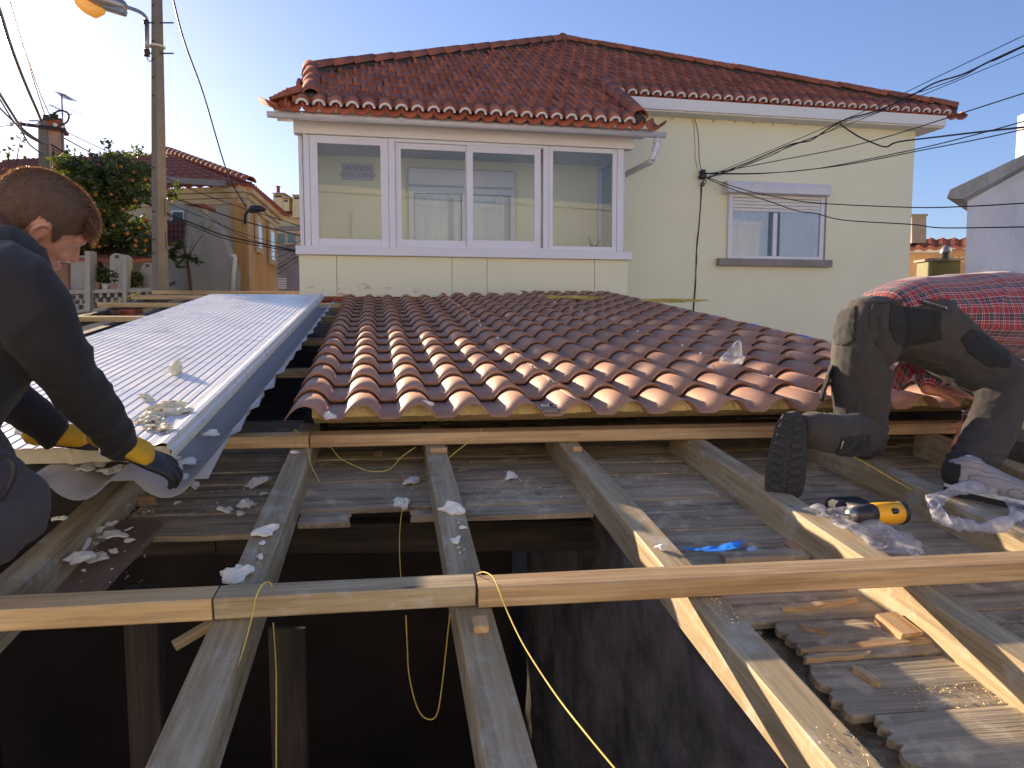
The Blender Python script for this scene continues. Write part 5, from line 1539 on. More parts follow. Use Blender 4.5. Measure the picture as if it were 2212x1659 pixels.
for x, y in ((70, 515), (185, 524), (305, 530), (424, 535), (528, 540), (641, 547), (766, 550), (889, 555)):
    p = at_plane(cx3(x), cy3(y), V0 + HV * VC, HV)
    bm = bmesh.new(); add_box(bm, p, (0.03, 0.05, 0.1), None, 0.004); from_bm('clip', bm, M['cream_cable'], cc)
# left: cables to the wire pole
K4 = lambda L: [(x * k4, y * k4) for x, y in L]
cable(K4([(-60, -40), (0, 110), (80, 370), (170, 620), (260, 840), (335, 1010), (385, 1130)]), 9.5, 14.3, 0.026, 'grey_cable', 'thick grey cable bundle coming down from the upper left corner', k=4)
cable(K4([(60, -80), (90, 20), (180, 330), (250, 545), (330, 805), (415, 1065)]), 9.5, 14.3, 0.011, 'grey_cable', 'thin cable from the top left beside the thick bundle')
cable(K4([(60, -80), (95, 30), (190, 350), (262, 560), (370, 860), (470, 1090)]), 9.5, 14.3, 0.009, 'grey_cable', 'second thin cable from the top left, ending right of the wire pole')
cable(K4([(-60, 780), (0, 880), (100, 1040), (190, 1180), (260, 1245), (350, 1305), (440, 1345)]), 10, 14.3, 0.022, 'grey_cable', 'thick cable from the left edge to the wire pole, upper one')
cable(K4([(-60, 840), (0, 930), (130, 1135), (250, 1262), (390, 1340)]), 10, 14.3, 0.014, 'grey_cable', 'thinner cable from the left edge to the wire pole')
cable(K4([(-60, 940), (0, 1010), (80, 1090), (190, 1205), (260, 1330), (340, 1400), (430, 1460)]), 10, 14.3, 0.014, 'grey_cable', 'lowest cable from the left edge, dipping below the wire pole arm')
cable(K4([(-60, 1190), (0, 1182), (105, 1167)]), 13, 14.3, 0.008, 'black_cable', 'short thin wire from the left edge to the cross-arm')
for i, (L, r, lab) in enumerate((
    ([(140, 283), (200, 312), (330, 372), (430, 416), (527, 450), (660, 492)], 0.008, 'thin cable from the cross-arm down to the right, topmost'),
    ([(138, 298), (235, 352), (330, 410), (430, 446), (527, 478), (660, 512)], 0.013, 'black cable crossing the tree and the ochre house, second from top'),
    ([(110, 312), (280, 415), (365, 462), (430, 488), (497, 512), (660, 545)], 0.017, 'thick black cable sagging past the orange tree to the ochre house'),
    ([(112, 320), (250, 400), (365, 466), (430, 494), (500, 519), (660, 548)], 0.011, 'black cable just below the thick sagging one'),
    ([(178, 344), (330, 424), (440, 470), (527, 505), (600, 525), (660, 535)], 0.007, 'thin cable crossing the white lean-to'),
    ([(430, 452), (470, 480), (527, 512), (600, 534), (660, 548)], 0.006, 'short thin cable from the lean-to chimney to the right'))):
    cable(L, 14.3, 15.5, r, 'black_cable', lab)
P = [W(x, y, Y) for x, y, Y in ((366, -40, 11.9), (378, 15, 12.2), (400, 95, 13), (440, 205, 14.8), (492, 375, 17.5), (532, 447, 18.8))]
tag(curve('cable', P, 0.016, M['black_cable'], None, 6), 'twisted dotted cable slanting down from the lamp pole to the ochre house', 'cable')
for i, (y0, y1) in enumerate(((545, 518), (556, 530), (574, 540), (584, 548), (578, 551), (592, 560))):
    cable([(590, y0 + 3), (615, (y0 + y1) / 2 + 7), (640, y1 + 6), (665, y1 - 3)], 24, 20, 0.012, 'grey_cable', 'sunlit cable strand sagging beside the veranda corner', group='sunlit strands beside the veranda')
# ------------------------------------------------------------------ foam scraps
def scrap_mesh(seed, s, flat=0.4, n=9):
    """torn flake: ragged outline, uneven top, chipped edge"""
    r = random.Random(seed)
    bm = bmesh.new()
    asp = r.uniform(0.55, 0.85)
    ring0, ring1, ring2 = [], [], []
    n = 13
    for i in range(n):
        a = 2 * math.pi * i / n
        q = r.uniform(0.6, 1.15)
        x, y = math.cos(a) * q * s, math.sin(a) * q * s * asp
        h = flat * s * r.uniform(0.5, 1.0)
        cz_ = 0.12 * s * math.sin(a * 2 + seed)
        ring0.append(bm.verts.new((x * 0.96, y * 0.96, cz_)))
        ring1.append(bm.verts.new((x, y, cz_ + h * 0.6)))
        ring2.append(bm.verts.new((x * 0.62 + r.uniform(-.08, .08) * s, y * 0.62 + r.uniform(-.08, .08) * s, cz_ * 0.6 + h * r.uniform(0.9, 1.35))))
    ct = bm.verts.new((0, 0, flat * s * r.uniform(0.8, 1.3)))
    cb = bm.verts.new((0, 0, 0.0))
    for i in range(n):
        j = (i + 1) % n
        bm.faces.new((ring0[i], ring0[j], ring1[j], ring1[i]))
        bm.faces.new((ring1[i], ring1[j], ring2[j], ring2[i]))
        bm.faces.new((ring2[i], ring2[j], ct))
        bm.faces.new((ring0[j], ring0[i], cb))
    bmesh.ops.recalc_face_normals(bm, faces=bm.faces)
    bmesh.ops.subdivide_edges(bm, edges=bm.edges, cuts=1, use_grid_fill=True)
    for v in bm.verts: v.co += noise.noise_vector(v.co * (3.0 / s) + Vector((seed, 0, 0))) * s * 0.05 + noise.noise_vector(v.co * (9.0 / s)) * s * 0.04
    return bm
sid = [0]
def scrap(p, s, label, group=None, nrm=None, mat='foam', flat=0.42, tilt=0.35):
    sid[0] += 1
    bm = scrap_mesh(sid[0] * 13 + 5, s, flat)
    z = (nrm or NR)
    x = Vector((1, 0.1, 0)).cross(z).cross(z) * -1
    x.normalize(); y = z.cross(x)
    m = Matrix((x, y, z)).transposed().to_4x4(); m.translation = p
    m = m @ Matrix.Rotation(rnd.uniform(0, 6.28), 4, 'Z') @ Matrix.Rotation(rnd.uniform(-tilt, tilt), 4, 'X')
    o = from_bm('foam_scrap', bm, M[mat], None, m)
    return tag(o, label, 'foam scrap', group)
def szpx(p, px): return px / F * (p.y) * 0.62 * 1.9
G1 = 'foam scraps on the white panel'
for i, (x, y, w) in enumerate(((378, 806, 22), (362, 884, 36), (312, 858, 15), (322, 866, 12), (325, 907, 30), (352, 928, 26), (385, 892, 26), (300, 912, 14), (338, 900, 24), (330, 925, 20), (372, 935, 14), (345, 912, 16), (120, 905, 24), (60, 930, 26), (20, 900, 20))):
    p = at_plane(x, y, PF, pn)
    scrap(p + pn * 0.002, szpx(p, w), ('upright cream foam scrap standing alone in the middle of the white panel', 'largest pale foam flake lying on the white panel')[i] if i < 2 else 'pale foam scrap lying on the ribbed face of the white panel', G1, pn, 'foam_c', 0.3 if i else 0.9)
for (x, y, w, z) in ((452, 938, 20, -0.075), (400, 1000, 22, -0.09), (384, 1012, 14, -0.09), (362, 995, 22, -0.085), (210, 1000, 34, -0.075), (180, 1012, 24, -0.075), (240, 1018, 26, -0.085), (160, 995, 22, -0.06), (30, 1010, 24, -0.07), (390, 1030, 16, -0.1)):
    q = PP(0, 0, z); p = at_plane(x, y, q, pn)
    scrap(p, szpx(p, w), 'white foam scrap on the wavy sheet below the white panel', 'foam scraps on the wavy sheet', pn, 'foam', 0.28)
def on_deck(x, y): return onroof(x, y, HD - 0.004)
for (x, y, w, lab) in ((415, 1050, 20, 'thin foam flake on the boarding under the white panel edge'), (384, 1086, 9, 'small foam crumb alone on the boarding'), (563, 1045, 28, 'wide foam flake on the boarding left of the second rafter'),
                       (570, 1068, 11, 'upright cream foam sliver on the boarding by the second rafter'), (534, 1092, 22, 'curled foam piece at the boarding edge by the second rafter'), (484, 1104, 18, 'spiky foam piece at the broken boarding edge'),
                       (519, 1110, 11, 'small foam crumb at the broken boarding edge'), (868, 1088, 25, 'foam lump at the broken edge left of the middle rafter'), (889, 1042, 21, 'pale foam lump on the boarding left of the middle rafter'),
                       (1104, 1031, 20, 'flat foam sliver on the boarding right of the middle rafter')):
    p = on_deck(x, y); scrap(p, szpx(p, w), lab)
for (x, y, w, lab) in ((570, 1153, 32, 'white foam heap on the second rafter, above the smaller crumbs'), (566, 1174, 10, 'small foam crumb below the heap on the second rafter'), (562, 1203, 12, 'small foam scrap halfway down the second rafter'),
                       (512, 1246, 40, 'large white foam flake where the second rafter meets the near purlin'), (637, 978, 8, 'small foam crumb at the top of the second rafter'), (975, 1102, 26, 'crumpled white foam lump on the middle rafter'),
                       (985, 1168, 14, 'foam scrap on the sunlit part of the middle rafter'), (1000, 1140, 8, 'tiny foam crumb on the middle rafter'), (1425, 1184, 13, 'thin foam flake on the rafter beside the plaster wall'), (124, 1123, 15, 'foam scrap on the leftmost rafter')):
    p = onroof(x, y, HR - 0.003); scrap(p, szpx(p, w), lab, flat=0.4)
HB = HD - 0.026
for i, (x, y, w) in enumerate(((735, 1205, 42), (680, 1262, 40), (810, 1275, 66), (915, 1258, 52), (965, 1235, 32), (1048, 1245, 36), (660, 1395, 112), (955, 1358, 100), (1062, 1302, 44), (815, 1478, 92), (935, 1455, 50), (670, 1545, 110), (424, 1585, 38), (690, 1582, 30), (560, 1512, 56), (845, 1370, 40), (780, 1330, 40), (1180, 1100, 20), (1225, 1120, 16), (1060, 1100, 24))):
    p = onroof(x / 3.779, y / 3.779 + 823, HB - 0.004 * (i % 3))
    scrap(p + NR * (0.012 * (i % 4)), szpx(p, w / 3.779) * 0.95, ('broad white foam slab in the heap on the brown board' if i == 6 else 'angular cream-edged foam block in the heap on the brown board' if i == 7 else 'white foam scrap in the heap on the brown board'), 'foam scraps heaped on the brown board', flat=0.25)
for (x, y, w, lab) in ((714, 902, 17, 'white foam scrap in the first trough of the tiles'), (908, 880, 24, 'white foam wedge on the third tile crest')):
    p = onroof(x, y, HT - 0.03); scrap(p, szpx(p, w), lab, flat=0.5)
p = onroof(2000, 1368, HD - 0.004); scrap(p, szpx(p, 17), 'white foam scrap beside the fresh timber offcut', flat=0.6)
# crumbs and sawdust: nobody could count them
M['sawdust'] = simple('sawdust', srgb(214, 190, 142), 0.95, 0.25, 20, 0)
def specks(name, label, regions, n, size, mat, cat):
    bm = bmesh.new()
    r = random.Random(11)
    for (x0, y0, x1, y1, h, k) in regions:
        for _ in range(int(n * k)):
            p = onroof(r.uniform(x0, x1), r.uniform(y0, y1), h)
            if h > 0.85 and p.y < 2.42 and p.x < RX(0.80, p.y) and h < HB + 0.001 < h + 0.5 and h != HB: continue
            if h > 0.85 and 0.7 < p.y < 1.65 and p.x < RX(1.03, p.y): continue
            if HR - 0.01 < h < HR + 0.01 and min(abs(p.x - RX(q_[0], p.y)) for q_ in RAF) > 0.035: continue
            s = size * r.uniform(0.4, 1.5)
            a = Vector((r.gauss(0, 1), r.gauss(0, 1), 0.25 * r.gauss(0, 1))).normalized() * s * r.uniform(0.8, 2.6); b = Vector((-a.y, a.x, 0)).normalized() * s * 0.8
            p = p + NR * 0.0015
            q = [bm.verts.new(p - a), bm.verts.new(p + b), bm.verts.new(p + a), bm.verts.new(p + NR * s)]
            bm.faces.new((q[0], q[1], q[3])); bm.faces.new((q[1], q[2], q[3])); bm.faces.new((q[2], q[0], q[3])); bm.faces.new((q[0], q[2], q[1]))
    o = from_bm(name, bm, M[mat])
    return tag(o, label, cat, kind='stuff')
specks('foam_crumbs', 'white foam crumbs strewn over the boarding', [(360, 1000, 620, 1110, HD, 1), (650, 990, 930, 1090, HD, 0.6), (1000, 990, 1230, 1080, HD, 0.4), (160, 1120, 320, 1260, HB, 1.0), (980, 1080, 1010, 1230, HR, 0.4), (540, 1110, 610, 1240, HR, 0.5), (1350, 1000, 1700, 1170, HD, 0.25)], 55, 0.0022, 'foam', 'crumbs')
specks('sawdust', 'pale sawdust and shavings lying on boards and timbers', [(1900, 1290, 2212, 1500, HD - 0.002, 2.2), (1780, 1400, 2212, 1659, HD - 0.002, 2.2), (1250, 970, 1500, 1100, HD - 0.002, 0.8), (1000, 1040, 1240, 1095, HD - 0.002, 1.0), (1440, 1100, 1750, 1190, HD - 0.002, 0.7), (1480, 1290, 1700, 1350, HR - 0.001, 0.3), (1520, 1560, 1900, 1659, HR - 0.001, 0.5), (260, 1070, 340, 1120, HD - 0.002, 1.0), (1100, 1228, 1900, 1234, HP - 0.001, 0.0)], 420, 0.0016, 'sawdust', 'sawdust')

# ------------------------------------------------------------------ mortar rubble beside the plaster wall, and torn wood
def lump(p, s, mat, name, label, cat, group=None, amp=0.35):
    bm = bmesh.new(); bmesh.ops.create_icosphere(bm, subdivisions=2, radius=s)
    sd = rnd.random() * 90
    for v in bm.verts:
        k = 1 + amp * noise.fractal(v.co * (2.2 / s) + Vector((sd, 0, 0)), 0.8, 2, 3)
        v.co = Vector((v.co.x * k, v.co.y * k, v.co.z * k * 0.7))
    o = from_bm(name, bm, M[mat], None, Matrix.Translation(p))
    return tag(o, label, cat, group)
for i in range(7):
    t_ = i / 7
    x = 1600 + 330 * t_ + rnd.uniform(-22, 22); y = 1310 + 340 * t_ + rnd.uniform(-14, 14)
    p = onroof(x, y, HD + 0.03 + rnd.uniform(-0.01, 0.02))
    lump(p, rnd.uniform(0.006, 0.013), 'mortar_dust', 'mortar_lump', 'lump of crumbled mortar along the rotten edge of the boarding', 'rubble', 'mortar rubble beside the plaster wall')
p = on_deck(818, 981); lump(p, 0.028, 'mortar', 'mortar_lump', 'single grey mortar lump on the boarding below the purlin', 'rubble')
p = on_deck(1162, 1066); lump(p, 0.014, 'mortar', 'mortar_lump', 'small stone on the boarding right of the middle rafter', 'rubble')
def sliver(a, b, w, th, mat, label, cat='wood scrap', name='wood_scrap', group=None):
    """splintered stick with pointed ends"""
    a, b = Vector(a), Vector(b); L = (b - a).length
    bm = bmesh.new()
    n = 5
    rows = []
    for i in range(n + 1):
        s = i / n; k = min(1, 0.25 + 4 * min(s, 1 - s)) if i in (0, n) else 1
        ww = w * k * rnd.uniform(0.75, 1.1)
        c = Vector((-L / 2 + L * s, rnd.uniform(-0.15, 0.15) * w, rnd.uniform(-0.1, 0.1) * th))
        rows.append([bm.verts.new(c + Vector((0, y * ww / 2, z * th / 2))) for y, z in ((-1, -1), (1, -1), (1, 1), (-1, 1))])
    for i in range(n):
        for k in range(4): bm.faces.new((rows[i][k], rows[i][(k + 1) % 4], rows[i + 1][(k + 1) % 4], rows[i + 1][k]))
    bm.faces.new(rows[0][::-1]); bm.faces.new(rows[-1])
    return tag(from_bm(name, bm, M[mat], None, frame(a, b, NR)), label, cat, group)
H1 = HD - 0.012
for (xa, ya, xb, yb, w, lab) in ((1690, 1318, 1850, 1296, 0.02, 'split lath lying just below the near purlin'), (1730, 1408, 1990, 1386, 0.022, 'long reddish splinter along the torn board edge'),
                                 (1740, 1425, 1880, 1412, 0.016, 'short reddish splinter below the torn board edge'), (1920, 1395, 2090, 1378, 0.02, 'splinter leaning against the sunlit rafter'),
                                 (1980, 1366, 2100, 1390, 0.024, 'flat fresh splinter right of the offcut'), (1725, 1352, 1790, 1372, 0.018, 'dark splinter at the rotten board ends'),
                                 (1840, 1440, 1900, 1480, 0.02, 'broken lath end in the hole between the rotten boards')):
    sliver(onroof(xa, ya, H1), onroof(xb, yb, H1), w, 0.012, 'red_wood', lab)
def block(a, b, w, h, mat, label, cat='offcut', name='timber_offcut'):
    return timber(name, a, b, w, h, M[mat], label, cat, None, wob=0.003)
block(onroof(1915, 1322, HD - 0.035), onroof(1972, 1366, HD - 0.03), 0.062, 0.026, 'offcut', 'fresh pale timber offcut with rough sawn grain on the sunlit boards')
block(onroof(1713, 1168, HD - 0.012), onroof(1745, 1198, HD - 0.012), 0.05, 0.012, 'offcut', 'thin splintered offcut lying on the boards behind the near purlin')
block(onroof(1560, 1200, HD - 0.02), onroof(1740, 1192, HD - 0.02), 0.05, 0.018, 'deck_wood', 'loose grey board piece beside the blue tape')
block(onroof(1036, 1330, HR - 0.022), onroof(1040, 1352, HR - 0.018), 0.032, 0.018, 'red_wood', 'small wooden wedge under the purlin joint on the middle rafter')
block(onroof(298, 1072, HD - 0.03), onroof(335, 1069, HD - 0.03), 0.04, 0.03, 'red_wood', 'small square timber block under the white panel')
block(onroof(930, 966, HR - 0.02), onroof(966, 966, HR - 0.02), 0.03, 0.02, 'red_wood', 'small wooden wedge under the tile purlin on the middle rafter')
block(onroof(1238, 962, HR - 0.022), onroof(1256, 964, HR - 0.018), 0.03, 0.02, 'offcut', 'small pale wedge at the top of the rafter beside the plaster wall')
# hollow bricks on the far purlins
hb3 = root('hollow_brick', W(272, 676, 8.2), 'red hollow brick lying between the far left purlins', 'brick')
bm = bmesh.new(); q = W(258, 678, 8.2); add_box(bm, q, (0.11, 0.2, 0.07), None, 0.004); from_bm('shell', bm, M['brick'], hb3)
bm = bmesh.new(); add_box(bm, W(285, 676, 8.3), (0.16, 0.2, 0.07), None, 0.004); from_bm('shell', bm, M['brick'], hb3)
for k in range(3):
    bm = bmesh.new(); add_box(bm, q + Vector((-0.033 + 0.033 * k, -0.101, 0)), (0.024, 0.004, 0.05)); from_bm('cell', bm, M['dark_metal'], hb3)

# ------------------------------------------------------------------ twine
def twine(L, label, rad=0.0016):
    P = [W(x, y, Y) for x, y, Y in L]
    return tag(curve('twine', P, rad, M['yellow_twine'], None, 6, 5), label, 'twine')
yp = 1.565
twine([(1030, 1240, 1.66), (1045, 1236, 1.64), (1065, 1247, 1.60), (1080, 1280, 1.55), (1100, 1330, 1.5), (1135, 1400, 1.4), (1200, 1500, 1.25), (1270, 1590, 1.1), (1345, 1680, 1.0)], 'yellow twine trailing from the purlin joint to the lower right')
twine([(590, 1275, 1.6), (583, 1258, 1.57), (568, 1262, 1.55), (553, 1290, 1.53), (545, 1330, 1.5), (520, 1420, 1.42), (480, 1520, 1.33), (452, 1610, 1.25), (440, 1690, 1.2)], 'yellow twine looped over the near purlin, trailing down the second rafter')
twine([(590, 1345, 1.64), (594, 1400, 1.64), (597, 1480, 1.62), (597, 1690, 1.6)], 'yellow twine hanging straight down into the opening left of the middle')
twine([(877, 1330, 1.7), (880, 1400, 1.72), (884, 1460, 1.74), (900, 1525, 1.75), (920, 1552, 1.75), (943, 1545, 1.74), (955, 1480, 1.73), (966, 1380, 1.7), (972, 1325, 1.66)], 'yellow twine hanging in a loop inside the dark opening')
twine([(875, 1080, 2.46), (866, 1120, 2.42), (863, 1180, 2.4), (866, 1250, 2.38)], 'thin twine hanging from the broken boarding edge')
twine([(640, 962, 2.72), (637, 928, 2.83), (648, 940, 2.82), (665, 975, 2.72), (672, 1005, 2.66), (690, 1040, 2.6)], 'twine loop over the purlin end at the second rafter')
twine([(712, 962, 2.84), (735, 990, 2.78), (760, 1003, 2.75), (800, 1018, 2.72), (840, 1014, 2.74), (870, 985, 2.8), (898, 966, 2.86)], 'twine sagging on the boarding between second and middle rafters')
twine([(1042, 925, 2.92), (1025, 945, 2.88), (990, 972, 2.84), (950, 1005, 2.8), (910, 1030, 2.72), (885, 1060, 2.62), (876, 1085, 2.5)], 'twine running from the purlin down across the middle rafter')
twine([(1835, 980, 2.7), (1920, 1030, 2.58), (2050, 1105, 2.42), (2140, 1160, 2.3), (2230, 1200, 2.2)], 'greenish line stretched along the rafter by the planted shoe', 0.002)
twine([(215, 662, 8.6), (300, 632, 9.6), (160, 690, 7.2), (165, 684, 7.0)], 'thin line across the far left purlins', 0.004)
for (cx_, cy_, lab) in ((1245, 645, 'tangle of straw-coloured twine at the top of the tiles, left one'), (1440, 652, 'tangle of straw-coloured twine at the top of the tiles, right one')):
    P = []
    c0_ = onroof(cx_, cy_, HT - 0.06)
    for i in range(40):
        P.append(c0_ + D2 * rnd.gauss(0, 0.16) + D1 * rnd.gauss(0, 0.1) + NR * (rnd.random() * 0.03))
    tag(curve('twine', P, 0.003, M['yellow_twine'], None, 4, 4), lab, 'twine')

# ------------------------------------------------------------------ plastic film, tape, drill, tape measure
t = NT('clear_plastic_film')
t.b.inputs['Base Color'].default_value = (0.9, 0.9, 0.94, 1); t.rough(0.18)
v = t.coord('Object'); t.bump(t.noise(v, 26, 5, 0.65), 0.9, 0.02)
tr_ = t.n('ShaderNodeBsdfTransparent'); tr_.inputs[0].default_value = (0.96, 0.96, 1, 1)
tl = t.n('ShaderNodeBsdfTranslucent'); tl.inputs[0].default_value = (0.85, 0.85, 0.88, 1)
m1_ = t.n('ShaderNodeMixShader', i_0=0.45); t.l(t.b.outputs[0], m1_.inputs[1]); t.l(tl.outputs[0], m1_.inputs[2])
m2_ = t.n('ShaderNodeMixShader'); t.l(m1_.outputs[0], m2_.inputs[2]); t.l(tr_.outputs[0], m2_.inputs[1])
fc = t.ramp(t.noise(v, 18, 4, 0.6), [(0.35, (0.16, 0.16, 0.16)), (0.65, (0.66, 0.66, 0.66))]); t.l(fc, m2_.inputs[0])
t.l(m2_.outputs[0], t.t.nodes['Material Output'].inputs['Surface'])
M['film'] = t.m
def film(rows, label, amp=0.012, sub=7, name='plastic_bag', mat='film', freq=22):
    """crumpled sheet through rows of points"""
    G = [catmull(r, sub) for r in rows]
    cols = list(zip(*G))
    GG = [catmull(list(c), sub) for c in cols]
    nx, ny = len(GG), len(GG[0])
    vs = []
    sd = rnd.random() * 50
    for i in range(nx):
        for j in range(ny):
            p = GG[i][j]
            d = noise.noise_vector(p * freq + Vector((sd, 0, 0))) * amp + noise.noise_vector(p * freq * 2.7) * amp * 0.5
            vs.append(p + d + NR * abs(d.x) * 0.6)
    fs = [(i * ny + j, i * ny + j + 1, (i + 1) * ny + j + 1, (i + 1) * ny + j) for i in range(nx - 1) for j in range(ny - 1)]
    o = mesh(name, vs, fs, M[mat], smooth=True)
    return tag(o, label, 'plastic')
def rw(L): return [W(x, y, Y) for x, y, Y in L]
film([rw([(1732, 1098, 2.22), (1765, 1090, 2.22), (1795, 1100, 2.2), (1830, 1098, 2.18)]),
      rw([(1770, 1112, 2.15), (1800, 1112, 2.14), (1835, 1118, 2.13), (1880, 1128, 2.1)]),
      rw([(1800, 1130, 2.07), (1850, 1135, 2.06), (1900, 1140, 2.05), (1950, 1150, 2.04)]),
      rw([(1860, 1165, 2.0), (1905, 1178, 1.99), (1950, 1182, 1.98), (1995, 1185, 1.98)]),
      rw([(1900, 1190, 1.95), (1930, 1196, 1.94), (1965, 1196, 1.94), (1998, 1192, 1.95)])], 'white translucent plastic bag draped over the rafter beside the drill', 0.014)
film([rw([(1520, 795, 4.05), (1535, 800, 4.02), (1550, 806, 4.0), (1560, 812, 3.98)]),
      rw([(1535, 790, 4.1), (1552, 794, 4.05), (1568, 798, 4.03), (1578, 800, 4.0)]),
      rw([(1560, 770, 4.1), (1574, 772, 4.06), (1588, 780, 4.04), (1600, 785, 4.04)]),
      rw([(1590, 742, 4.12), (1598, 740, 4.1), (1606, 748, 4.08), (1606, 764, 4.06)])], 'scrap of clear plastic bag standing up on the tiles', 0.02, 6, freq=14)
bm = bmesh.new()
cR = W(2108, 1092, 2.42); P = []
for i in range(37):
    a = 2 * math.pi * i / 36
    P.append(onroof(2108 + 92 * math.cos(a) + 8 * math.sin(3 * a), 1096 + 42 * math.sin(a) + 5 * math.cos(5 * a), HR - 0.035 - 0.02 * math.sin(a * 3)))
rings = add_tube(bm, P, [(0.02 + 0.008 * math.sin(i * 1.3), 0.013 + 0.006 * math.cos(i * 2.1)) for i in range(37)], 14, False)
for v in bm.verts: v.co += noise.noise_vector(v.co * 45) * 0.014
tag(from_bm('plastic_wrap', bm, M['film'], smooth=True), 'ring of crumpled clear plastic wrap around the planted shoe', 'plastic')
film([rw([(2180, 1100, 2.36), (2200, 1110, 2.35), (2225, 1120, 2.34)]), rw([(2185, 1125, 2.3), (2205, 1130, 2.29), (2230, 1140, 2.28)]), rw([(2190, 1140, 2.26), (2210, 1150, 2.25), (2235, 1160, 2.24)])], 'wisp of clear plastic at the right edge beside the wrap ring', 0.012)
M['blue_tape'] = simple('bright_blue_tape', srgb(30, 120, 214), 0.4, 0.06, 8, 0.2, 40)
film([rw([(1468, 1178, 2.02), (1500, 1182, 2.02), (1540, 1178, 2.03), (1580, 1172, 2.04), (1610, 1168, 2.05)]), rw([(1478, 1184, 2.0), (1510, 1190, 1.99), (1545, 1188, 2.0), (1580, 1180, 2.01), (1602, 1178, 2.02)]), rw([(1495, 1190, 1.98), (1520, 1195, 1.97), (1548, 1194, 1.98), (1575, 1188, 1.99), (1595, 1184, 2.0)])], 'strip of bright blue tape lying on the boards behind the near purlin', 0.006, name='blue_tape', mat='blue_tape')
M['blue_paper'] = simple('pale_blue_paper', srgb(150, 176, 214), 0.7, 0.15, 20, 0.4, 30)
p = onroof(1624, 1192, HD - 0.006); o = scrap(p, 0.022, 'crumpled pale blue paper scrap beside the blue tape', mat='blue_paper', flat=0.7); o.name = 'paper_scrap'; o['category'] = 'paper scrap'
# cordless drill lying on its side
M['drill_yellow'] = simple('yellow_plastic', srgb(222, 160, 24), 0.45, 0.05, 6, 0.1, 80)
M['drill_black'] = simple('black_plastic', srgb(34, 34, 38), 0.5, 0.1, 6, 0.15, 80)
dB = W(1946, 1108, 2.13); dA = W(1832, 1112, 2.08)
dr_ = root('cordless_drill', (dA + dB) / 2, 'yellow and black cordless drill lying on the boards', 'drill')
ax = (dB - dA).normalized()
def dpt(f_, o=Vector((0, 0, 0))): return dA + (dB - dA) * f_ + o
bm = bmesh.new(); add_tube(bm, [dpt(0.45), dpt(0.48), dpt(0.75), dpt(0.95), dpt(0.985)], [0.027, 0.032, 0.033, 0.032, 0.026], 18); body_ = from_bm('body', bm, M['drill_yellow'], dr_, smooth=True)
bm = bmesh.new(); add_tube(bm, [dpt(0.95), dpt(0.96), dpt(1.03), dpt(1.05)], [0.0335, 0.0345, 0.033, 0.024], 18); from_bm('end_cap', bm, M['drill_black'], dr_, smooth=True)
bm = bmesh.new(); add_tube(bm, [dpt(0.10), dpt(0.14), dpt(0.28), dpt(0.30), dpt(0.45)], [0.014, 0.024, 0.027, 0.029, 0.030], 18); from_bm('chuck', bm, M['drill_black'], dr_, smooth=True)
bm = bmesh.new(); add_tube(bm, [dpt(0.0), dpt(0.12)], [0.014, 0.02], 14); from_bm('chuck_nose', bm, M['steel'], dr_, smooth=True)
bm = bmesh.new(); add_tube(bm, [dpt(-0.2), dpt(0.02)], 0.0035, 8); from_bm('bit', bm, M['steel'], dr_)
bm = bmesh.new(); q = dpt(0.78, Vector((0.0, -0.028, 0.012))); add_box(bm, (0, 0, 0), (0.022, 0.014, 0.02), None, 0.003); from_bm('switch', bm, M['drill_black'], body_, frame(q - ax * 0.01, q + ax * 0.01, Vector((0, -0.5, 0.8))))
hB = W(1800, 1095, 2.3)
bm = bmesh.new(); add_tube(bm, [dpt(0.72), dpt(0.68) .lerp(hB, 0.4), dpt(0.6).lerp(hB, 0.75)], [(0.018, 0.022), (0.016, 0.02), (0.018, 0.022)], 12); from_bm('handle', bm, M['drill_black'], dr_, smooth=True)
bm = bmesh.new(); add_box(bm, (0, 0, 0), (0.115, 0.075, 0.055), None, 0.01); from_bm('battery', bm, M['drill_black'], dr_, Matrix.Translation(W(1830, 1096, 2.28)) @ Matrix.Rotation(R(8), 4, 'Z'))
bm = bmesh.new(); add_box(bm, (0, 0, 0), (0.03, 0.078, 0.02), None, 0.002); from_bm('battery_latch', bm, M['drill_yellow'], dr_, Matrix.Translation(W(1822, 1094, 2.265)) @ Matrix.Rotation(R(8), 4, 'Z'))
# tape measure on the tiles
M['grey_plastic'] = simple('grey_plastic', srgb(120, 112, 108), 0.45, 0.1, 10, 0.1, 60)
tm_p = onroof(1186, 893, HT - 0.012)
tm = root('tape_measure', tm_p, 'small grey tape measure at the front edge of the tiles', 'tape measure')
m = frame(tm_p - D2 * 0.03, tm_p + D2 * 0.03, NR)
bm = bmesh.new(); add_box(bm, (0, 0, 0.014), (0.075, 0.055, 0.026), None, 0.008); from_bm('case', bm, M['grey_plastic'], tm, m)
bm = bmesh.new(); add_box(bm, (0, 0, 0.0305), (0.06, 0.04, 0.005), None, 0.002); from_bm('cover', bm, M['steel'], tm, m)
bm = bmesh.new(); add_box(bm, (0.006, 0.0, 0.037), (0.018, 0.01, 0.008), None, 0.002); from_bm('clip', bm, M['dark_metal'], tm, m)
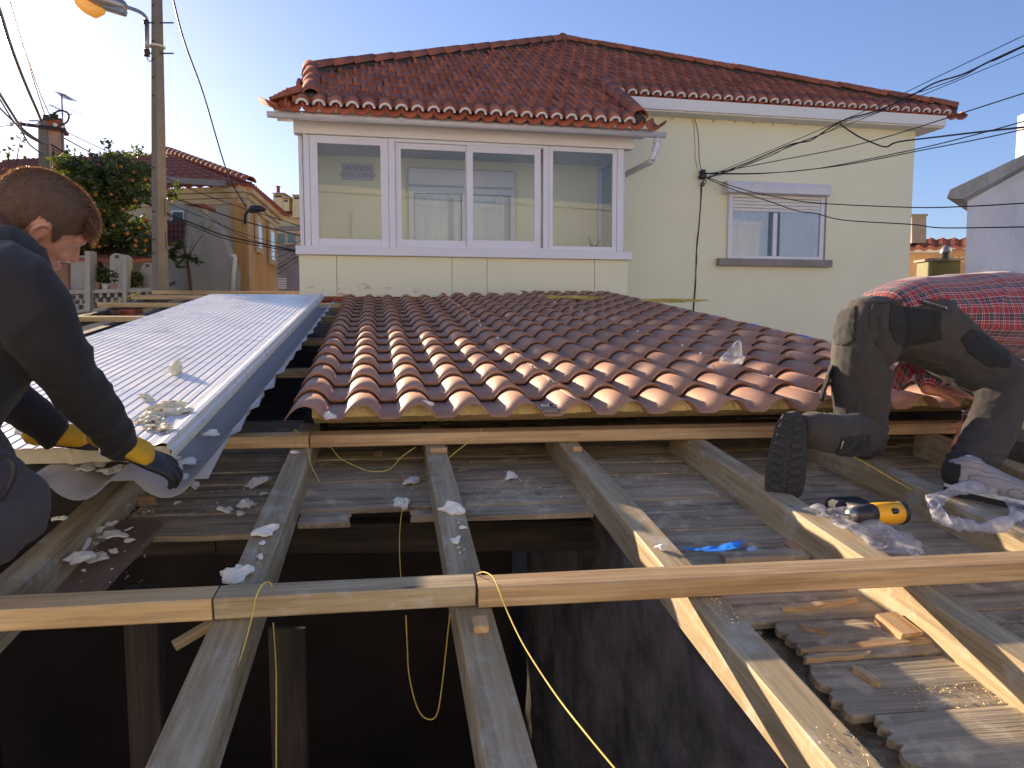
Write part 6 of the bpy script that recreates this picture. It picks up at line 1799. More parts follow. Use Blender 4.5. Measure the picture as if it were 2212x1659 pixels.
# ------------------------------------------------------------------ people: sculpted from tapered limbs, fused into one surface
def limb(bm, pts, rad, k=4, n=16, up=Vector((0, 0, 1))):
    """pts world points, rad per point: number or (side, up)"""
    rr = [Vector(r if isinstance(r, (tuple, list)) else (r, r)) .to_3d() for r in rad]
    P, Q = catmull(pts, k), catmull(rr, k)
    R2 = [(max(q.x, 0.002), max(q.y, 0.002)) for q in Q]
    # rounded ends
    a = (P[0] - P[1]).normalized(); b = (P[-1] - P[-2]).normalized()
    r0, r1 = min(R2[0]), min(R2[-1])
    P = [P[0] + a * r0 * 0.85, P[0] + a * r0 * 0.55] + P + [P[-1] + b * r1 * 0.55, P[-1] + b * r1 * 0.85]
    R2 = [tuple(c * 0.4 for c in R2[0]), tuple(c * 0.8 for c in R2[0])] + R2 + [tuple(c * 0.8 for c in R2[-1]), tuple(c * 0.4 for c in R2[-1])]
    add_tube(bm, P, R2, n, True, up=up)
def ball(bm, c, r, q=None):
    m = Matrix.Translation(c)
    if q is not None: m = m @ q
    s = r if isinstance(r, (tuple, list)) else (r, r, r)
    bmesh.ops.create_uvsphere(bm, u_segments=18, v_segments=12, radius=1.0, matrix=m @ Matrix.Diagonal((*s, 1)))
def fuse(name, bm, voxel, smooth=6, mat=None, parent=None, fold=None, factor=0.5):
    me = bpy.data.meshes.new('tmp'); bmesh.ops.recalc_face_normals(bm, faces=bm.faces); bm.to_mesh(me); bm.free()
    o = bpy.data.objects.new('tmp', me); COL.objects.link(o)
    rm = o.modifiers.new('r', 'REMESH'); rm.mode = 'VOXEL'; rm.voxel_size = voxel
    sm = o.modifiers.new('s', 'SMOOTH'); sm.factor = factor; sm.iterations = smooth
    bpy.context.view_layer.update()
    m2 = bpy.data.meshes.new_from_object(o.evaluated_get(bpy.context.evaluated_depsgraph_get()))
    bpy.data.objects.remove(o); bpy.data.meshes.remove(me)
    m2.name = name
    if fold:
        nr = [v.normal.copy() for v in m2.vertices]
        for v, n_ in zip(m2.vertices, nr): v.co = v.co + n_ * fold(v.co, n_)
        m2.update()
    m2.materials.clear()
    return link(name, m2, parent, None, mat, True)
def patch(name, src, pred, off, mat, parent):
    """cloth patch lying on another garment"""
    me = src.data
    keep = [p for p in me.polygons if pred(p.center)]
    if not keep: return None
    par = {}
    def fd(i):
        while par.setdefault(i, i) != i: par[i] = par[par[i]]; i = par[i]
        return i
    for p in keep:
        a0 = fd(p.vertices[0])
        for i in p.vertices[1:]: par[fd(i)] = a0
    cnt = {}
    for p in keep: cnt[fd(p.vertices[0])] = cnt.get(fd(p.vertices[0]), 0) + 1
    big = max(cnt, key=cnt.get)
    keep = [p for p in keep if fd(p.vertices[0]) == big]
    idx, vs, fs = {}, [], []
    for p in keep:
        f = []
        for i in p.vertices:
            if i not in idx:
                idx[i] = len(vs); v = me.vertices[i]; vs.append(v.co + v.normal * off)
            f.append(idx[i])
        fs.append(tuple(f))
    o = mesh(name, vs, fs, mat, parent, smooth=True)
    o.modifiers.new('t', 'SOLIDIFY').thickness = off * 1.5
    return o
def folds(amp, fr, axis=None, sd=0.0):
    def f(p, n_):
        q = p + Vector((sd, sd * 0.7, 0))
        if axis is not None:
            a = q.dot(axis); q = (q - axis * a) * 0.45 + axis * a
        w = noise.noise(q * fr + noise.noise_vector(q * fr * 0.5) * 0.8)
        r = 1 - abs(w) * 2
        return amp * (r * abs(r) * 0.8 + 0.5 * noise.noise(q * fr * 2.3))
    return f
def cloth(name, c, sc=420.0, var=0.12, rough=0.9):
    t = NT(name)
    v = t.coord('Object')
    f = t.noise(v, 6, 5, 0.6)
    t.col(t.ramp(f, [(0.3, scl(c, 1 - var)), (0.7, scl(c, 1 + var))]))
    t.bump(t.noise(v, sc, 2), 0.25, 0.002)
    t.rough(rough); t.b.inputs['Sheen Weight'].default_value = 0.06
    return t.m
M['skin'] = simple('skin', srgb(192, 140, 118), 0.5, 0.06, 8, 0.15, 120, bdist=0.002)
M['skin2'] = simple('weathered_skin', srgb(190, 124, 94), 0.55, 0.1, 10, 0.3, 120, bdist=0.002)
M['black_sweat'] = cloth('black_sweatshirt', srgb(34, 32, 35))
M['grey_trouser'] = cloth('dark_grey_workwear', srgb(56, 51, 47))
M['black_patch'] = cloth('black_reinforced_cloth', srgb(27, 26, 26))
M['knee_grey'] = cloth('grey_trousers', srgb(66, 61, 62))
M['glove_yellow'] = cloth('yellow_glove_knit', srgb(206, 160, 36), 300)
M['glove_black'] = cloth('black_glove_coating', srgb(38, 36, 40), 200, rough=0.6)
t = NT('brown_hair')
t.b.inputs['Base Color'].default_value = srgb(104, 77, 58); t.rough(0.45)
tl = t.n('ShaderNodeBsdfTranslucent'); tl.inputs[0].default_value = srgb(190, 136, 84)
ms = t.n('ShaderNodeMixShader', i_0=0.28); t.l(t.b.outputs[0], ms.inputs[1]); t.l(tl.outputs[0], ms.inputs[2]); t.l(ms.outputs[0], t.t.nodes['Material Output'].inputs['Surface'])
M['hair'] = t.m
M['hair_clip'] = simple('cropped_hair', srgb(86, 68, 57), 0.8, 0.2, 60, 0.6, 300, bdist=0.002)
M['sole'] = simple('black_rubber_sole', srgb(32, 32, 34), 0.7, 0.25, 14, 0.5, 60)
t = NT('grey_mesh_shoe')
v = t.coord('Object')
wv = t.n('ShaderNodeTexWave', wave_type='BANDS', i_Scale=9.0, i_Distortion=7.0); wv.bands_direction = 'DIAGONAL'; t.l(v, wv.inputs['Vector'])
t.col(t.ramp(wv.outputs['Fac'], [(0.45, srgb(138, 134, 138)), (0.55, srgb(108, 104, 108)), (0.75, srgb(112, 108, 112)), (0.82, srgb(142, 138, 140))]))
t.bump(t.noise(v, 300, 2), 0.5, 0.003); t.rough(0.85)
M['shoe_grey'] = t.m
M['white_rubber'] = simple('white_rubber', srgb(206, 204, 196), 0.6, 0.06, 10, 0.1, 40)

def finger_chain(bm, base, d, up, L, r, bend):
    """finger rooted in the palm, bent at two knuckles"""
    p = [Vector(base)]; dd = Vector(d).normalized(); side = dd.cross(up).normalized()
    for i, k in enumerate((0.42, 0.32, 0.26)):
        p.append(p[-1] + dd * (L * k))
        dd = (Matrix.Rotation(-bend[i], 3, side) @ dd).normalized()
    limb(bm, [p[0] - Vector(d).normalized() * 0.012] + p, [r * 1.08, r * 1.05, r, r * 0.92, r * 0.78], 3, 10)
def hand(bm, wrist, d, up, thumb_side, bend=(0.25, 0.35, 0.3), sc=1.0, spread=0.07):
    """palm + four unequal fingers + thumb; d = pointing direction, up = back of hand"""
    d = Vector(d).normalized(); up = (Vector(up) - d * Vector(up).dot(d)).normalized(); s = d.cross(up).normalized() * thumb_side
    w = Vector(wrist)
    limb(bm, [w - d * 0.02 * sc, w + d * 0.02 * sc, w + d * 0.055 * sc, w + d * 0.088 * sc], [(0.027 * sc, 0.02 * sc), (0.035 * sc, 0.017 * sc), (0.041 * sc, 0.016 * sc), (0.04 * sc, 0.013 * sc)], 3, 14, up=up)
    for i, (o, L) in enumerate(((0.030, 0.072), (0.010, 0.082), (-0.010, 0.076), (-0.029, 0.060))):
        b = w + d * (0.086 - 0.004 * abs(i - 1)) * sc + s * o * sc
        finger_chain(bm, b, d + s * spread * (1.2 - i), up, L * sc, 0.0088 * sc, bend)
    tb_ = w + d * 0.03 * sc + s * 0.03 * sc - up * 0.004
    finger_chain(bm, tb_, d * 0.75 + s * 0.7 - up * 0.12, up, 0.062 * sc, 0.0105 * sc, (0.15, 0.2, 0.2))

# ---------------------------------------------------------------- kneeling young man at the left
pL = root('person', Vector((-1.35, 1.35, RP(-1.2, 1.4, HD).z)), 'young man in black sweatshirt and yellow gloves kneeling over the white panel', 'person')
YH = 1.80
Hc = W(84, 482, YH)
f = Vector((0.50, 0.66, -0.56)).normalized()
u = (Vector((0.70, 0.05, 0.71)) - f * Vector((0.70, 0.05, 0.71)).dot(f)).normalized()
r = f.cross(u).normalized()                             # his right side, towards the camera
if r.y > 0: r = -r
HM = Matrix((f, r, u)).transposed().to_4x4(); HM.translation = Hc
def hp3(a, b, c): return HM @ Vector((a, b, c))
bm = bmesh.new()
rot = HM.to_3x3().to_4x4()
ball(bm, hp3(-0.012, 0, 0.035), (0.102, 0.079, 0.088), rot)            # cranium
ball(bm, hp3(-0.045, 0, 0.015), (0.062, 0.068, 0.075), rot)            # back of the head
ball(bm, hp3(0.035, 0, -0.005), (0.062, 0.066, 0.082), rot)            # face mass
ball(bm, hp3(0.040, 0, -0.062), (0.050, 0.052, 0.046), rot)            # jaw
ball(bm, hp3(0.068, 0, -0.096), (0.022, 0.022, 0.018), rot)            # chin
ball(bm, hp3(0.076, 0, 0.032), (0.026, 0.05, 0.02), rot)               # brow
ball(bm, hp3(0.071, 0.036, -0.022), (0.024, 0.024, 0.02), rot); ball(bm, hp3(0.071, -0.036, -0.022), (0.024, 0.024, 0.02), rot)   # cheeks
limb(bm, [hp3(0.088, 0, 0.020), hp3(0.100, 0, -0.004), hp3(0.112, 0, -0.026), hp3(0.098, 0, -0.034)], [0.008, 0.009, 0.0105, 0.008], 4, 10)   # nose
ball(bm, hp3(0.101, 0.010, -0.030), 0.0065); ball(bm, hp3(0.101, -0.010, -0.030), 0.0065)
ball(bm, hp3(0.092, 0, -0.060), (0.012, 0.024, 0.006), rot); ball(bm, hp3(0.089, 0, -0.070), (0.012, 0.022, 0.007), rot)   # lips
for s_ in (1, -1):                                       # ears
    c = hp3(-0.002, 0.078 * s_, -0.004)
    limb(bm, [hp3(0.008, 0.072 * s_, -0.026), hp3(-0.010, 0.079 * s_, -0.022), hp3(-0.021, 0.085 * s_, 0.0), hp3(-0.016, 0.085 * s_, 0.022), hp3(0.0, 0.080 * s_, 0.029), hp3(0.011, 0.074 * s_, 0.019)], [0.007, 0.006, 0.006, 0.006, 0.006, 0.005], 3, 8)
    ball(bm, hp3(-0.003, 0.074 * s_, 0.002), (0.014, 0.005, 0.022), rot)
neck0 = hp3(-0.055, 0, -0.055); sh = W(-40, 596, 1.62)
limb(bm, [hp3(-0.03, 0, -0.02), neck0, neck0.lerp(sh, 0.5), sh], [0.058, 0.058, 0.062, 0.08], 4, 16)
ShR, ElR, WrR = W(48, 640, 1.44), W(150, 812, 1.56), W(258, 955, 1.80)
ShL, ElL, WrL = W(-70, 700, 1.75), W(-10, 830, 1.82), W(122, 938, 1.93)
Hip = W(-260, 980, 1.25)
limb(bm, [sh, W(-120, 740, 1.5), W(-210, 880, 1.35), Hip], [0.11, 0.13, 0.12, 0.13], 3)
limb(bm, [ShR, ElR, WrR], [0.05, 0.042, 0.03], 3); limb(bm, [ShL, ElL, WrL], [0.05, 0.042, 0.03], 3)
limb(bm, [sh, ShR], [0.07, 0.055], 3); limb(bm, [sh, ShL], [0.07, 0.055], 3)
hand(bm, WrR, Vector((0.55, 0.5, -0.45)), Vector((0.4, -0.3, 0.9)), -1, (0.5, 0.7, 0.6), 0.8)
hand(bm, WrL, Vector((0.9, 0.3, -0.12)), Vector((0.0, -0.4, 0.9)), -1, (0.2, 0.3, 0.3), 0.8)
KnR = W(12, 1092, 1.40); AnR = W(-190, 1190, 1.15)
KnL = W(-60, 1000, 1.75); AnL = W(-230, 1060, 1.6)
limb(bm, [Hip, KnR], [0.085, 0.06], 3); limb(bm, [KnR, AnR], [0.055, 0.04], 3)
limb(bm, [Hip, KnL], [0.085, 0.06], 3); limb(bm, [KnL, AnL], [0.055, 0.04], 3)
body = fuse('body', bm, 0.0042, 3, M['skin'], pL)
bm = bmesh.new()                                         # iris and brow details
# sweatshirt
bm = bmesh.new()
limb(bm, [W(4, 552, 1.70), W(-24, 602, 1.61), W(-110, 730, 1.5), W(-210, 890, 1.37), W(-250, 960, 1.28)], [(0.08, 0.075), (0.13, 0.105), (0.165, 0.135), (0.155, 0.135), (0.16, 0.14)], 5, 20)
limb(bm, [W(0, 600, 1.52), ShR, W(105, 735, 1.47), ElR, W(210, 890, 1.68), W(250, 945, 1.775), W(262, 962, 1.81)], [0.076, 0.074, 0.064, 0.057, 0.05, 0.043, 0.04], 5, 18)
limb(bm, [W(-60, 640, 1.68), ShL, ElL, W(65, 890, 1.88), W(112, 932, 1.92)], [0.07, 0.066, 0.055, 0.047, 0.042], 5, 18)
sweat = fuse('sweatshirt', bm, 0.008, 5, M['black_sweat'], pL, folds(0.009, 12, Vector((0.5, 0.4, -0.75)).normalized(), 2.0))
bm = bmesh.new()                                         # ribbed neckband
ncx = W(6, 540, 1.575)
d_n = (neck0 - sh).normalized()
# gloves: knit back yellow, palm and fingers dipped black
def glove(wr, d, upv, th, bend, parent, cuff_from):
    bm = bmesh.new()
    d = Vector(d).normalized(); upv = Vector(upv).normalized()
    limb(bm, [wr - d * 0.05, wr - d * 0.01, wr + d * 0.03, wr + d * 0.07], [(0.036, 0.032), (0.037, 0.028), (0.043, 0.024), (0.046, 0.022)], 3, 14, up=upv)
    g = fuse('glove', bm, 0.005, 3, M['glove_yellow'], parent, folds(0.002, 60))
    bm = bmesh.new()
    hand(bm, wr + d * 0.012 - upv * 0.010, d, upv, th, bend, 1.14)
    fuse('glove_fingers', bm, 0.0036, 2, M['glove_black'], g)
glove(WrR, Vector((0.55, 0.5, -0.45)), Vector((0.4, -0.3, 0.9)), -1, (0.5, 0.7, 0.6), pL, 0)
glove(WrL, Vector((0.9, 0.3, -0.12)), Vector((0.0, -0.4, 0.9)), -1, (0.2, 0.3, 0.3), pL, 0)
# trousers
bm = bmesh.new()
limb(bm, [W(-260, 960, 1.25), W(-120, 1030, 1.32), KnR, W(30, 1120, 1.41)], [0.13, 0.10, 0.074, 0.06], 5, 18)
limb(bm, [KnR, W(-60, 1150, 1.3), AnR], [0.08, 0.075, 0.06], 4, 16)
limb(bm, [W(-260, 960, 1.3), KnL, AnL], [0.13, 0.085, 0.06], 4, 16)
tr_l = fuse('trousers', bm, 0.008, 4, M['knee_grey'], pL, folds(0.006, 14, None, 5))
# tool strap hanging at the hip
curve('strap', catmull([W(-5, 985, 1.3), W(18, 990, 1.29), W(30, 1010, 1.29), W(22, 1045, 1.29), W(2, 1078, 1.29)], 5), 0.006, M['glove_black'], pL)
for (x, y, Y) in ((-215, 1190, 1.12), (-250, 1062, 1.58)):
    bm = bmesh.new(); limb(bm, [W(x + 30, y, Y), W(x - 60, y + 5, Y - 0.03), W(x - 130, y + 30, Y - 0.05)], [(0.04, 0.05), (0.045, 0.05), (0.04, 0.03)], 4); fuse('shoe', bm, 0.008, 3, M['sole'], pL)
# hair: cropped sides as a shell on the skull, longer fringe and crown as strands
def hair_zone(p):
    q = HM.inverted() @ p
    if q.z < -0.055 and q.x > -0.06: return False
    if q.x < -0.03 and q.z > -0.075: return True
    line = 0.058 - 0.55 * max(0, q.x - 0.02) * 0 - 0.0
    if q.x > 0.086: return q.z > 0.058
    if q.x > 0.035: return q.z > 0.030 + (q.x - 0.035) * 0.55
    if abs(q.y) > 0.055 and -0.035 < q.x < 0.03: return q.z > 0.036 - max(0, (q.x - 0.0)) * 1.2
    return q.z > 0.0
hs = patch('hair', body, lambda p: (p - Hc).length < 0.16 and hair_zone(p), 0.002, M['hair_clip'], pL)
bm = bmesh.new()
rh = random.Random(3)
def strand(p, d, L, r0, curl):
    q = [p]
    dd = d.normalized()
    for i in range(3):
        q.append(q[-1] + dd * (L / 3)); dd = (dd + curl * 0.35).normalized()
    rr = [r0, r0 * 0.8, r0 * 0.5]
    side = dd.cross(Vector((rh.gauss(0, 1), rh.gauss(0, 1), rh.gauss(0, 1)))).normalized()
    a = [bm.verts.new(x + side * k) for x, k in zip(q, rr)]; b = [bm.verts.new(x - side * k) for x, k in zip(q, rr)]
    tip = bm.verts.new(q[3])
    for i in range(2): bm.faces.new((a[i], a[i + 1], b[i + 1], b[i]))
    bm.faces.new((a[2], tip, b[2]))
for k in range(5200):                                     # top of the head
    th_ = rh.uniform(-1.0, 1.0); ph = rh.uniform(-1.25, 1.25)
    n_ = Vector((math.sin(ph), math.sin(th_) * math.cos(ph) * 0.8, math.cos(ph) * math.cos(th_)))
    p = hp3(-0.012 + n_.x * 0.104, n_.y * 0.081, 0.035 + n_.z * 0.090)
    nd = (HM.to_3x3() @ Vector((n_.x / 0.104, n_.y / 0.081, n_.z / 0.09))).normalized()
    L = 0.009 + 0.014 * max(0, ph + 0.1)
    strand(p, nd * 0.6 + f * 0.7 + Vector((rh.gauss(0, .22), rh.gauss(0, .22), rh.gauss(0, .22))), L * rh.uniform(0.6, 1.2), 0.0007, f * 0.6 - u * 0.3)
for k in range(1500):                                      # fringe falling over the brow
    y_ = rh.uniform(-0.062, 0.066); z_ = rh.uniform(0.055, 0.098)
    p = hp3(0.083 - abs(y_) * 0.25 - (z_ - 0.055) * 0.4, y_, z_)
    strand(p, f * 0.9 - u * 0.25 + r * rh.gauss(0, 0.15) + Vector((rh.gauss(0, .15), 0, rh.gauss(0, .1))), rh.uniform(0.022, 0.05), 0.0008, Vector((0, 0, -0.9)) - u * 0.2)
mh = hs.data                                            # stubble over the cropped sides
for v_ in mh.vertices:
    for _ in range(2):
        n_ = v_.normal
        dn = (n_ * 0.35 - f * 0.25 - u * 0.55 + Vector((rh.gauss(0, .2), rh.gauss(0, .2), rh.gauss(0, .2))))
        strand(v_.co + Vector((rh.gauss(0, .0015), rh.gauss(0, .0015), rh.gauss(0, .0015))), dn, rh.uniform(0.004, 0.009), 0.00045, -u * 0.3)
hh = from_bm('hair_strands', bm, M['hair'], hs, recalc=False); hh['kind'] = 'stuff'

# ---------------------------------------------------------------- man in plaid shirt and work trousers at the right
pR = root('person', W(1990, 950, 2.8), 'man in red plaid shirt and dark work trousers bending over the tiles', 'person')
t = NT('red_plaid')
at_ = t.n('ShaderNodeAttribute'); at_.attribute_name = 'weave'
sx_ = t.n('ShaderNodeSeparateXYZ'); t.l(at_.outputs['Vector'], sx_.inputs[0])
def stripes(out):
    fr_ = t.n('ShaderNodeMath', operation='FRACT'); t.l(out, fr_.inputs[0])
    cr = t.n('ShaderNodeValToRGB'); cr.color_ramp.interpolation = 'CONSTANT'
    e = cr.color_ramp.elements
    st = [(0.0, srgb(142, 26, 24)), (0.24, srgb(190, 184, 190)), (0.28, srgb(22, 22, 42)), (0.46, srgb(150, 146, 160)), (0.49, srgb(22, 22, 42)), (0.66, srgb(190, 184, 190)), (0.70, srgb(142, 26, 24)), (0.83, srgb(190, 184, 190)), (0.86, srgb(142, 26, 24))]
    while len(e) < len(st): e.new(0.5)
    for q, (p_, c_) in zip(e, st): q.position = p_; q.color = c_
    t.l(fr_.outputs[0], cr.inputs[0]); return cr.outputs[0]
pc_ = t.mix(0.5, stripes(sx_.outputs[0]), stripes(sx_.outputs[1]))
t.col(pc_); t.rough(0.9); t.bump(t.noise(t.coord('Object'), 420, 2), 0.2, 0.002); t.b.inputs['Sheen Weight'].default_value = 0.2
M['plaid'] = t.m
def weave(o, a, b, per=0.054):
    """woven check runs along the limb a-b and round it"""
    a, b = Vector(a), Vector(b); ax_ = (b - a).normalized()
    e1 = ax_.cross(Vector((0, 0, 1))).normalized(); e2 = ax_.cross(e1)
    me = o.data
    at2 = me.attributes.new('weave', 'FLOAT_VECTOR', 'POINT')
    buf = []
    for v in me.vertices:
        d = v.co - a
        x, y = d.dot(e1), d.dot(e2)
        rr = 0.17 if (b - a).length > 0.45 else 0.055
        buf += [d.dot(ax_) / per, math.atan2(y, x) * rr / per, 0]
    at2.data.foreach_set('vector', buf)
H0, H1_ = W(1925, 700, 2.93), W(2330, 712, 3.45)
ShA, ElA, WrA = W(2250, 720, 3.35), W(2012, 735, 3.16), W(2006, 822, 3.02)
ShB, ElB, WrB = W(2330, 740, 3.55), W(2260, 850, 3.3), W(2104, 905, 3.02)
KnK, AnK = W(1862, 942, 2.84), W(1790, 936, 2.60)
HiK, HiP = W(1875, 705, 2.93), W(2005, 712, 2.95)
KnP, AnP = W(2176, 826, 2.80), W(2100, 1000, 2.62)
bm = bmesh.new()
limb(bm, [W(1945, 700, 2.95), H0.lerp(H1_, 0.5), H1_, W(2400, 730, 3.55)], [0.13, 0.13, 0.13, 0.07], 3)
hdc = W(2450, 790, 3.6)
ball(bm, hdc, (0.1, 0.09, 0.11)); ball(bm, hdc + Vector((0.05, 0.03, -0.07)), (0.06, 0.06, 0.06)); limb(bm, [W(2400, 730, 3.55), hdc], [0.06, 0.06], 3)
limb(bm, [hdc + Vector((0.08, 0.02, -0.02)), hdc + Vector((0.12, 0.03, -0.05))], [0.012, 0.013], 3, 8)
for s_ in (-1, 1): ball(bm, hdc + Vector((-0.01, 0.088 * s_, -0.02)), (0.018, 0.008, 0.03))
for a, b, c in ((ShA, ElA, WrA), (ShB, ElB, WrB)): limb(bm, [a, b, c], [0.052, 0.044, 0.031], 4); limb(bm, [H1_, a], [0.09, 0.055], 3)
for a, b, c in ((HiK, KnK, AnK), (HiP, KnP, AnP)): limb(bm, [a, b], [0.085, 0.058], 4); limb(bm, [b, c], [0.055, 0.04], 4)
hand(bm, W(2012, 842, 3.0), Vector((0.95, 0.12, -0.10)), Vector((0.1, -0.35, 0.9)), 1, (0.12, 0.25, 0.25), 1.12)
hand(bm, WrB, Vector((-0.4, -0.2, -0.7)), Vector((-0.3, -0.8, 0.3)), 1, (0.3, 0.5, 0.4))
body2 = fuse('body', bm, 0.005, 3, M['skin2'], pR)
bm = bmesh.new(); ball(bm, hdc + Vector((-0.01, 0, 0.025)), (0.106, 0.095, 0.10)); fuse('hair', bm, 0.01, 3, M['hair_clip'], pR, folds(0.004, 40))
# trousers
bm = bmesh.new()
limb(bm, [W(1884, 704, 2.90), W(1864, 775, 2.88), W(1860, 860, 2.865), W(1862, 925, 2.85), W(1868, 950, 2.85)], [0.13, 0.116, 0.102, 0.092, 0.08], 5, 20)
limb(bm, [W(1872, 938, 2.85), W(1830, 940, 2.7), W(1752, 930, 2.52)], [0.08, 0.074, 0.064], 5, 18)
limb(bm, [W(1994, 708, 2.92), W(2054, 750, 2.9), W(2112, 790, 2.85), W(2168, 824, 2.81), W(2180, 838, 2.80)], [0.150, 0.122, 0.106, 0.096, 0.085], 5, 20)
limb(bm, [W(2176, 828, 2.80), W(2152, 900, 2.73), W(2118, 970, 2.655), W(2086, 1018, 2.59)], [0.092, 0.086, 0.08, 0.074], 5, 18)
limb(bm, [W(1888, 706, 2.94), W(1940, 712, 2.96), W(2030, 712, 2.98)], [(0.11, 0.105), (0.12, 0.11), (0.12, 0.11)], 4, 20)
limb(bm, [W(1930, 708, 2.95), H0.lerp(H1_, 0.22)], [(0.18, 0.135), (0.185, 0.138)], 4, 20)
def tfold(p, n_):
    base = folds(0.005, 13, None, 1)(p, n_)
    # tighter folds behind the knees, at hip and hem
    for c, k in ((KnK, 0.010), (KnP, 0.008), (AnP, 0.010), (HiP, 0.004)):
        d = (p - c).length
        if d < 0.17:
            w = (1 - d / 0.17)
            base += k * w * math.sin((p - c).dot(Vector((0.3, 0.2, 1))) * 150 + 4 * noise.noise(p * 12)) * 0.7
    # cleft of the seat
    x_, y_ = px_of(p)
    if p.y < 2.98 and 655 < y_ < 800:
        xc = 1890 + (y_ - 655) * 0.10 if y_ < 755 else 1900 + (y_ - 755) * 0.7
        base -= 0.020 * math.exp(-((x_ - xc) / 13) ** 2) * min(1, (y_ - 655) / 30)
    return base
def px_of(p):
    q = p - CAM
    sp, cp = math.sin(PITCH), math.cos(PITCH)
    d = q.y * cp - q.z * sp
    return CX + F * q.x / d, CY - F * (q.y * sp + q.z * cp) / d
trs = fuse('trousers', bm, 0.006, 6, M['grey_trouser'], pR, tfold)
def px_of(p):
    q = p - CAM
    sp, cp = math.sin(PITCH), math.cos(PITCH)
    d = q.y * cp - q.z * sp
    return CX + F * q.x / d, CY - F * (q.y * sp + q.z * cp) / d
def region(poly, ymax):
    def f_(p):
        if p.y > ymax: return False
        x, y = px_of(p)
        return inpoly(x, y, poly)
    return f_
Z3 = lambda L: [(x / 3.727 + 1618.4, y / 3.727 + 548.6) for x, y in L]
patch('seat_pocket', trs, region(Z3([(1140, 410), (1540, 460), (1550, 690), (1250, 750), (1160, 690), (1120, 560)]), 3.0), 0.0025, M['black_patch'], pR)
patch('seat_pocket', trs, region(Z3([(690, 480), (860, 420), (860, 690), (770, 740), (690, 730), (650, 560)]), 3.0), 0.0025, M['black_patch'], pR)
patch('thigh_pocket', trs, region(Z3([(1700, 680), (1800, 600), (2080, 740), (2110, 850), (2090, 920), (1930, 910), (1760, 790)]), 2.93), 0.003, M['black_patch'], pR)
patch('knee_patch', trs, region([(1818, 945), (1880, 940), (1880, 1000), (1800, 1000)], 2.95), 0.003, M['black_patch'], pR)
def seam(L, mat, nm, rad=0.0022, Yg=2.75, off=0.003):
    """piping laid on the trousers"""
    P = []
    for x, y in L:
        rr_ = ray(x, y)
        hit, loc, nn, fi = trs.ray_cast(trs.matrix_world.inverted() @ CAM, rr_.normalized()) if False else (False, None, None, None)
        P.append((x, y))
    return P
# side pocket flap at the left thigh
film_rows = [rw([(1797, 790, 2.86), (1788, 820, 2.84), (1776, 860, 2.82)]), rw([(1790, 790, 2.9), (1780, 825, 2.88), (1768, 862, 2.86)]), rw([(1800, 795, 2.95), (1786, 830, 2.93), (1774, 868, 2.9)])]
o = film(film_rows, 'x', 0.004, 4, 'leg_pocket', 'black_patch'); del o['label']; del o['category']; adopt(o, pR)
o.modifiers.new('t', 'SOLIDIFY').thickness = 0.006
# pocket welts and light piping, shrink-wrapped to the cloth through the nearest surface
bpy.context.view_layer.update()
def welt(L, mat, nm, rad, lift=0.002):
    P = []
    for x, y in L:
        d = ray(x, y).normalized()
        ok, loc, nn, fi = trs.ray_cast(CAM - WM(trs).translation, d)
        if ok: P.append(loc + nn * lift + WM(trs).translation)
    if len(P) > 1: curve(nm, P, rad, M[mat], pR, 3)
welt(Z3([(655, 520), (690, 450), (760, 400), (880, 385)]), 'black_patch', 'pocket_welt', 0.006)
welt(Z3([(1140, 400), (1280, 370), (1420, 400), (1580, 445)]), 'grey_trouser', 'pocket_welt', 0.007)
welt(Z3([(1405, 385), (1500, 415), (1590, 440)]), 'white_rubber', 'reflective_piping', 0.0045)
welt(Z3([(845, 440), (840, 560), (850, 690)]), 'black_patch', 'seam', 0.002)
welt(Z3([(1000, 410), (975, 480), (975, 600), (1010, 700), (1060, 760)]), 'grey_trouser', 'seam', 0.003)
welt(Z3([(900, 390), (1060, 400), (1140, 390)]), 'black_patch', 'seam', 0.002)
welt([(1790, 988), (1804, 985), (1815, 968), (1820, 952)], 'white_rubber', 'reflective_piping', 0.003)
welt(Z3([(1045, 290), (1030, 335)]), 'grey_trouser', 'belt_loop', 0.007)
# shirt
bm = bmesh.new()
sd_ = (H1_ - H0).normalized()
limb(bm, [W(1944, 694, 2.98), H0.lerp(H1_, 0.34) + Vector((0, 0, 0.036)), H0.lerp(H1_, 0.66) + Vector((0, 0, 0.055)), H1_, W(2400, 730, 3.52)], [(0.185, 0.164), (0.215, 0.176), (0.235, 0.182), (0.215, 0.16), (0.1, 0.09)], 5, 24)
sh_o = fuse('shirt', bm, 0.009, 3, M['plaid'], pR, folds(0.012, 7.5, Vector((0.3, 0.2, -0.9)).normalized(), 3))
weave(sh_o, H0, H1_)
for nm, (a, b, c) in (('sleeve', (ShA, ElA, WrA)), ('sleeve', (ShB, ElB, WrB))):
    bm = bmesh.new(); limb(bm, [a, a.lerp(b, 0.5), b, b.lerp(c, 0.55), c], [0.085, 0.075, 0.065, 0.052, 0.046], 4, 16)
    so = fuse(nm, bm, 0.007, 3, M['plaid'], sh_o, folds(0.007, 16, None, 4)); weave(so, b, c)
tail = film([rw([(1948, 778, 3.04), (1962, 782, 3.06), (1984, 796, 3.08)]), rw([(1928, 802, 3.03), (1945, 808, 3.05), (1968, 816, 3.07)]), rw([(1910, 826, 3.02), (1925, 836, 3.04), (1942, 846, 3.05)])], 'x', 0.004, 5, 'shirt_tail', 'plaid')
del tail['label']; del tail['category']; adopt(tail, sh_o); tail.modifiers.new('t', 'SOLIDIFY').thickness = 0.003
at2 = tail.data.attributes.new('weave', 'FLOAT_VECTOR', 'POINT')
buf = []
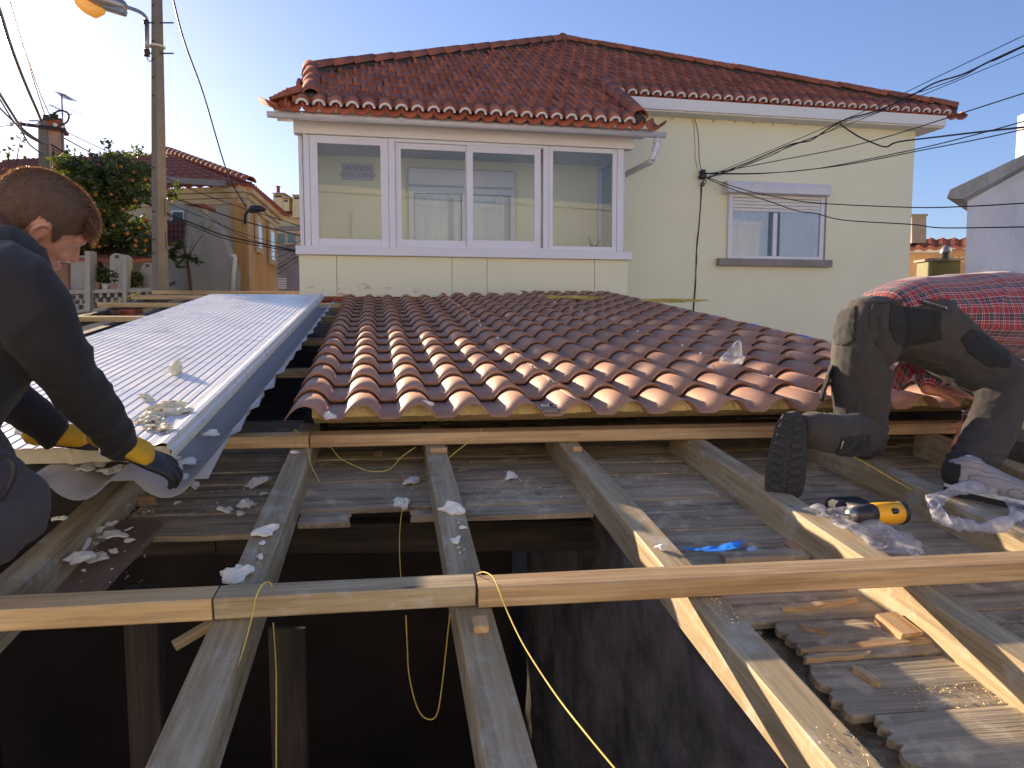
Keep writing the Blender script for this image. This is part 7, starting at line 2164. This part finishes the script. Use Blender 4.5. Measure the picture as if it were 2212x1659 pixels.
e1 = (W(1910, 826, 3.02) - W(1948, 778, 3.04)).normalized(); e2 = (W(1984, 796, 3.08) - W(1948, 778, 3.04)).normalized()
for v in tail.data.vertices: buf += [v.co.dot(e1) / 0.054, v.co.dot(e2) / 0.054, 0]
at2.data.foreach_set('vector', buf)
# shoes
def shoe(M_, parent, ankle, nm='shoe'):
    """local: x heel->toe 0..0.29, z up from the ground"""
    def outline(s):                                     # half width along the sole
        return 0.030 + 0.018 * math.sin(min(1, s * 1.15) * math.pi * 0.62) if s < 0.85 else (0.030 + 0.018 * math.sin(0.85 * 1.15 * math.pi * 0.62)) * math.sqrt(max(0, 1 - ((s - 0.85) / 0.155) ** 2))
    N = 22
    def slab(z0, z1, grow, mat, name, par):
        bm = bmesh.new()
        lo, hi = [], []
        pts = []
        for i in range(N + 1): s = i / N; pts.append((s * 0.29, outline(s) + grow - (0.012 * (1 - s * 6) ** 2 if s < 1 / 6 else 0)))
        ring = [(x, y) for x, y in pts] + [(x, -y) for x, y in pts[::-1]]
        for x, y in ring:
            tz = 0.012 * max(0, (x - 0.2) / 0.09) ** 2
            lo.append(bm.verts.new(M_ @ Vector((x, y, z0 + tz)))); hi.append(bm.verts.new(M_ @ Vector((x, y * 0.985, z1 + tz))))
        bm.faces.new(lo[::-1]); bm.faces.new(hi)
        for i in range(len(lo)):
            j = (i + 1) % len(lo); bm.faces.new((lo[i], lo[j], hi[j], hi[i]))
        return from_bm(name, bm, M[mat], par)
    bm = bmesh.new()
    c = [(0.012, 0.030, 0.048), (0.05, 0.036, 0.056), (0.10, 0.040, 0.052), (0.16, 0.043, 0.040), (0.22, 0.044, 0.030), (0.268, 0.034, 0.020)]
    limb(bm, [M_ @ Vector((x, 0, 0.022 + h * 0.75)) for x, w, h in c], [(w, h) for x, w, h in c], 4, 18, up=(M_.to_3x3() @ Vector((0, 0, 1))))
    limb(bm, [M_ @ Vector((0.06, 0, 0.06)), M_ @ Vector((0.066, 0, 0.1))], [(0.034, 0.046), (0.034, 0.044)], 3, 16, up=(M_.to_3x3() @ Vector((1, 0, 0))))
    up_ = fuse(nm, bm, 0.006, 3, M['shoe_grey'], parent)
    slab(-0.002, 0.017, 0.004, 'sole', 'sole', up_)
    slab(0.0175, 0.028, 0.003, 'white_rubber', 'midsole', up_)
    # lugs
    for k in range(9):
        x = 0.02 + k * 0.029
        for sg in (-1, 1):
            bm = bmesh.new(); add_box(bm, (0, 0, 0), (0.02, outline(x / 0.29) * 0.72, 0.006), None, 0.002)
            from_bm('tread_lug', bm, M['sole'], up_, M_ @ Matrix.Translation((x, sg * outline(x / 0.29) * 0.5, -0.004 + 0.012 * max(0, (x - 0.2) / 0.09) ** 2)) @ Matrix.Rotation(sg * 0.35, 4, 'Z'))
    Mi = M_.inverted()
    patch('toe_cap', up_, lambda p: (Mi @ p).x > 0.235 and (Mi @ p).z > 0.02, 0.0025, M['black_patch'], up_)
    patch('heel_cup', up_, lambda p: (Mi @ p).x < 0.045 and 0.02 < (Mi @ p).z < 0.10, 0.0025, M['black_patch'], up_)
    for k in range(5):
        x = 0.105 + k * 0.023; z = 0.098 - k * 0.0115
        bm = bmesh.new(); add_tube(bm, [M_ @ Vector((x, -0.026, z - 0.008)), M_ @ Vector((x + 0.004, 0, z + 0.002)), M_ @ Vector((x + 0.008, 0.026, z - 0.008))], 0.003, 6); from_bm('lace', bm, M['glove_black'], up_)
    bm = bmesh.new(); add_tube(bm, [M_ @ Vector((0.066, 0, 0.06)), (M_ @ Vector((0.068, 0, 0.1))).lerp(ankle, 0.4), ankle], [0.036, 0.037, 0.038], 16); from_bm('sock', bm, M['black_patch'], up_, smooth=True)
    return up_
# planted foot: heel left, toe right, on the rafter
g0 = onroof(2040, 1062, HR); g1 = onroof(2200, 1096, HR)
x_ = (g1 - g0).normalized(); y_ = NR.cross(x_).normalized(); z_ = x_.cross(y_)
ms_ = Matrix((x_, y_, z_)).transposed().to_4x4(); ms_.translation = g0 + z_ * 0.008
shoe(ms_, pR, W(2094, 1000, 2.615))
# kneeling foot: sole towards the viewer, toes down
hl = W(1712, 893, 2.46); toe = W(1690, 1078, 2.40)
x_ = (toe - hl).normalized(); zz = Vector((0.42, 0.90, 0.05)); zz = (zz - x_ * zz.dot(x_)).normalized(); y_ = zz.cross(x_)
ms_ = Matrix((x_, y_, zz)).transposed().to_4x4(); ms_.translation = hl
ms_ = ms_ @ Matrix.Diagonal((1.0, 1.2, 1.05, 1))
shoe(ms_, pR, W(1775, 934, 2.57))
